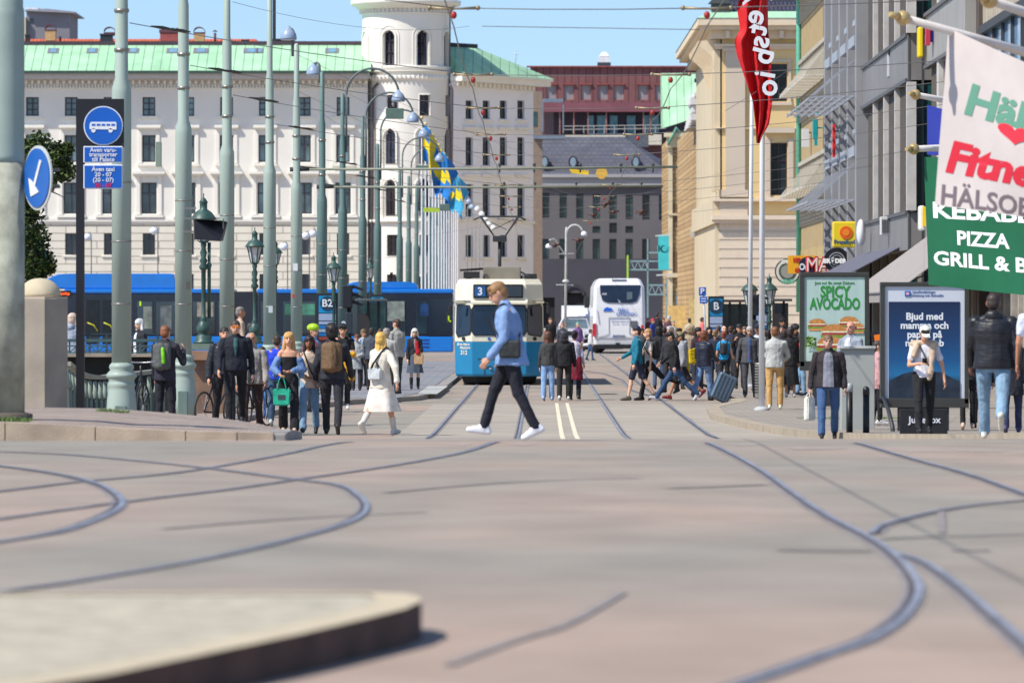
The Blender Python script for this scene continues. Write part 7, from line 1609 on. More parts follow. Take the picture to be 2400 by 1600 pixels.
n.links.new(cr.outputs[0], b.inputs['Base Color']); b.inputs['Roughness'].default_value = .2; p3.data.materials.append(m)
for i, (s, yy_) in enumerate((('Bjud med', 742), ('mamma och', 763), ('pappa p\u00e5', 784), ('n\u00e5gon job', 804))): text(s, 17*Y/F*1.35, TF(PT(2167, yy_, Y+.02)), WHT, p2, bold=.7*Y/F)
mb = MB(); pq(mb, 2121, 2134, 682, 694, Y, .02, .035); lg_ = mb.build('logo', BLUE, p2); mb = MB(); pq(mb, 2124, 2131, 685, 691, Y, .015, .02); mb.build('logo_core', mat((236, 180, 180)), lg_)
text('L\u00e4nsf\u00f6rs\u00e4kringar', 6*Y/F*1.35, TF(PT(2165, 684, Y+.03)), mat((110, 130, 180)), p2); text('G\u00f6teborg och Bohusl\u00e4n', 6*Y/F*1.35, TF(PT(2172, 692, Y+.03)), mat((110, 130, 180)), p2)
# car bonnet shapes in the print
mb = MB(); mb.prism([PT(2083, 893, Y+.02), PT(2115, 876, Y+.02), PT(2150, 868, Y+.02), PT(2205, 872, Y+.02), PT(2250, 895, Y+.02), PT(2250, 937, Y+.02), PT(2083, 937, Y+.02)], (0, -.003, 0)); mb.build('printed_car', mat((36, 46, 60), rough=.3, var=.5, scale=6), p2)
mb = MB(); mb.disc(PT(2167, 745, Y+.022), .0, .001) if False else None
mb.bm.free()
# utility cabinet, bollards, sandwich board, chevron
Y = 93.0; t = thing('utility_cabinet', 'tall light grey utility cabinet between the two bollards and the burger poster', 'cabinet', (PX(2010, Y), Y, HG(0, Y)))
CB = mat((166, 170, 166), rough=.6, var=.1, scale=2)
mb = MB(); mb.box(PX(1972, Y), PX(2050, Y), Y, Y+.45, -.1, PZ(818, Y), .01); mb.build('body', CB, t)
mb = MB(); mb.box(PX(1966, Y), PX(2053, Y), Y-.05, Y+.5, PZ(818, Y)+.002, PZ(811, Y), .012); mb.build('lid', mat((186, 188, 184), rough=.5), t)
mb = MB(); mb.box(PX(1985, Y), PX(1988, Y), Y-.02, Y, PZ(905, Y), PZ(898, Y)); mb.build('lock', rubber, t)
for px, yt, lab, col in ((1991, 897, 'left black bollard with a pale reflective top, before the grey cabinet', (170, 176, 180)), (2030, 905, 'right black bollard with plain black top, before the grey cabinet', (26, 26, 28))):
    Y = 88.0; t = thing('bollard', lab, 'bollard', (PX(px, Y), Y, HG(0, Y)), 'black bollards'); zt_ = PZ(yt, Y)
    mb = MB(); mb.lathe((PX(px, Y), Y, 0), [(.052, -.1), (.05, zt_-.14)], 16); mb.build('post', mat((24, 24, 27), rough=.45), t)
    mb = MB(); mb.lathe((PX(px, Y), Y, 0), [(.054, zt_-.14), (.054, zt_-.07), (.05, zt_-.03), (.02, zt_)], 16); mb.build('top', mat(col, rough=.4), t)
mb = MB()
Y = 90; mb.tube([PT(2070, 930, Y+1), PT(2082, 960, Y+.5), PT(2092, 1000, Y), PT(2094, 1040, Y)], .035, 8); tag(mb.build('curved_pipe', mat((50, 52, 56), rough=.5), loc=PT(2094, 1040, Y)), 'bent dark tube standing left of the black sandwich board', 'pipe')
Y = 86; t = thing('sandwich_board', 'low black sandwich board with white lettering behind the man with cap', 'sign board', (PX(2165, Y), Y, HG(0, Y)))
mb = MB(); mb.box(PX(2109, Y), PX(2221, Y), Y, Y+.06, HG(0, Y)-.05, PZ(958, Y), .01); mb.build('board', mat((30, 30, 33), rough=.5), t)
text('Juicebox', 16*Y/F*1.35, TF(PT(2167, 984, Y-.01)), WHT, t, bold=.4*Y/F)
Y = 105; t = thing('chevron_sign', 'orange and black road works chevron sign leaning behind the cabinet', 'road sign', PT(2056, 880, Y))
mb = MB(); mb.prism([PT(2041, 782, Y), PT(2050, 776, Y), PT(2066, 778, Y), PT(2064, 850, Y), PT(2056, 850, Y)], (0, .03, 0)); mb.build('plate', mat((24, 24, 30)), t)
mb = MB(); mb.prism([PT(2048, 785, Y-.01), PT(2062, 783, Y-.01), PT(2061, 828, Y-.01), PT(2056, 838, Y-.01)], (0, -.01, 0)); mb.build('orange_field', mat((240, 120, 20), rough=.5, var=.2), t); mb = MB(); mb.tube([PT(2061, 850, Y+.05), (PX(2066, Y), Y+.05, 0)], .03, 8); mb.build('post', rubber, t)
# litter bin (perforated steel)
Y = 126; t = thing('litter_bin', 'perforated steel litter bin beside the man in the grey sweater', 'bin', (PX(1781, Y), Y, .1))
mb = MB(); c = Vector((PX(1781, Y), Y, 0)); r_ = 12*Y/F; mb.lathe(c, [(r_*.93, .13), (r_, .16), (r_, PZ(852, Y)-.05), (r_*1.04, PZ(850, Y)), (r_*.9, PZ(850, Y))], 24); mb.build('body', mat((150, 146, 138), rough=.45, metal=.4), t)
mb = MB()
for i in range(15):
    for j in range(11):
        a = math.pi+math.pi*(i+.5*(j % 2)+.3)/15; p = c+Vector((r_*1.003*math.cos(a), r_*1.003*math.sin(a), .25+j*.062)); mb.box(p.x-.008, p.x+.008, p.y-.006, p.y+.002, p.z, p.z+.03)
mb.build('perforation', mat((40, 40, 42)), t)
# ---------------- tree at the left edge
Y = 150; t = thing('broadleaf_tree', 'dark green broadleaf tree behind the nearest pole at the left edge', 'tree', (PX(60, Y), Y, 0)); random.seed(21)
cl = [(40, 365, 45), (90, 345, 38), (130, 365, 36), (150, 400, 30), (155, 350, 18), (60, 430, 60), (110, 420, 32), (40, 520, 70), (75, 560, 45), (60, 610, 62), (100, 620, 34), (115, 628, 16), (30, 470, 50), (80, 640, 30), (70, 500, 22)]
LV = [mat((44, 62, 26), rough=.7, var=.5, scale=3), mat((84, 104, 40), rough=.7, var=.4, scale=3)]
mbs = [MB(), MB()]
for (px, py, r) in cl:
    c = PT(px, py, Y); rr = r*Y/F
    for i in range(int(30+r*16)):
        d = Vector((random.gauss(0, 1), random.gauss(0, 1), random.gauss(0, 1))).normalized(); q = random.random()**.45; p = c+d*rr*q*(1+.25*noise.noise(d*3+c))+Vector((0, d.y*rr*.5, 0))
        a = Vector((random.gauss(0, 1), random.gauss(0, 1), random.gauss(0, .6))).normalized()*random.uniform(.04, .085); b = a.cross(Vector((random.gauss(0, 1), random.gauss(0, 1), 1))).normalized()*a.length*.6
        mbs[0 if random.random() < .6 else 1].face([p-a, p-b, p+a, p+b])
for m_, l_ in zip(mbs, LV): m_.build('crown', l_, t, fixn=False)
mb = MB(); mb.tube([(PX(30, Y), Y, 0), PT(35, 700, Y), PT(45, 600, Y), PT(60, 480, Y)], [.22, .17, .14, .07], 10)
for (px, py, r) in cl[:10]: mb.tube([PT(48, min(640, py+90), Y), PT((px+48)/2, py+30, Y), PT(px, py, Y)], [.06, .04, .015], 6)
mb.tube([PT(110, 445, Y), PT(135, 455, Y), PT(152, 464, Y)], [.02, .015, .008], 5); mb.build('trunk', mat((70, 58, 46), rough=.9, bump=.01), t)
mb = MB(); mb.lathe(PT(92, 585, 152), [(.1, -1.0), (.2, -.4), (.24, -.1), (.12, .1), (.13, .3), (.05, .38)], 12); tag(mb.build('bronze_figure', mat((100, 160, 142), rough=.6), loc=PT(92, 640, 152)), 'green patinated bronze finial showing at the edge of the tree', 'finial')
# ================================================================= PEOPLE
def ZG(x, Y):
    if x < edge(Y) and Y > 66.4: return PH(x, Y) if Y < 122 else .108
    if x > edgeR(Y): return PR(x, Y)
    return HG(0, Y)+(.005 if Y < 126 else 0)
def remesh(mb, vox, wr=0.0, smooth=2, seed=0.0):
    bmesh.ops.recalc_face_normals(mb.bm, faces=mb.bm.faces)
    me = bpy.data.meshes.new('tmp'); mb.bm.to_mesh(me); mb.bm.free(); o = bpy.data.objects.new('tmp', me)
    r = o.modifiers.new('r', 'REMESH'); r.mode = 'VOXEL'; r.voxel_size = vox; r.use_smooth_shade = True
    if smooth: s = o.modifiers.new('s', 'SMOOTH'); s.factor = .5; s.iterations = smooth
    out = evaluate(o); bpy.data.meshes.remove(me)
    if wr:
        nrm = [v.normal.copy() for v in out.vertices]
        for v, vn in zip(out.vertices, nrm):
            c = v.co.copy(); n = noise.noise(Vector((c.x*9+seed, c.y*9, c.z*4.5)))+.5*noise.noise(Vector((c.x*20, c.y*20+seed, c.z*13))); v.co = c+vn*(wr*n)
    for p in out.polygons: p.use_smooth = True
    out.materials.clear(); return out
PN = [0]
def cloth_m(c, rough=.85, var=.2): return mat(tuple(c), rough=rough, var=var, scale=6, bump=.02, bscale=11)
def person(label, px, top, Y, h, skin=(196, 150, 124), hair=('short', (60, 44, 34)), shirt=('jacket', (30, 30, 36)), legs=('trousers', (34, 34, 40)), shoes=(36, 34, 34),
           lg=((0, 0), (0, 0)), ar=((4, 8, 12), (4, 8, 12)), b=1.0, sleeve=1.0, hem=.02, inner=None, lean=0, nod=0, vox=None, group=None, glasses=None, hat=None, z=None, hd=0, extra=None, flare=0.0, female=False, hood=None, strap=None, beard=None, belt=None):
    PN[0] += 1; sl = .74 if legs[0] in ('trousers', 'leggings') else 1; x = PX(px, Y); gz = ZG(x, Y) if z is None else z; H = PZ(top, Y)-gz; k = H/1.78
    vox = vox or (.011 if Y < 100 else .015 if Y < 160 else .03); vox *= max(.8, k)
    root = thing('person', label, 'person', (x, Y, gz), group)
    # --- skeleton in the person's own frame: faces -Y, feet at z 0
    J = {}; sides = (-1, 1); dirs = {}
    LT, LS = .43*k, .44*k
    for s, (t, kb) in zip(sides, lg):
        hip = Vector((s*.09*k*b, 0, 0)); a = R(t); kn = hip+Vector((s*.012*k, -math.sin(a)*LT, -math.cos(a)*LT)); a2 = R(t-kb); an = kn+Vector((0, -math.sin(a2)*LS, -math.cos(a2)*LS))
        be = t-kb; pit = -be*.85 if be < -6 else -be*.6 if be > 12 else 0
        J[s] = [hip, kn, an, R(pit)]
    low = 1e9
    for s in sides:
        an, pit = J[s][2], J[s][3]; fd = Vector((0, -math.cos(pit), -math.sin(pit))); up = Vector((0, -math.sin(pit), math.cos(pit)))
        heel = an-fd*.05*k-up*.055*k; toe = an+fd*.17*k-up*.055*k; J[s] += [heel, toe, fd, up]; low = min(low, heel.z, toe.z)
    dz = -low+.03*k; off = Vector((0, 0, dz))
    for s in sides:
        for i in (0, 1, 2, 4, 5): J[s][i] = J[s][i]+off
    pel = Vector((0, 0, dz)); L = R(lean); td = Vector((0, -math.sin(L), math.cos(L)))
    HT = H-dz; sh_z = HT-.305*k; sh = pel+td*sh_z; neck = pel+td*(HT-.26*k); N = R(lean*.5+nod); hdv = Vector((0, -math.sin(N), math.cos(N))); hc = neck+hdv*.145*k+Vector((0, -.01*k, 0)); topd = 0
    A = {}
    for s, q in zip(sides, ar):
        f, o, e = R(q[0]), R(q[1]), R(q[2]); inw = R(q[3]) if len(q) > 3 else 0
        so = sh+Vector((s*(.182 if not female else .158)*k*b, 0, -.052*k)); d1 = Vector((s*math.sin(o), -math.sin(f)*math.cos(o), -math.cos(f)*math.cos(o))); el = so+d1*.295*k
        o2 = o*.3-inw; d2 = Vector((s*math.sin(o2), -math.sin(f+e)*math.cos(o2), -math.cos(f+e)*math.cos(o2))); wr_ = el+d2*.255*k; A[s] = (so, el, wr_, d1, d2)
    M = Matrix.Translation((x, Y, gz)) @ Matrix.Rotation(R(h), 4, 'Z'); Mh = M @ Matrix.Translation(hc) @ Matrix.Rotation(R(hd), 4, 'Z') @ Matrix.Rotation(N, 4, 'X')
    def B(): return MB(M)
    def torso(mb, rs, z0, z1, tp=1.0):
        """lofted trunk; rs = list of (t, rx, ry)"""
        rings = []
        for t, rx, ry in rs: c = pel+td*(z0+(z1-z0)*t); rings.append((c+Vector((0, .012*k, 0)), rx*k*b, ry*k*b))
        mb.loft(rings, 16, power=.9)
    # --- body: one continuous surface
    mb = B(); wa = .115 if female else .135
    torso(mb, [(0, .11, .08), (.1, .135, .09), (.35, wa-.01, .085), (.7, .145, .095), (.92, .16, .08), (1.0, .08, .06)], -.07*k, sh_z+.02*k)
    mb.cap(sh-td*.03*k, neck+hdv*.07*k, .062*k, .052*k); mb.cap(sh+Vector((-.12*k*b, 0, -.03*k)), sh+Vector((.12*k*b, 0, -.03*k)), .055*k, .055*k)
    for s in sides:
        hip, kn, an, pit, heel, toe, fd, up = J[s]
        cf = kn.lerp(an, .35)+Vector((0, .012*k*sl, 0)); mb.cap(hip, kn, .078*k*b*sl, .052*k*sl); mb.cap(kn, cf, .05*k*sl, .055*k*sl); mb.cap(cf, an, .052*k*sl, .032*k); mb.cap(an, toe+up*.008*k-fd*.02*k, .03*k, .02*k)
        so, el, wr_, d1, d2 = A[s]
        mb.cap(so, el, .048*k*b, .038*k); mb.cap(el, wr_, .038*k, .026*k)
        w = Vector((0, -1, 0)); w = (w-d2*w.dot(d2))
        w = w.normalized() if w.length > .35 else Vector((-s, 0, .0)).normalized() if abs(d2.x) < .8 else Vector((0, 0, 1)); inn = d2.cross(w).normalized(); inn = inn if inn.x*s < 0 else -inn
        pc = wr_+d2*.035*k; mb.cap(pc-w*.012*k, pc+d2*.05*k-w*.012*k, .024*k, .022*k); mb.cap(pc+w*.014*k, pc+d2*.05*k+w*.014*k, .023*k, .022*k)
        for i, ln in enumerate((.034, .042, .04, .03)):
            q0 = pc+d2*.062*k+w*(.03-.02*i)*k; q1 = q0+(d2+inn*.35).normalized()*ln*k; q2 = q1+(d2*.55+inn).normalized()*ln*.75*k; mb.cap(q0, q1, .0105*k, .0098*k, 6); mb.cap(q1, q2, .0098*k, .0085*k, 6)
        q0 = pc+w*.028*k+d2*.0*k; q1 = q0+(w*.8+d2*.8+inn*.4).normalized()*.035*k; mb.cap(q0, q1, .013*k, .0115*k, 6); mb.cap(q1, q1+(d2+inn*.4).normalized()*.028*k, .0115*k, .009*k, 6)
    s_ = k*1.06; hm = MB(Mh)
    hm.ball((0, .012*s_, .012*s_), .073*s_, .093*s_, .104*s_, 16, 12); hm.cap((0, -.028*s_, -.075*s_), (0, -.045*s_, -.07*s_), .042*s_, .035*s_); hm.ball((0, -.03*s_, -.035*s_), .058*s_, .06*s_, .072*s_)
    hm.cap((0, -.085*s_, .018*s_), (0, -.104*s_, -.018*s_), .009*s_, .014*s_, 8); hm.cap((-.035*s_, -.07*s_, .038*s_), (.035*s_, -.07*s_, .038*s_), .014*s_, .014*s_, 8); hm.cap((-.015*s_, -.088*s_, -.048*s_), (.015*s_, -.088*s_, -.048*s_), .009*s_, .009*s_, 8)
    for q in sides: hm.cap((q*.074*s_, .01*s_, .02*s_), (q*.078*s_, .015*s_, -.018*s_), .013*s_, .010*s_, 8)
    me = bpy.data.meshes.new('t'); hm.bm.to_mesh(me); hm.bm.free(); mb.bm.from_mesh(me); bpy.data.meshes.remove(me)
    body = link('body', remesh(mb, vox*.92, 0, 1), mat(tuple(skin), rough=.55, var=.08, scale=5, spec=.4), root)
    if Y < 170:
        for q in sides:
            e = MB(Mh); e.ball((q*.030*s_, -.0815*s_, .016*s_), .012*s_, .007*s_, .007*s_, 8, 6); e.build('eye', mat((40, 34, 32), rough=.3), body)
        e = MB(Mh); e.ball((0, -.099*s_, -.05*s_), .019*s_, .006*s_, .0055*s_, 8, 6); e.build('mouth', mat((150, 84, 78), rough=.5), body)
        if hair[0] != 'none':
            e = MB(Mh)
            for q in sides: e.cap((q*.018*s_, -.086*s_, .036*s_), (q*.044*s_, -.078*s_, .038*s_), .005*s_, .004*s_, 6)
            e.build('eyebrow', mat(tuple(int(v*.7) for v in hair[1]), rough=.8), body)
    # --- hair / hats
    hs, hcol = hair; HM = mat(tuple(hcol), rough=.55, var=.3, scale=14, stretch=(1, 1, .35), bump=.006, bscale=60)
    if hs != 'none':
        e = MB(Mh)
        if hs == 'bald': e.cap((-.07*s_, .03*s_, .0*s_), (-.05*s_, .085*s_, .01*s_), .02*s_, .024*s_); e.cap((.07*s_, .03*s_, .0*s_), (.05*s_, .085*s_, .01*s_), .02*s_, .024*s_); e.cap((-.05*s_, .09*s_, .0*s_), (.05*s_, .09*s_, .0*s_), .022*s_, .022*s_)
        else:
            g = {'short': 1.0, 'long': 1.06, 'bun': 1.02, 'curly': 1.3, 'bob': 1.1, 'crop': .965, 'frizz': 1.18}[hs]
            e.ball((0, .014*s_, .05*s_), .083*s_*g, .101*s_*g, .08*s_*g, 16, 12); e.ball((0, .05*s_, .0*s_), .078*s_*g, .066*s_*g, .085*s_*g)
            if hs in ('short', 'curly', 'frizz'): e.cap((-.045*s_, -.055*s_, .088*s_), (.045*s_, -.055*s_, .088*s_), .026*s_, .024*s_)
            if hs in ('long', 'bob', 'bun'):
                e.cap((-.03*s_, -.05*s_, .092*s_), (.05*s_, -.045*s_, .088*s_), .022*s_, .022*s_)
            if hs == 'long':
                for q in (-1, -.5, 0, .5, 1): e.cap((q*.066*s_, (.045-.03*abs(q))*s_, .04*s_), (q*.085*s_, (.075-.07*abs(q))*s_, -.20*s_), .032*s_, .038*s_); e.cap((q*.085*s_, (.075-.07*abs(q))*s_, -.20*s_), (q*.075*s_, (.085-.07*abs(q))*s_, -.30*s_), .036*s_, .018*s_)
            if hs == 'bob':
                for q in (-1, -.5, 0, .5, 1): e.cap((q*.07*s_, (.04-.02*abs(q))*s_, .04*s_), (q*.086*s_, (.06-.05*abs(q))*s_, -.10*s_), .032*s_, .034*s_)
            if hs == 'bun': e.ball((0, .12*s_, .05*s_), .04*s_)
        link('hair', remesh(e, vox*.9, .02 if hs in ('curly', 'frizz') else .004, 1, PN[0]), HM, root)
    if beard: e = MB(Mh); e.cap((-.02*s_, -.098*s_, -.032*s_), (.02*s_, -.098*s_, -.032*s_), .010*s_, .010*s_); e.build('moustache', mat(beard), root)
    if hat:
        e = MB(Mh); ht, hcl = hat
        if ht in ('cap', 'cap_back'):
            e.lathe((0, .012*s_, .05*s_), [(.087*s_, -.01), (.088*s_, .02*s_), (.08*s_, .055*s_), (.055*s_, .08*s_), (.01*s_, .09*s_)], 18); d_ = -1 if ht == 'cap' else 1
            e.prism([Vector((-.07*s_, .0+.02*d_, .05*s_)), Vector((.07*s_, .02*d_, .05*s_)), Vector((.055*s_, .15*d_*s_, .035*s_)), Vector((.0, .172*d_*s_, .03*s_)), Vector((-.055*s_, .15*d_*s_, .035*s_))], (0, 0, .012*s_))
        if ht == 'helmet':
            e.ball((0, .012*s_, .07*s_), .1*s_, .13*s_, .085*s_, 18, 10)
        if ht == 'scarf': e.ball((0, .02*s_, .01*s_), .09*s_, .105*s_, .13*s_); e.cap((0, .03*s_, -.08*s_), (0, .05*s_, -.2*s_), .085*s_, .12*s_)
        e.build('hat' if ht != 'helmet' else 'helmet', mat(tuple(hcl), rough=.6 if ht != 'helmet' else .3, var=.08), root)
    if glasses:
        e = MB(Mh)
        for q in sides: e.ball((q*.031*s_, -.092*s_, .016*s_), .026*s_, .008*s_, .018*s_, 10, 6); e.bar((q*.058*s_, -.085*s_, .02*s_), (q*.078*s_, .01*s_, .022*s_), .006*s_)
        e.bar((-.02*s_, -.096*s_, .02*s_), (.02*s_, -.096*s_, .02*s_), .008*s_); e.build('sunglasses', mat(tuple(glasses), rough=.15, metal=.2), root)
    # --- lower clothes
    kind, col = legs[0], legs[1]; lo = legs[2] if len(legs) > 2 else 1.0
    if kind in ('trousers', 'shorts', 'leggings'):
        e = B(); gr = .0 if kind == 'leggings' else .012
        torso(e, [(0, .135, .10), (.35, .162, .118), (.75, .155, .112), (1, .15, .105)], -.10*k, .10*k)
        for s in sides:
            hip, kn, an, pit, heel, toe, fd, up = J[s]; end = {'trousers': an+Vector((0, 0, .01*k)), 'shorts': kn.lerp(hip, .12), 'leggings': an}[kind]
            e.cap(hip, kn if kind != 'shorts' else end, (.088+gr)*k*b, (.064+gr+.02*(lo-1))*k if kind != 'shorts' else .085*k)
            if kind != 'shorts': e.cap(kn, end, (.062+gr+.02*(lo-1))*k, (.050+gr+.05*(lo-1))*k)
            e.cap(hip+Vector((0, .03*k, -.02*k)), hip+Vector((0, .02*k, -.14*k)), .085*k*b, .07*k*b)
        link(kind, remesh(e, vox, .008, 2, PN[0]), cloth_m(col), root)
    if kind in ('skirt', 'dress'):
        e = B(); hz = legs[3] if len(legs) > 3 else .45; n_ = 28; hemz = hz*k
        rings = []
        for t in range(7):
            u = t/6; z_ = dz+.09*k-(dz+.09*k-hemz)*u; r_ = (.145+(.10*lo+.05)*u**.8)*k*b; c = Vector((0, -.03*k*u if lo else 0, z_)); ring = []
            for q in range(n_): a = 2*math.pi*q/n_; rr = r_*(1+.09*u*math.sin(a*6+PN[0])+.04*u*math.sin(a*11)); ring.append(e._v(c+Vector((rr*math.cos(a), rr*.8*math.sin(a)*(1+.25*u), 0))))
            rings.append(ring)
        for P_, Q_ in zip(rings, rings[1:]):
            for q in range(n_): f = e.bm.faces.new((P_[q], P_[(q+1) % n_], Q_[(q+1) % n_], Q_[q])); f.smooth = True
        e.bm.faces.new(rings[0]); e.build('skirt', cloth_m(col), root)
    # --- shoes
    if shoes:
        e = B(); boot = len(shoes) > 3
        for s in sides:
            hip, kn, an, pit, heel, toe, fd, up = J[s]
            e.cap(heel+up*.012*k, toe-fd*.01*k, .043*k, .037*k); e.cap(heel+up*.045*k+fd*.02*k, toe+up*.014*k-fd*.055*k, .046*k, .038*k); e.cap(an-up*.02*k, an-up*.004*k+fd*.02*k, .049*k, .048*k)
            if boot: e.cap(an, an.lerp(kn, .5), .05*k, .06*k)
        link('shoes', remesh(e, vox, 0, 1), mat(tuple(shoes[:3]), rough=.5, var=.08, scale=12), root)
    # --- upper clothes
    kind, col = shirt[0], shirt[1]; z0 = -hem*k; e = B(); w_ = {'tee': .0, 'sweater': .012, 'jacket': .02, 'coat': .022, 'puffer': .035, 'tube': -.004}[kind]
    if kind != 'tube':
        fl = flare; wst = .135+w_*1.2 if not female else .118+w_*1.4
        zt_ = sh_z+.035*k
        torso(e, [(0, .165+w_+fl, .125+w_+fl), (.18, .158+w_+fl*.6, .122+w_+fl*.5), (.45, wst+.008, .114+w_), (.72, .165+w_, .122+w_), (.88, .165+w_*.8, .10+w_), (.95, .10+w_*.5, .08+w_*.5), (1.0, .068, .062)], z0, zt_)
        [e.cap(sh+Vector((s*.03*k, 0, .02*k)), sh+Vector((s*.15*k*b, 0, -.045*k)), (.052+w_*.5)*k, (.052+w_*.6)*k) for s in sides]
        for s in sides:
            so, el, wr_, d1, d2 = A[s]; r1, r2, r3 = (.054+w_*.7)*k*b, (.047+w_*.7)*k, (.038+w_*.6)*k
            if sleeve >= .99: e.cap(so, el, r1, r2); e.cap(el, wr_-d2*.02*k, r2, r3)
            elif sleeve > .6: e.cap(so, el, r1, r2); e.cap(el, el.lerp(wr_, .35), r2, r2*.95)
            elif sleeve > 0: e.cap(so, so.lerp(el, .58), r1*1.04, r1*.98)
        if kind in ('jacket', 'coat', 'puffer', 'sweater'): e.cap(sh+td*.035*k+Vector((-.02*k, 0, 0)), sh+td*.045*k+Vector((.02*k, 0, 0)), .068*k, .066*k)
        if hood: e.ball(sh+td*.04*k+Vector((0, .09*k, 0)), .10*k, .07*k, .08*k)
        um = link({'tee': 'shirt', 'sweater': 'sweater', 'jacket': 'jacket', 'coat': 'coat', 'puffer': 'padded_jacket'}[kind], remesh(e, vox, .014 if kind != 'puffer' else .006, 2, PN[0]), cloth_m(col) if kind != 'puffer' else mat(tuple(col), rough=.45, var=.25, scale=16, stretch=(.2, .2, 1.2), bump=.03, bscale=7), root)
    else:
        torso(e, [(0, .14, .11), (.5, .132, .108), (1, .155, .122)], -.02*k, sh_z-.11*k); link('top', remesh(e, vox, .003, 1), cloth_m(col), root)
    if inner:   # open front showing the shirt
        e = B(); zt_ = sh_z+.03*k; wd = inner[1] if len(inner) > 1 and isinstance(inner[1], float) else .06
        pts = []
        for t, ry, hw in (((.44, .124+w_, .08), (.58, .13+w_, .5), (.72, .136+w_, 1.0), (.90, .116+w_, 1.1), (.985, .088+w_*.5, .7)) if wd < .05 else ((0.02, .140+w_+flare, 1.1), (.18, .138+w_+flare*.5, 1.1), (.45, .124+w_, 1.0), (.72, .136+w_, 1.0), (.90, .116+w_, .8), (.985, .088+w_*.5, .45))):
            c = pel+td*(z0+(zt_-z0)*t); pts.append((c+Vector((0, -ry*k*b+.002, 0)), hw*wd*k))
        for (p, a), (q, c_) in zip(pts, pts[1:]):
            for u0, u1 in ((-1, -.4), (-.4, .4), (.4, 1)):
                f = e.face([p+Vector((a*u0, .02*k*u0*u0, 0)), p+Vector((a*u1, .02*k*u1*u1, 0)), q+Vector((c_*u1, .02*k*u1*u1, 0)), q+Vector((c_*u0, .02*k*u0*u0, 0))]); f.smooth = True
        e.build('shirt_front', cloth_m(inner[0]), root)
        if len(inner) > 2:
            e = B(); e.face([pts[1][0]+Vector((-.022*k, -.006, 0)), pts[1][0]+Vector((.022*k, -.006, 0)), pts[3][0]+Vector((.014*k, -.006, 0)), pts[3][0]+Vector((-.014*k, -.006, 0))]); e.build('tie', cloth_m(inner[2]), root)
    if strap:
        e = B(); r = .135+w_; pts = [sh+Vector((strap[0]*.10*k, -.03*k, .03*k)), sh+Vector((strap[0]*.05*k, -(r+.0)*k*b, -.10*k)), pel+Vector((-strap[0]*.06*k, -(r+.01)*k*b, .16*k)), pel+Vector((-strap[0]*.17*k, -.02*k, .0))]
        e.tube(spline(pts, 5), .012*k, 6); e.build('bag_strap', cloth_m(strap[1]), root)
    J['M'] = M; J['k'] = k; J['A'] = A; J['sh'] = sh; J['pel'] = pel; J['root'] = root; J['hc'] = hc; J['Mh'] = Mh
    J['hand'] = {s: M @ (A[s][2]+A[s][4]*.09*k) for s in sides}; J['w'] = w_
    return J
def backpack(J, col, label, accent=None, size=1.0):
    k = J['k']; M = J['M']; c = J['sh']+Vector((0, .12*k, -.2*k)); loc = M @ c
    t = thing('backpack', label, 'backpack', loc, None)
    e = MB(M); w, d, h_ = .15*k*size, .075*k*size, .22*k*size
    e.cap(c+Vector((-w*.5, d*.6, -h_*.6)), c+Vector((-w*.5, d*.4, h_*.6)), .085*k*size, .075*k*size); e.cap(c+Vector((w*.5, d*.6, -h_*.6)), c+Vector((w*.5, d*.4, h_*.6)), .085*k*size, .075*k*size); e.cap(c+Vector((0, d, -h_*.6)), c+Vector((0, d*.7, h_*.6)), .1*k*size, .09*k*size)
    link('bag', remesh(e, .014, .004), cloth_m(col, .7), t)
    e = MB(M)
    for s in (-1, 1): e.tube(spline([c+Vector((s*.09*k, .0, .16*k)), J['sh']+Vector((s*.1*k, -.02*k, .045*k)), J['sh']+Vector((s*.115*k, -.13*k-J['w']*k, -.1*k)), c+Vector((s*.15*k, -.10*k, -.16*k)), c+Vector((s*.13*k, .03*k, -.2*k))], 4), .014*k, 6)
    e.build('strap', cloth_m(tuple(int(v*.7) for v in col), .7), t)
    if accent: e = MB(M); e.cap(c+Vector((-.08*k, d+.07*k, -.1*k)), c+Vector((-.06*k, d+.06*k, .12*k)), .035*k, .03*k); e.build('pocket', cloth_m(accent), t)
    return t
def handbag(J, s, col, label, w=.26, h_=.22, d=.08, drop=.16, name='handbag', handle=None, logo=None, at=None, turn=0, soft_=False):
    p = Vector(at) if at is not None else J['hand'][s]; c = p-Vector((0, 0, drop+h_/2)); t = thing(name, label, 'bag', c, None)
    Mb = Matrix.Translation(c) @ Matrix.Rotation(R(turn), 4, 'Z'); e = MB(Mb)
    V = [e._v((x_*(1 if z_ > 0 else .9 if not soft_ else 1.1), y_, z_)) for z_ in (-h_/2, h_/2) for y_ in (-d/2, d/2) for x_ in (-w/2, w/2)]
    for q in ((0, 2, 3, 1), (4, 5, 7, 6), (0, 1, 5, 4), (2, 6, 7, 3), (0, 4, 6, 2), (1, 3, 7, 5)): e.bm.faces.new([V[i] for i in q])
    bmesh.ops.bevel(e.bm, geom=list(e.bm.edges), offset=min(.02, d*.3), segments=2, affect='EDGES'); e.build('bag', cloth_m(col, .6), t)
    e = MB(Mb)
    for y_ in (-d*.4, d*.4): e.tube(spline([Vector((-w*.25, y_, h_/2-.01)), Vector((-w*.14, y_*.6, h_/2+drop*.7)), Vector((0, 0, h_/2+drop)), Vector((w*.14, y_*.6, h_/2+drop*.7)), Vector((w*.25, y_, h_/2-.01))], 4), .008, 6)
    e.build('handle', cloth_m(handle or col, .6), t)
    if logo: e = MB(Mb); e.box(-w*.2, w*.2, -d/2-.006, -d/2+.004, -h_*.14, h_*.14); e.build('label_patch', mat(logo, rough=.5), t)
    return t
SK1, SK2, SK3, SK4 = (212, 160, 132), (186, 136, 108), (150, 102, 74), (226, 178, 150)
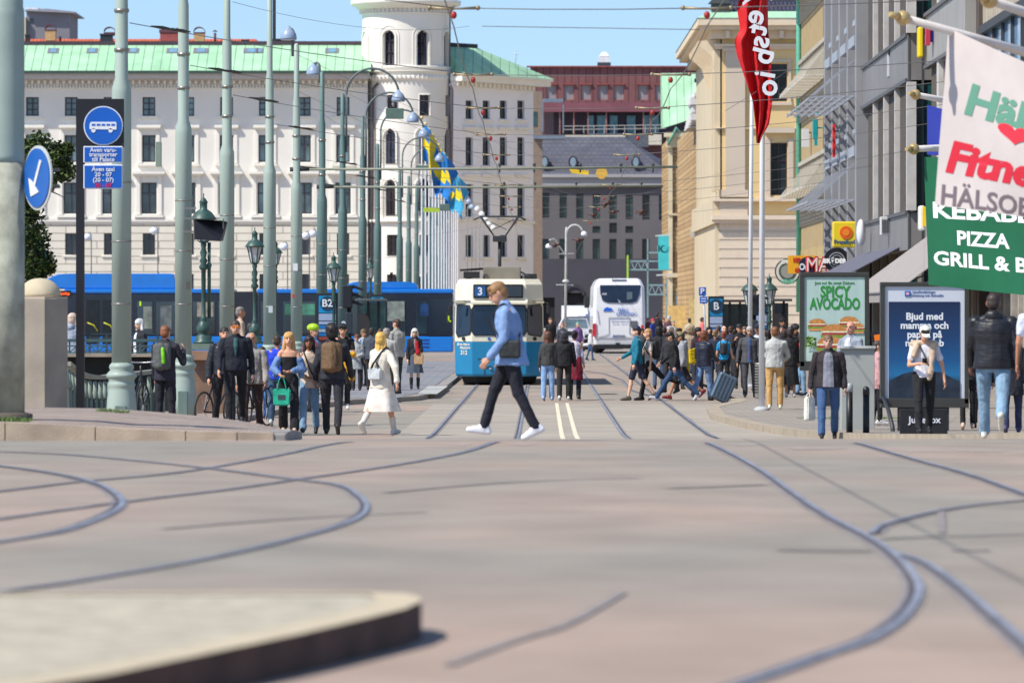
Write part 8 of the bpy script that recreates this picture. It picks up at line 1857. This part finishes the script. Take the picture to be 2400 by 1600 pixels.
G1 = 'people walking on the left pavement'; G2 = 'people crossing at the tram stop'; G3 = 'crowd waiting at the right hand kerb'
JN = (92, 126, 168); BLK = (24, 24, 28)
# the walking man in front
J = person('man in light blue shirt and dark cropped trousers striding past in front of the tram', 1196, 660, 66.0, -90, SK1, ('short', (150, 112, 72)), ('jacket', (128, 158, 204)), ('trousers', (28, 30, 42), .9), (236, 238, 244), ((24, 8), (-12, 14)), ((-4, 6, 20), (4, 6, 34)), 1.08, hem=.12, lean=6, nod=26, vox=.011, flare=.035, z=.575, group=None)
M = J['M']; k = J['k']; c = M @ (J['pel']+Vector((.2*k, -.0, .08*k))); hb = thing('shoulder_bag', 'small dark grey crossbody bag on the hip of the man in light blue', 'bag', c)
e = MB(M); q = J['pel']+Vector((.235*k, .0, .06*k)); e.box(q.x-.035, q.x+.035, q.y-.13, q.y+.12, q.z-.10, q.z+.11, .03, 3); e.build('bag', cloth_m((46, 50, 50), .6), hb)
e = MB(M); e.tube(spline([q+Vector((0, -.11, .09)), J['sh']+Vector((0, -.15*k, -.12*k)), J['sh']+Vector((.1*k, -.02*k, .06*k)), J['sh']+Vector((.0, .15*k, -.15*k)), q+Vector((0, .10, .09))], 5), .010, 6); e.build('strap', cloth_m((34, 36, 36)), hb)
# left pavement group
J = person('man in dark sweater and black puffer sleeves wearing orange mirrored sunglasses', 552, 752, 83, 4, SK1, ('crop', (70, 56, 48)), ('jacket', (24, 28, 40)), ('trousers', BLK), (30, 30, 30), ((16, 4), (-14, 14)), ((14, 12, 24), (-8, 12, 14)), 1.16, inner=((52, 92, 96), .035), glasses=(240, 130, 20), group=G1)
J = person('man in shiny black puffer jacket mostly hidden behind the man with orange sunglasses', 526, 768, 86, 12, SK1, ('crop', (50, 42, 38)), ('puffer', (38, 40, 46)), ('trousers', (30, 30, 34)), BLK, ((-14, 12), (18, 6)), ((-4, 14, 14), (10, 8, 22)), 1.1, group=G1)
J = person('balding man in grey beige jacket and brown trousers behind the man with sunglasses', 590, 780, 95, -4, SK2, ('bald', (70, 60, 54)), ('jacket', (152, 146, 140)), ('trousers', (62, 44, 40)), BLK, ((16, 4), (-12, 12)), ((2, 8, 10), (10, 10, 26)), 1.1, hem=.08, inner=((40, 40, 44), .05), group=G1)
J = person('short dark haired person in black top and light blue jeans behind the beige jacket', 614, 814, 108, 0, SK3, ('bob', (40, 34, 30)), ('jacket', (26, 26, 30)), ('trousers', (96, 142, 196), 1.1), (30, 30, 34), ((8, 5), (-6, 6)), ((4, 8, 20), (4, 8, 20)), .95, group=G1)
J = person('man in vivid blue t-shirt and jeans half hidden behind the blonde woman', 650, 786, 101.6, 175, SK2, ('crop', (60, 44, 36)), ('tee', (30, 62, 200)), ('trousers', (58, 84, 108)), (190, 196, 190), ((6, 4), (-6, 8)), ((4, 10, 20), (4, 10, 20)), 1.05, sleeve=.5, hem=.06, group=G1)
J = person('blonde woman with bare shoulders, slipped denim shirt and black flared trousers', 677, 780, 94.4, 2, (222, 168, 136), ('long', (206, 158, 96)), ('tube', (26, 26, 30)), ('trousers', (26, 27, 32), 1.5), (214, 180, 160), ((-14, 16), (18, 4)), ((6, 22, 60, 30), (2, 18, 75, 60)), .95, female=True, group=G1)
M, A, k = J['M'], J['A'], J['k']; e = MB(M)
for s in (-1, 1): e.cap(A[s][0].lerp(A[s][1], .45), A[s][1], .075*k, .075*k); e.cap(A[s][1], A[s][1].lerp(A[s][2], .8), .078*k, .055*k); e.cap(A[s][0].lerp(A[s][1], .45)+Vector((0, -.02, 0)), A[s][1]+Vector((-s*.02, .03, -.1*k)), .06*k, .06*k)
e.cap(A[-1][0]+Vector((0, .1*k, -.18*k)), A[1][0]+Vector((0, .1*k, -.18*k)), .04*k, .04*k)
link('denim_shirt', remesh(e, .012, .012), cloth_m((98, 130, 178)), J['root'])
handbag(J, -1, (36, 176, 142), 'turquoise green tote bag with dark label carried by the blonde woman', .3, .28, .1, .2, 'tote_bag', None, (60, 70, 76), at=J['hand'][-1])
J = person('dark long haired woman in beige blouse and light blue jeans walking beside the blonde', 725, 788, 94.8, -3, SK3, ('long', (40, 26, 24)), ('tee', (206, 186, 168)), ('trousers', (124, 158, 188), 1.15), (34, 32, 34, 1), ((20, 6), (-14, 18)), ((2, 16, 60, 50), (-10, 9, 12)), .95, female=True, hem=.10, flare=.02, strap=(-1, (30, 28, 30)), group=G1)
J = person('cyclist with lime green helmet and light blue jacket behind the dark haired woman', 734, 763, 116, 60, SK1, ('short', (60, 46, 38)), ('jacket', (120, 150, 196)), ('trousers', (40, 42, 50)), BLK, ((0, 0), (0, 0)), ((30, 8, 30), (30, 8, 30)), 1, hat=('helmet', (164, 206, 30)), group=G1)
backpack(J, (210, 30, 40), 'bright red rucksack on the cyclist with lime helmet', None, .8)
J = person('man with dark afro hair and denim jacket seen from behind', 779, 763, 94.5, 178, SK3, ('curly', (34, 28, 28)), ('jacket', (42, 44, 54)), ('trousers', (36, 36, 44)), (44, 40, 38, 1), ((-20, 14), (18, 4)), ((10, 14, 34), (-4, 12, 26)), 1.12, group=G1)
backpack(J, (112, 86, 58), 'brown canvas rucksack on the man with afro hair', (86, 68, 50), 1.15)
J = person('young man in black t-shirt looking down with yellow jacket over his arm', 803, 759, 119, 5, SK1, ('short', (26, 24, 26)), ('tee', (26, 26, 30)), ('trousers', (34, 34, 38)), (216, 216, 218), ((6, 4), (-4, 4)), ((10, 10, 85, 30), (12, 10, 80, 30)), 1, nod=18, sleeve=.5, group=G1)
c = J['hand'][1]; e = MB(); e.cap(c+Vector((-.05, .05, -.02)), c+Vector((.1, .05, -.5)), .09, .07); e.cap(c+Vector((-.1, 0, -.02)), c+Vector((.12, 0, 0)), .07, .07); tag(link('folded_jacket', remesh(e, .015, .015), cloth_m((208, 152, 30)), None, c), 'mustard yellow jacket hanging over the arm of the man in black', 'jacket')
G1b = 'people waiting at the tram stop on the left'
person('woman with sunglasses and light grey raincoat waiting by the traffic light', 836, 784, 140, 0, SK1, ('short', (110, 76, 56)), ('coat', (160, 164, 164)), ('trousers', (40, 40, 46)), BLK, hem=.28, ar=((6, 8, 70, 40), (6, 8, 70, 40)), glasses=(30, 24, 24), female=True, group=G1b)
person('person in white and blue shirt with sunglasses behind the grey raincoat', 852, 772, 148, 40, SK2, ('short', (120, 100, 70)), ('tee', (190, 204, 220)), ('trousers', (50, 54, 60)), BLK, glasses=(30, 30, 30), group=G1b)
person('man in dark slate jacket seen from behind at the tram stop', 872, 768, 141, 165, SK3, ('crop', (50, 42, 40)), ('jacket', (66, 72, 84)), ('trousers', (36, 36, 42)), BLK, hem=.08, b=1.1, group=G1b)
person('reddish faced man partly hidden between slate jacket and grey jackets', 893, 770, 146, -60, (176, 116, 92), ('crop', (60, 50, 44)), ('jacket', (90, 90, 92)), ('trousers', (40, 40, 44)), BLK, group=G1b)
person('tall man in light grey blazer looking left at the tram stop', 930, 748, 133, -130, SK1, ('crop', (70, 50, 42)), ('jacket', (160, 160, 154)), ('trousers', (60, 64, 72)), BLK, ((4, 2), (-4, 4)), b=1.08, hem=.08, group=G1b)
person('grey haired person in pale grey jacket behind the woman in cream', 906, 770, 128, 170, SK1, ('short', (150, 140, 130)), ('jacket', (176, 174, 170)), ('trousers', (60, 60, 66)), BLK, hem=.06, group=G1b)
J = person('woman with blonde hair in cream coat and white dress walking away', 893, 781, 93.6, 150, SK1, ('long', (222, 178, 92)), ('coat', (224, 216, 200)), ('skirt', (234, 224, 212), 1.15, .42), (214, 210, 200, 1), ((20, 4), (-20, 26)), ((-14, 34, 10), (10, 12, 20)), 1.0, female=True, hem=.10, flare=.02, group=G1)
c = J['M'] @ (J['sh']+Vector((.0, .19, -.38))); handbag(J, 1, (200, 204, 206), 'small silver and black shoulder bag slung behind the woman in cream', .24, .2, .1, .1, 'shoulder_bag', (24, 24, 26), None, at=c+Vector((0, 0, .2)), turn=-18)
e = MB(J['M']); e.tube(spline([J['sh']+Vector((.1, .19, -.32)), J['sh']+Vector((-.02, .165, -.12)), J['sh']+Vector((-.12, .02, .06)), J['sh']+Vector((-.12, -.13, -.12))], 6), .013, 6); e.build('bag_strap', cloth_m(BLK), J['root'])
J = person('white haired woman with sunglasses, black cardigan and patterned skirt', 972, 771, 142.5, 4, SK4, ('bob', (216, 212, 204)), ('jacket', (32, 34, 42)), ('skirt', (70, 80, 96), .5, .48), (26, 24, 26, 1), ((3, 2), (-3, 2)), ((4, 8, 14), (10, 8, 80, 20)), 1.02, glasses=(24, 22, 24), female=True, hem=.06, inner=((150, 120, 124), .03), group=G1b)
handbag(J, 1, (196, 160, 118), 'brown paper bag held by the white haired woman in black', .25, .28, .12, .06, 'paper_bag')
c = J['hand'][1]; e = MB(); e.cap(c+Vector((-.05, -.02, .2)), c+Vector((-.02, -.04, -.05)), .05, .06); tag(link('scarf', remesh(e, .015, .01), cloth_m((176, 20, 36)), None, c), 'crimson scarf held against the chest of the white haired woman', 'scarf')
# people on the bridge at the far left
G0 = 'people on the bridge at the left'
person('white haired woman in dark coat behind the bridge railing', 327, 749, 116, -50, SK4, ('bob', (206, 206, 206)), ('coat', (34, 36, 44)), ('trousers', (40, 40, 50)), BLK, hem=.2, z=.25, female=True, inner=((220, 224, 232), .05), group=G0)
J = person('man with reddish hair phoning, grey rucksack on his back, seen from behind', 388, 765, 93, 160, SK1, ('crop', (136, 84, 52)), ('jacket', (40, 38, 50)), ('trousers', (30, 30, 40)), BLK, ((4, 2), (-2, 4)), ((20, 20, 125, 20), (6, 8, 14)), 1.05, hem=.1, z=.12, group=G0)
backpack(J, (84, 88, 86), 'grey rucksack with lime green stripe on the phoning man', (130, 214, 40), 1.1)
person('person in light grey jacket with red scarf at the left end of the railing', 170, 736, 116, 150, SK4, ('bob', (214, 190, 170)), ('jacket', (150, 162, 180)), ('trousers', (180, 60, 120)), BLK, z=.25, hood=True, group=G0)
person('grey haired man in beige shirt walking right on the bridge beyond the lamp', 563, 720, 128, 100, SK2, ('crop', (130, 120, 116)), ('tee', (190, 166, 146)), ('trousers', (70, 76, 90)), BLK, z=.35, group=G0)
person('person in pale grey top half hidden by the single lantern lamp post', 588, 758, 126, 120, SK2, ('short', (60, 50, 46)), ('tee', (150, 152, 164)), ('trousers', (60, 60, 70)), BLK, z=.3, group=G0)
# crossing group in the centre
J = person('long brown haired woman in dark grey cardigan and light jeans', 1284, 778, 130.6, 172, SK1, ('long', (96, 62, 48)), ('jacket', (58, 58, 60)), ('trousers', (128, 162, 204), 1.2), (168, 182, 214), ((4, 3), (-6, 6)), ((2, 10, 8), (2, 10, 8)), .95, female=True, hem=.06, group=G2)
J = person('person in black coat with dark grey hood and white shoes', 1322, 776, 131.4, 175, SK2, ('frizz', (58, 56, 64)), ('coat', (28, 28, 34)), ('trousers', (42, 42, 40), 1.2), (224, 222, 222), ((4, 2), (-6, 4)), ((4, 10, 14), (4, 8, 14)), 1.1, hem=.1, hood=True, group=G2)
J = person('woman with dark bun and dark red jacket tied round her waist', 1347, 776, 132.2, 168, SK2, ('bun', (30, 26, 30)), ('tee', (196, 192, 212)), ('trousers', (30, 34, 50)), (40, 38, 40), ((3, 3), (-4, 5)), ((6, 8, 30), (6, 8, 30)), .95, female=True, group=G2)
e = MB(J['M']); c = J['pel']; e.loft([(c+Vector((0, .02, -.40)), .21, .17), (c+Vector((0, .02, -.2)), .2, .16), (c+Vector((0, .01, .05)), .165, .13), (c+Vector((0, 0, .14)), .15, .12)], 16); link('tied_jacket', remesh(e, .015, .015), cloth_m((120, 20, 48)), J['root'])
J = person('young man in teal sweatshirt, navy shorts and backwards cap walking left', 1492, 766, 131, -84, SK4, ('short', (66, 44, 34)), ('sweater', (20, 112, 136)), ('shorts', (44, 46, 66)), (90, 84, 74), ((16, 6), (-22, 12)), ((22, 8, 40), (2, 8, 14)), 1.02, hat=('cap_back', (32, 42, 72)), hem=.05, group=G2)
J = person('blond boy in cream t-shirt and black trousers walking left', 1521, 771, 131.3, -82, SK4, ('crop', (176, 136, 88)), ('tee', (212, 206, 196)), ('trousers', (26, 26, 30)), (30, 30, 32), ((14, 4), (-42, 26)), ((24, 8, 20), (-6, 8, 10)), .95, sleeve=.5, lean=2, group=G2)
backpack(J, (32, 32, 38), 'black rucksack on the blond boy in cream t-shirt', None, 1.1)
J = person('man in black hoodie and cap striding left in dark blue jeans', 1582, 778, 130.8, -86, SK1, ('short', (50, 40, 38)), ('sweater', (26, 26, 30)), ('trousers', (50, 76, 112), 1.15), (196, 198, 206), ((34, 4), (-34, 14)), ((16, 8, 34), (-14, 8, 20)), 1.05, hat=('cap', (26, 26, 32)), lean=6, nod=14, hem=.03, group=G2)
J = person('person in grey hoodie and olive cap behind the striding man', 1598, 780, 132.5, -84, SK2, ('short', (60, 50, 44)), ('jacket', (150, 152, 160)), ('shorts', (38, 38, 44)), (120, 40, 40), ((26, 8), (-28, 22)), ((10, 8, 30), (-6, 8, 24)), 1, hat=('cap', (122, 122, 92)), hood=True, nod=12, group=G2)
handbag(J, 1, (216, 186, 20), 'large flat yellow bag beside the grey hoodie', .44, .5, .1, .05, 'yellow_bag', at=J['M'] @ (J['sh']+Vector((-.25, .02, -.12))), turn=12)
J = person('woman with short brown hair, navy quilted jacket and cropped jeans', 1650, 776, 131.2, 150, SK4, ('bob', (120, 72, 50)), ('puffer', (32, 36, 54)), ('trousers', (112, 140, 180), 1.1), (96, 80, 74), ((12, 6), (-18, 16)), ((20, 8, 40), (6, 8, 20)), 1.05, female=True, hem=.06, group=G2)
handbag(J, -1, (222, 192, 30), 'yellow shopping bag carried by the woman in navy quilted jacket', .38, .34, .12, .02, 'yellow_bag', at=J['M'] @ (J['sh']+Vector((.27, -.14, -.12))), turn=20)
# second row of the crossing crowd
person('grey haired older man in dark coat behind the striding man', 1571, 765, 142, -40, SK1, ('short', (176, 172, 168)), ('coat', (44, 44, 50)), ('trousers', (40, 40, 46)), BLK, ((10, 4), (-8, 6)), hem=.15, group=G3)
person('person with black hair and black jacket between cap wearer and navy jacket', 1592, 770, 150, 20, SK2, ('short', (24, 22, 26)), ('jacket', (30, 30, 34)), ('trousers', (60, 64, 74)), BLK, group=G3)
person('person in beige hooded coat standing in the middle of the crowd', 1617, 766, 158, 170, SK2, ('frizz', (150, 130, 104)), ('coat', (150, 134, 110)), ('trousers', (50, 50, 54)), BLK, hem=.15, b=1.1, group=G3)
person('woman with long black hair and red top in the crowd', 1636, 768, 145, 30, SK2, ('long', (26, 22, 26)), ('jacket', (60, 44, 52)), ('trousers', (40, 42, 52)), BLK, inner=((200, 30, 36), .06), female=True, group=G3)
person('woman with curly light brown hair and dark navy coat', 1676, 774, 147, 180, SK1, ('frizz', (132, 100, 72)), ('coat', (36, 40, 60)), ('trousers', (40, 46, 60)), (60, 90, 150), hem=.1, female=True, group=G3)
J = person('girl in bright turquoise t-shirt with ponytail in the crowd', 1697, 777, 137, 172, SK1, ('bun', (126, 66, 48)), ('tee', (20, 140, 190)), ('trousers', (30, 32, 40)), BLK, ((4, 4), (-4, 4)), ((10, 12, 60), (6, 12, 30)), .95, sleeve=.5, female=True, group=G3)
backpack(J, (30, 34, 44), 'small black rucksack on the girl in turquoise', None, .8)
person('balding man with glasses behind the girl in turquoise', 1697, 764, 156, 10, SK4, ('bald', (150, 110, 90)), ('jacket', (44, 48, 60)), ('trousers', (40, 40, 46)), BLK, group=G3)
person('man with dark brown hair and navy jacket left of the old man in suit', 1713, 765, 150, 160, SK1, ('short', (70, 48, 40)), ('jacket', (34, 44, 72)), ('trousers', (40, 40, 46)), BLK, b=1.1, group=G3)
person('man in black cap and black jacket holding his hand to his face', 1733, 761, 143, 8, SK2, ('crop', (30, 26, 28)), ('jacket', (30, 30, 36)), ('trousers', (36, 36, 40)), BLK, ar=((20, 14, 120, 20), (4, 8, 12)), hat=('cap', (26, 26, 30)), group=G3)
J = person('old grey haired man with moustache in charcoal suit jacket', 1757, 765, 128.5, -4, SK2, ('crop', (170, 166, 160)), ('jacket', (72, 72, 76)), ('trousers', (66, 66, 72)), (26, 26, 28), ((4, 2), (-12, 8)), ((-6, 16, 8), (6, 10, 22)), 1.12, hem=.10, inner=((58, 84, 122), .05, (92, 70, 84)), beard=(190, 186, 180), flare=.02, nod=8, group=G3)
c = PT(1695, 908, 128.3); t = thing('suitcase', 'slate blue hard shell suitcase tilted on its wheels beside the old man', 'suitcase', c); Ms = Matrix.Translation(c) @ Matrix.Rotation(R(12), 4, 'Z') @ Matrix.Rotation(R(24), 4, 'Y')
e = MB(Ms); e.box(-.22, .22, -.13, .13, -.31, .31, .05, 3); e.build('shell', mat((84, 104, 122), rough=.4, var=.08, coat=.3), t)
e = MB(Ms); e.box(-.235, .235, -.02, .02, -.32, .32, .008); [e.box(-.18+j*.09, -.16+j*.09, -.136, -.128, -.26, .26) for j in range(5)]; e.build('rim', mat((60, 74, 90), rough=.4), t)
e = MB(Ms); e.tube([(-.1, .03, .3), (-.1, .03, .38), (.1, .03, .38), (.1, .03, .3)], .012, 6); e.build('handle', rubber, t)
for sx_ in (-.17, .17): e = MB(Ms); e.ball((sx_, -.09, -.33), .035, .03, .035, 10, 6); e.build('wheel', rubber, t)
person('man in dark cap and light shirt hidden behind the white flagpoles', 1776, 762, 140, -20, SK2, ('crop', (40, 34, 34)), ('tee', (190, 200, 214)), ('trousers', (60, 80, 120)), BLK, hat=('cap', (30, 34, 50)), group=G3)
J = person('man in grey sweater and mustard trousers standing with his back to the camera', 1816, 767, 113.4, 178, SK4, ('short', (120, 78, 50)), ('sweater', (176, 178, 176)), ('trousers', (196, 154, 96), 1.1), (200, 204, 190), ((4, 2), (-4, 2)), ((16, 16, 55, 20), (16, 16, 55, 20)), 1.18, hem=.05, group=G3)
person('woman with long dark curly hair in long black dress behind the grey sweater', 1852, 768, 129, 175, SK2, ('frizz', (52, 38, 38)), ('coat', (24, 24, 28)), ('skirt', (22, 22, 26), .3, .32), (200, 200, 204), hem=.15, female=True, group=G3)
person('woman with long dark hair beside the long black dress', 1838, 776, 134, 170, SK2, ('long', (44, 32, 32)), ('coat', (28, 28, 34)), ('trousers', (30, 30, 34)), (60, 60, 70), hem=.2, female=True, group=G3)
person('tall dark haired man whose face shows above the crowd by the grey sweater', 1834, 747, 150, 12, SK3, ('short', (26, 22, 24)), ('jacket', (30, 30, 34)), ('trousers', BLK), BLK, group=G3)
person('man looking left below the tall dark haired man', 1834, 763, 146, -20, SK1, ('crop', (40, 32, 30)), ('jacket', (40, 40, 46)), ('trousers', BLK), BLK, group=G3)
person('woman with black hair near the edge of the burger poster', 1863, 762, 140, 20, SK2, ('curly', (28, 26, 30)), ('coat', (26, 26, 32)), ('trousers', BLK), BLK, female=True, group=G3)
J = person('person in bright red jacket and light jeans half hidden by the burger poster', 1879, 780, 131, 90, SK1, ('short', (60, 46, 40)), ('jacket', (206, 26, 30)), ('trousers', (124, 160, 190)), (40, 44, 60), ((6, 4), (-6, 4)), hem=.04, group=G3)
# right foreground
G4 = 'people passing the advertising pillars'
J = person('man in dark brown jacket, grey shirt and blue jeans carrying a white bag', 1941, 786, 87.5, -2, (204, 158, 138), ('crop', (120, 88, 66)), ('jacket', (50, 42, 46)), ('trousers', (62, 92, 136), 1.1), (40, 36, 34), ((16, 4), (-14, 14)), ((0, 16, 8), (-6, 12, 20)), 1.14, hem=.06, inner=((132, 134, 146), .085), flare=.02, group=G4)
handbag(J, -1, (232, 228, 216), 'white plastic carrier bag hanging from the hand of the man in brown jacket', .17, .36, .1, .06, 'carrier_bag', soft_=True, turn=40)
person('balding man with glasses in grey and navy jacket standing behind the grey cabinet', 1994, 754, 101, -30, (210, 150, 128), ('bald', (110, 90, 76)), ('jacket', (150, 158, 172)), ('trousers', (50, 54, 64)), BLK, inner=((224, 226, 230), .06), group=G4)
J = person('man in white cap with beige sweater over his shoulders looking at his phone', 2166, 766, 84.5, 4, SK1, ('short', (44, 32, 28)), ('tee', (222, 222, 230)), ('trousers', (28, 28, 32), 1.1), BLK, ((14, 4), (-10, 12)), ((16, 12, 82, 42), (2, 20, 14)), 1.1, sleeve=.5, nod=26, hat=('cap', (226, 228, 216)), strap=(-1, (74, 52, 44)), hem=.03, group=G4)
M, k = J['M'], J['k']; e = MB(M); sh = J['sh']; e.cap(sh+Vector((-.17*k, .0, .02*k)), sh+Vector((.17*k, 0, .02*k)), .075*k, .075*k); e.cap(sh+Vector((.13*k, -.09*k, 0)), sh+Vector((.09*k, -.17*k, -.42*k)), .06*k, .05*k); e.cap(sh+Vector((.1*k, -.165*k, -.4*k)), sh+Vector((.06*k, -.175*k, -.55*k)), .05*k, .04*k); e.cap(sh+Vector((-.14*k, -.08*k, 0)), sh+Vector((-.19*k, -.13*k, -.16*k)), .06*k, .05*k)
link('draped_sweater', remesh(e, .012, .012), cloth_m((200, 176, 152)), J['root'])
c = J['hand'][-1]; e = MB(Matrix.Translation(c+Vector((0, -.03, .03))) @ Matrix.Rotation(R(-35), 4, 'X')); e.box(-.036, .036, -.07, .07, -.005, .005, .004); tag(e.build('mobile_phone', mat((24, 24, 28), rough=.2), loc=c), 'black phone in the hand of the man with white cap', 'phone')
J = person('broad man in black padded jacket and light jeans walking away beside the blue poster', 2328, 690, 72, 172, (170, 110, 84), ('crop', (62, 48, 44)), ('puffer', (32, 33, 38)), ('trousers', (130, 160, 184), 1.2), (226, 222, 206), ((-26, 30), (18, 4)), ((-8, 12, 10), (10, 10, 20)), 1.24, hem=.06, hood=True, group=G4)
person('person in white t-shirt cut by the right edge of the photo', 2438, 676, 71, 175, (196, 140, 112), ('short', (70, 50, 40)), ('tee', (214, 218, 236)), ('trousers', (40, 44, 70)), (40, 40, 60), ((8, 4), (-8, 6)), ((-4, 14, 20), (4, 10, 14)), 1.12, sleeve=.5, hem=.05, group=G4)
J = person('person with fair hair and long black coat at the lower right edge', 2372, 775, 84, 175, SK4, ('frizz', (190, 168, 140)), ('coat', (30, 32, 40)), ('trousers', (44, 48, 76)), (60, 60, 90), ((8, 4), (-10, 8)), hem=.3, b=1.1, female=True, group=G4)
person('person in black leggings whose legs show right of the blue poster', 2268, 790, 92.5, 178, SK1, ('short', (60, 50, 44)), ('jacket', (34, 34, 40)), ('leggings', (22, 22, 26)), (206, 176, 154), ((6, 3), (-6, 5)), ((4, 6, 10), (4, 6, 10)), .95, female=True, group=G4)
person('person in dusty pink coat seen between the cabinet and the blue poster', 2058, 800, 97, 90, SK1, ('short', (60, 50, 44)), ('coat', (196, 150, 150)), ('leggings', (26, 26, 30)), (206, 200, 196), ((4, 4), (-4, 6)), ((4, 4, 8), (4, 4, 8)), .8, hem=.2, female=True, group=G4)
person('person in black passing between blue poster and the man in padded jacket', 2298, 785, 95, 170, SK2, ('short', (40, 34, 32)), ('coat', (28, 28, 34)), ('trousers', (24, 24, 30)), BLK, ((8, 3), (-8, 6)), hem=.2, group=G4)
for i, (px, top, Y, h, col, hr, w_) in enumerate(((1556, 768, 170, 200, (34, 36, 48), (44, 34, 30), 'behind the grey haired man in dark coat'), (1626, 774, 176, 160, (66, 60, 62), (90, 64, 44), 'between beige hood and red top'), (1662, 766, 172, 10, (26, 28, 36), (24, 22, 24), 'above the navy quilted jacket'), (1684, 764, 180, 190, (120, 108, 96), (70, 50, 40), 'left of the balding man'),
    (1722, 772, 168, 170, (48, 44, 52), (30, 26, 26), 'between navy jacket and black cap'), (1745, 766, 176, 0, (90, 92, 98), (110, 90, 70), 'behind the shoulder of the old man'), (1790, 768, 160, 20, (160, 164, 170), (60, 44, 38), 'just right of the white flagpoles'), (1800, 774, 150, 180, (40, 44, 60), (36, 30, 30), 'left of the grey sweater'),
    (1866, 776, 158, 190, (70, 66, 70), (40, 32, 30), 'against the frame of the burger poster'), (1607, 776, 165, 90, (90, 40, 46), (50, 40, 36), 'behind the grey hoodie'), (1504, 770, 172, 20, (80, 84, 92), (60, 46, 40), 'between teal sweatshirt and blond boy'), (1544, 766, 150, 170, (28, 28, 34), (30, 26, 28), 'behind the black rucksack'))):
    person('person of the crowd '+w_, px, top, Y, h, (SK1, SK2, SK4)[i % 3], (('short', 'long', 'bob')[i % 3], hr), ('jacket', col), ('trousers', ((40, 42, 50), (70, 90, 120))[i % 2]), BLK, ((6, 4), (-6, 4)), hem=.08, group=G3)
# far people down the street
G5 = 'distant people down the street'
for i, (px, top, Y, h, col, leg, hr, lab) in enumerate(((1290, 745, 240, 20, (30, 32, 38), (40, 40, 50), (120, 90, 70), 'man in black jacket right of the tram in the distance'), (1318, 757, 225, 10, (60, 62, 76), (50, 54, 70), (170, 110, 70), 'red haired person before the white truck'),
    (1354, 756, 235, 20, (120, 90, 150), (40, 44, 60), (140, 180, 170), 'cyclist with pale green helmet before the white truck'), (1384, 772, 235, 100, (200, 202, 206), (60, 90, 130), (60, 50, 44), 'person in white beside the coach'), (1540, 733, 262, 170, (30, 30, 40), (26, 26, 34), (60, 40, 40), 'tall person in black right of the white coach'),
    (1530, 747, 255, 60, (40, 60, 140), (30, 36, 60), (200, 40, 60), 'person in blue with red hat right of the coach'), (1555, 746, 268, 0, (210, 190, 186), (220, 210, 190), (110, 60, 50), 'person in pale clothes right of the coach'), (1568, 740, 248, 190, (90, 60, 70), (120, 120, 116), (190, 190, 190), 'person in maroon jacket with pale rucksack'),
    (1616, 746, 240, 175, (178, 168, 146), (60, 60, 60), (40, 34, 34), 'person in beige hooded coat walking away up the street'), (1646, 744, 250, 100, (216, 110, 110), (80, 80, 90), (60, 44, 40), 'person in salmon pink shirt below the parking sign'), (1519, 745, 280, 0, (120, 70, 60), (50, 50, 50), (120, 80, 60), 'person in rust coloured top close to the coach side'),
    (1276, 770, 200, 0, (150, 160, 170), (60, 60, 70), (196, 200, 190), 'pale haired person just right of the tram'), (1578, 752, 230, 20, (190, 186, 180), (50, 50, 50), (150, 146, 140), 'person in light top in the gap of the crowd'))):
    person(lab, px, top, Y, h, SK1, ('short', hr), ('jacket', col), ('trousers', leg), BLK, ((10, 6), (-10, 8)) if i % 2 else ((3, 2), (-3, 2)), hem=.06, group=G5)
bpy.data.scenes.remove(TSC)
# small things on the ground
mb = MB(); c = PT(1692, 956, 120); c.z = HG(0, 120)+.03
for dx in (-.07, 0, .06): mb.ball(c+Vector((dx, dx*.5, 0)), .04, .03, .03, 8, 6)
tag(mb.build('crumpled_paper', mat((196, 190, 170)), loc=c), 'crumpled pale litter lying on the road below the suitcase', 'litter')
mb = MB(); c = Vector((PX(1421, 141), 141, .0)); mb.lathe(c, [(.3, .008), (.3, .012)], 24); mb.lathe(c, [(.0001, .013), (.25, .013)], 24); tag(mb.build('manhole_cover', mat((84, 78, 70), rough=.6, metal=.3), loc=c), 'round manhole cover in the road between the crossing groups', 'manhole cover')
